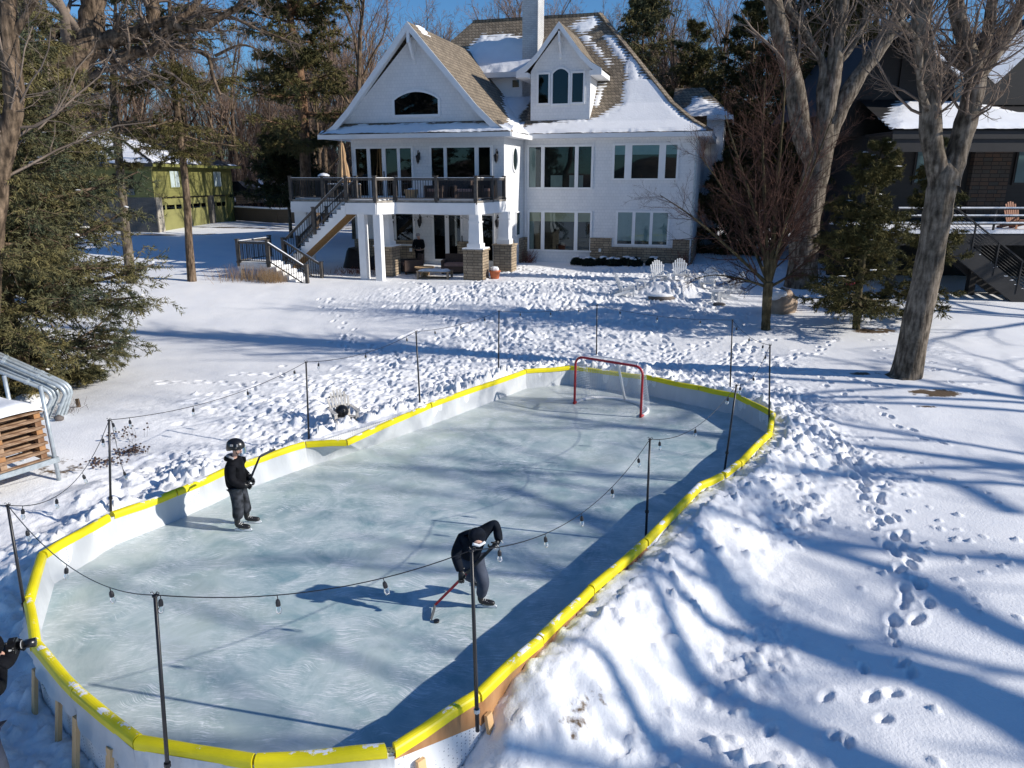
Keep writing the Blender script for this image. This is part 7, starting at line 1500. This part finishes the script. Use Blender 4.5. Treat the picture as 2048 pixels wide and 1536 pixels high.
def stick(name, a, b, label, shaft='stick_red', bdir=None, blade_len=.30, parent=None):
    """a butt end, b heel; blade from the heel along bdir"""
    e = empty(name, tuple(b), 0, label, 'hockey stick'); a = Vector(a); b = Vector(b); m_ = MB(); m_.beam(a, b, .030, .020, up=(0, 1, 0)); m_.build('shaft', M[shaft], e); m_ = MB(); m_.beam(a, a+(b-a)*.45, .033, .024, up=(0, 1, 0)); m_.build('upper_grip', M['helm'], e)
    bd = Vector(bdir).normalized(); m_ = MB(); L_ = blade_len; nr_ = bd.cross(Vector((0, 0, 1))).normalized(); vs = []; K = 8
    for i in range(K+1):
        t = i/K; p = b+bd*L_*t+nr_*.025*t*t; h0 = -.03 if i else -.03; hh = .05*(1-.25*t**4)
        tl = nr_*hh*.3; vs += [p+nr_*.004+Vector((0, 0, h0)), p-nr_*.004+Vector((0, 0, h0)), p-nr_*.004+tl+Vector((0, 0, h0+hh)), p+nr_*.004+tl+Vector((0, 0, h0+hh))]
    m_.add(vs, [(4*i+k, 4*i+(k+1) % 4, 4*i+4+(k+1) % 4, 4*i+4+k) for i in range(K) for k in range(4)]+[(0, 3, 2, 1), (4*K, 4*K+1, 4*K+2, 4*K+3)]); m_.build('blade', M['stick_grey'], e)
    m_ = MB(); d = (b-a).normalized(); m_.tube([a, a+d*.12], .019, 8); m_.build('grip_knob', M['helm'], e)
    return e
# ---- child standing at the left boards, seen in profile facing right (local +x = facing)
fc = P(484, 1057); k = 1.0
c1 = Fig((fc.x, fc.y, 0), .0, 'child in black helmet, jacket and snow pants standing on skates near the left boards', .87)
hd = V3(.05, 0, 1.375); f_ = V3(.96, -.10, -.25).normalized()
hp_, hr_, he_ = headpts(hd, f_, .088)
# body: pelvis, chest, neck, head, arms and legs in one surface
pts = [V3(0, 0, .78), V3(-.005, 0, .95), V3(0, 0, 1.12), V3(.0, 0, 1.20)]; rad = [(.10, .12), (.10, .12), (.10, .13), (.06, .07)]; ed = [(0, 1), (1, 2), (2, 3)]
o0 = len(pts); pts += hp_; rad += hr_; ed += [(3, o0)]+[(a+o0, b_+o0) for a, b_ in he_]
arms = {-1: [V3(.0, -.16, 1.14), V3(-.01, -.20, .93), V3(.12, -.14, .80), V3(.16, -.10, .80)], 1: [V3(.0, .16, 1.14), V3(-.0, .20, .94), V3(.15, .10, .84), V3(.19, .06, .84)]}
legs = {-1: [V3(.0, -.08, .72), V3(.015, -.09, .44), V3(-.01, -.10, .17)], 1: [V3(.0, .08, .72), V3(.03, .12, .44), V3(.05, .15, .17)]}
def limbs_into(pts, rad, ed, at_arm, at_leg, ra, rl):
    for s_ in (-1, 1):
        i = len(pts); pts += arms[s_]; rad += ra; ed += [(at_arm, i)]+[(i+j, i+j+1) for j in range(len(arms[s_])-1)]
        i = len(pts); pts += legs[s_]; rad += rl; ed += [(at_leg, i)]+[(i+j, i+j+1) for j in range(len(legs[s_])-1)]
limbs_into(pts, rad, ed, 2, 0, [.05, .04, .03, .028], [.075, .055, .04])
c1.sk('body', pts, ed, rad, 'skin'); face(c1, hd, f_, r=.09)
jp = [V3(-.005, 0, .66), V3(-.015, 0, .84), V3(-.015, 0, 1.02), V3(-.0, 0, 1.15), V3(.0, 0, 1.215)]; jr = [(.17, .19), (.18, .205), (.165, .195), (.14, .17), (.085, .095)]; je = [(0, 1), (1, 2), (2, 3), (3, 4)]
for s_ in (-1, 1): i = len(jp); jp += arms[s_][:3]+[arms[s_][3]]; jr += [.098, .085, .075, .066]; je += [(3, i), (i, i+1), (i+1, i+2), (i+2, i+3)]
c1.sk('jacket', jp, je, jr, 'jacket')
c1.sk('hood', [V3(-.09, -.07, 1.215), V3(-.13, 0, 1.20), V3(-.09, .07, 1.215), V3(.02, .095, 1.21), V3(.02, -.095, 1.21)], [(0, 1), (1, 2), (2, 3), (0, 4)], [.05, .06, .05, .03, .03], 'jacket', 1)
c1.sk('hood_lining', [V3(-.075, -.055, 1.245), V3(-.10, 0, 1.24), V3(-.075, .055, 1.245), V3(.03, .088, 1.225), V3(.03, -.088, 1.225)], [(0, 1), (1, 2), (2, 3), (0, 4)], [.038, .045, .038, .024, .024], 'hoodie', 1)
c1.sk('snow_pants', [V3(0, 0, .82)]+legs[-1][:2]+[legs[-1][2]+V3(0, 0, .03)]+legs[1][:2]+[legs[1][2]+V3(0, 0, .03)], [(0, 1), (1, 2), (2, 3), (0, 4), (4, 5), (5, 6)], [(.15, .17), (.125, .13), (.108, .11), (.102, .105), (.125, .13), (.108, .11), (.102, .105)], 'pants_black')
skate(c1, (-.0, -.10, .155), -.05); skate(c1, (.06, .15, .155), .1)
glove(c1, (.14, -.11, .80), (.8, .35, -.35), (0, .2, 1)); glove(c1, (.19, .05, .845), (.75, -.3, -.5), (0, -.2, 1))
m_ = MB(); hc_ = hd+V3(-.012, 0, .035); N_, Mm = 16, 10; vs = []; 
for j in range(Mm+1):
    t = (math.pi*.58)*j/Mm
    for i in range(N_): a = 2*math.pi*i/N_; vs.append(hc_+V3(.145*math.sin(t)*math.cos(a), .118*math.sin(t)*math.sin(a), .125*math.cos(t)-(.035*max(0, -math.cos(a)) if j > 6 else 0)))
m_.add(vs, [(j*N_+i, (j+1)*N_+i, (j+1)*N_+(i+1) % N_, j*N_+(i+1) % N_) for j in range(Mm) for i in range(N_)]); hm = c1.mb('helmet', m_, 'helm')
m_ = MB(); [m_.tube([hd+V3(.02, s_*.10, -.0), hd+V3(.03, s_*.088, -.06), hd+V3(.06, 0, -.105)], .008, 5) for s_ in (-1, 1)]; m_.box(hd.x-.06, hd.x+.05, -.122, -.112, hd.z+.02, hd.z+.05); c1.mb('chin_strap', m_, 'helm', par=hm)
m_ = MB(); m_.box(hd.x-.045, hd.x-.005, -.127, -.112, hd.z+.07, hd.z+.10); m_.box(hd.x+.05, hd.x+.07, -.122, -.108, hd.z+.06, hd.z+.10); c1.mb('helmet_mark', m_, 'hoodie', False, hm)
m_ = MB(); m_.grid(lambda s, t: (hd.x+.115*math.cos((s-.5)*2.3)+.02, .108*math.sin((s-.5)*2.3), hd.z+.015-.10*t), 12, 4); M['visor'] = glassmat('visor', (.9, .9, .92), .8); c1.mb('visor', m_, 'visor', True, hm)
a_ = c1.w((.22, .02, .80)); tip = D(520, 912, a_.y+.25); stick('hockey_stick', c1.w((.17, -.05, .74)), tip, 'black hockey stick the standing child holds up across the yellow bumper', 'helm', bdir=(.55, .25, .25), blade_len=.26)
# ---- bent skater with the puck
fs = P(962, 1213); s2 = Fig((fs.x, fs.y, 0), 0, 'skater in dark hooded jacket and grey trousers bending over a red stick with the puck', .80, .93)
# local frame = world axes (x right, y away). Skating leg at right, body leaning forward to the camera-left
pel = V3(-.13, .0, .80); ch_ = V3(-.10, -.14, 1.07); nk = V3(-.06, -.22, 1.18); hd2 = V3(-.02, -.32, 1.22); f2 = V3(.20, -.70, -.72).normalized()
s2a = {-1: [V3(-.25, -.14, 1.12), V3(-.33, -.20, .92), V3(-.26, -.28, .74), V3(-.25, -.30, .70)], 1: [V3(.06, -.10, 1.22), V3(.22, -.06, 1.33), V3(.26, -.18, 1.14), V3(.24, -.22, 1.11)]}
s2l = {1: [V3(-.06, -.02, .74), V3(.05, -.14, .46), V3(.0, -.02, .17)], -1: [V3(-.20, .03, .74), V3(-.17, .02, .48), V3(-.12, .34, .24)]}
hp_, hr_, he_ = headpts(hd2, f2, .088)
pts = [pel, (pel+ch_)/2, ch_, nk]; rad = [(.11, .11), (.11, .11), (.12, .11), (.06, .06)]; ed = [(0, 1), (1, 2), (2, 3)]; o0 = len(pts); pts += hp_; rad += hr_; ed += [(3, o0)]+[(a+o0, b_+o0) for a, b_ in he_]; arms, legs = s2a, s2l
limbs_into(pts, rad, ed, 2, 0, [.05, .04, .03, .028], [.08, .058, .042]); s2.sk('body', pts, ed, rad, 'skin'); face(s2, hd2, f2, r=.09)
jp = [pel+V3(0, .0, -.03), pel+V3(.0, -.03, .10), ch_, nk+V3(0, .02, 0)]; jr = [(.185, .18), (.175, .17), (.18, .17), (.10, .10)]; je = [(0, 1), (1, 2), (2, 3)]
for q_ in (-1, 1): i = len(jp); jp += s2a[q_][:3]+[s2a[q_][2]+(s2a[q_][3]-s2a[q_][2])*.5]; jr += [.105, .088, .072, .062]; je += [(2, i), (i, i+1), (i+1, i+2), (i+2, i+3)]
s2.sk('jacket', jp, je, jr, 'jacket_navy')
s2.sk('hood', [nk+V3(0, .05, .02), hd2+V3(-.005, .05, .02), hd2+V3(.0, -.015, .045), hd2+V3(.01, -.06, .05)], [(0, 1), (1, 2), (2, 3)], [(.125, .125), (.155, .15), (.145, .132), (.105, .08)], 'jacket_navy')
m_ = MB(); s_ = f2.cross(V3(0, 0, 1)).normalized(); u_ = s_.cross(f2); m_.tube([hd2+f2*.075+u_*.055+s_*k_*.085/3*1.0-f2*abs(k_)*.012 for k_ in range(-3, 4)], .020, 7); m_.v = [tuple(Vector(q)+f2*.028-u_*.02) for q in m_.v]; s2.mb('headband', m_, 'blade_white')
m_ = MB(); m_.grid(lambda s, t: tuple(hd2+f2*(.098-.045*(2*s-1)**2)+s_*(s-.5)*.13+u_*(.02-.045*t)), 10, 4); s2.mb('goggles', m_, mat('amber_lens', (.30, .22, .04), .1, .1, 3, spec=1.).name and 'yellow')
s2.sk('trousers', [pel+V3(0, 0, .0)]+s2l[1]+s2l[-1], [(0, 1), (1, 2), (2, 3), (0, 4), (4, 5), (5, 6)], [(.155, .155), (.135, .14), (.112, .112), (.09, .09), (.13, .135), (.105, .11), (.085, .085)], 'pants_grey')
skate(s2, (.02, -.03, .155), -.1); skate(s2, (-.12, .36, .24), -.6)
glove(s2, s2a[-1][3], (.1, -.35, -.9), (.9, -.2, 0)); glove(s2, s2a[1][3], (-.7, -.35, -.5), (.2, -.3, .9))
pk_ = P(873, 1244); heel = P(876, 1192, .12); heel = P(868, 1215, .05)
grip = s2.w(s2a[-1][3]+V3(.01, -.05, -.06)); topg = s2.w(s2a[1][3]+V3(-.06, -.04, -.04)); heel = P(871, 1209, .06)
stick('hockey_stick', topg, heel, 'red hockey stick with grey blade held by the bending skater', 'stick_red', bdir=(P(866, 1242, .03)-P(871, 1209, .05)), blade_len=.29)
e = empty('hockey_puck', (pk_.x, pk_.y, 0), 0, 'black puck on the ice at the tip of the red stick', 'puck'); m_ = MB(); m_.lathe([(0, .0), (.036, 0), (.038, .004), (.038, .022), (.036, .026), (0, .026)], (pk_.x, pk_.y, .001), 18); m_.build('puck_disc', M['helm'], e)
# ---- photographer cut off by the left edge
pp_ = Fig((-4.80, 5.35, -.15), 0, 'photographer in black jacket cut off by the left edge, holding a camera out'); arm = [s_ for s_ in (0,)]
ck = D(38, 1290, 6.1); cl_ = pp_.F.inverted() @ ck
pel = V3(.10, -.05, .92); ch_ = V3(.12, .12, 1.22); nk = V3(.12, .2, 1.36); hd3 = V3(.14, .28, 1.50); f3 = V3(.5, .8, -.25).normalized(); hp_, hr_, he_ = headpts(hd3, f3)
w1 = cl_+V3(-.13, -.06, -.02); w2 = cl_+V3(-.10, .10, -.06)
A = {-1: [V3(.26, .0, 1.28), V3(.10, .32, 1.06), w1], 1: [V3(-.02, .25, 1.28), V3(.0, .62, 1.12), w2]}; Lg = {-1: [V3(.18, -.06, .85), V3(.22, -.02, .48), V3(.22, -.05, .10)], 1: [V3(.02, .0, .85), V3(.0, .1, .48), V3(-.02, .05, .10)]}
pts = [pel, (pel+ch_)/2, ch_, nk]; rad = [(.13, .12), (.13, .12), (.14, .12), (.065, .065)]; ed = [(0, 1), (1, 2), (2, 3)]; o0 = len(pts); pts += hp_; rad += hr_; ed += [(3, o0)]+[(a+o0, b_+o0) for a, b_ in he_]; arms, legs = A, Lg
limbs_into(pts, rad, ed, 2, 0, [.055, .045, .034], [.09, .065, .05]); pp_.sk('body', pts, ed, rad, 'skin'); face(pp_, hd3, f3)
jp = [pel, (pel+ch_)/2, ch_, nk]; jr = [(.17, .16), (.17, .15), (.18, .15), (.08, .08)]; je = [(0, 1), (1, 2), (2, 3)]
for q_ in (-1, 1): i = len(jp); jp += A[q_][:2]+[A[q_][1]+(A[q_][2]-A[q_][1])*.88]; jr += [.09, .075, .06]; je += [(2, i), (i, i+1), (i+1, i+2)]
pp_.sk('jacket', jp, je, jr, 'jacket'); pp_.sk('trousers', [pel]+Lg[-1]+Lg[1], [(0, 1), (1, 2), (2, 3), (0, 4), (4, 5), (5, 6)], [(.15, .15), (.12, .12), (.095, .095), (.085, .085), (.12, .12), (.095, .095), (.085, .085)], 'pants_grey')
m_ = MB(); m_.blob(tuple(hd3+V3(0, 0, .03)), (.11, .12, .11), 12, 8); pp_.mb('knit_hat', m_, 'jacket')
for q_ in (-1, 1): pp_.sk('boot', [Lg[q_][2]+V3(0, 0, .05), Lg[q_][2]+V3(0, 0, -.05), Lg[q_][2]+V3(.05, .14, -.06)], [(0, 1), (1, 2)], [.06, .055, .045], 'skate', 1)
glove(pp_, w1, (1, .3, .1), (0, .3, 1), name='glove', trim=False); glove(pp_, w2, (1, -.3, .15), (0, -.3, 1), name='glove', trim=False)
ce = empty('handheld_camera', tuple(ck), .35, 'black camera with long lens held out over the yellow bumper at the left edge', 'camera'); ROOTM[ce.name] = Matrix.Translation(ck) @ Matrix.Rotation(.35, 4, 'Z')
def CMB(nm, m_, mt, sm=False): m_.v = [tuple(ROOTM[ce.name] @ Vector(p)) for p in m_.v]; m_.build(nm, M[mt], ce, smooth=sm)
m_ = MB(); m_.box(-.09, -.02, -.07, .07, -.05, .05); m_.box(-.08, -.03, -.03, .03, .05, .075); CMB('camera_body', m_, 'helm'); m_ = MB(); m_.tube([(-.02, 0, 0), (.05, 0, 0), (.052, 0, 0), (.14, 0, .0)], [.036, .036, .042, .045], 14); CMB('lens', m_, 'helm', True); m_ = MB(); m_.tube([(.02, 0, 0), (.026, 0, 0)], .039, 14); m_.box(-.07, -.04, -.071, -.0705, -.01, .01); CMB('lens_ring', m_, 'glove_trim')
# ---- man on the patio
mp_ = HL(-12.35, -4.6, 0); mp_.z = 1.2; pm = Fig(tuple(mp_), HR, 'man in black jacket and pale cap standing under the deck by the patio door'); pel = V3(0, 0, .93); ch_ = V3(0, -.05, 1.32); nk = V3(0, -.07, 1.45); hd4 = V3(0, -.11, 1.61); f4 = V3(0, -.8, -.6).normalized(); hp_, hr_, he_ = headpts(hd4, f4)
A = {-1: [V3(-.19, -.04, 1.38), V3(-.28, -.08, 1.10), V3(-.10, -.26, 1.04)], 1: [V3(.19, -.04, 1.38), V3(.28, -.08, 1.10), V3(.12, -.26, 1.04)]}; Lg = {-1: [V3(-.1, 0, .85), V3(-.11, -.02, .48), V3(-.11, .02, .08)], 1: [V3(.1, 0, .85), V3(.11, -.02, .48), V3(.11, .02, .08)]}
pts = [pel, (pel+ch_)/2, ch_, nk]; rad = [(.14, .11), (.13, .11), (.15, .12), (.065, .065)]; ed = [(0, 1), (1, 2), (2, 3)]; o0 = len(pts); pts += hp_; rad += hr_; ed += [(3, o0)]+[(a+o0, b_+o0) for a, b_ in he_]; arms, legs = A, Lg
limbs_into(pts, rad, ed, 2, 0, [.055, .045, .034], [.09, .065, .05]); pm.sk('body', pts, ed, rad, 'skin'); face(pm, hd4, f4)
jp = [pel, (pel+ch_)/2, ch_, nk]; jr = [(.19, .15), (.18, .15), (.20, .15), (.08, .08)]; je = [(0, 1), (1, 2), (2, 3)]
for q_ in (-1, 1): i = len(jp); jp += A[q_][:2]+[A[q_][1]+(A[q_][2]-A[q_][1])*.85]; jr += [.09, .075, .06]; je += [(2, i), (i, i+1), (i+1, i+2)]
pm.sk('jacket', jp, je, jr, 'jacket'); pm.sk('trousers', [pel]+Lg[-1]+Lg[1], [(0, 1), (1, 2), (2, 3), (0, 4), (4, 5), (5, 6)], [(.16, .14), (.12, .12), (.09, .09), (.08, .08), (.12, .12), (.09, .09), (.08, .08)], 'jacket')
m_ = MB(); m_.blob(tuple(hd4+V3(0, 0, .05)), (.105, .12, .09), 12, 8); m_.blob(tuple(hd4+V3(0, -.12, .03)), (.07, .07, .015), 10, 5); pm.mb('cap', m_, 'hoodie'); 
for q_ in (-1, 1): pm.sk('boot', [Lg[q_][2]+V3(0, 0, .05), Lg[q_][2]+V3(0, 0, -.04), Lg[q_][2]+V3(0, -.14, -.05)], [(0, 1), (1, 2)], [.06, .055, .045], 'skate', 1)
for q_ in (-1, 1): glove(pm, A[q_][2], (-q_*.5, -.7, 0), (0, 0, 1), name='glove', trim=False)
# a wooden chair on the charcoal deck at the right edge
ab = adirondack('chair_brown', 'wooden_deck_chair'); p = D(2040, 430, 28.4); ab.location = (p.x, 28.6, DZ+.05); ab.rotation_euler = (0, 0, .2); tag(ab, 'orange-brown slatted chair on the charcoal deck at the right edge', 'chair')
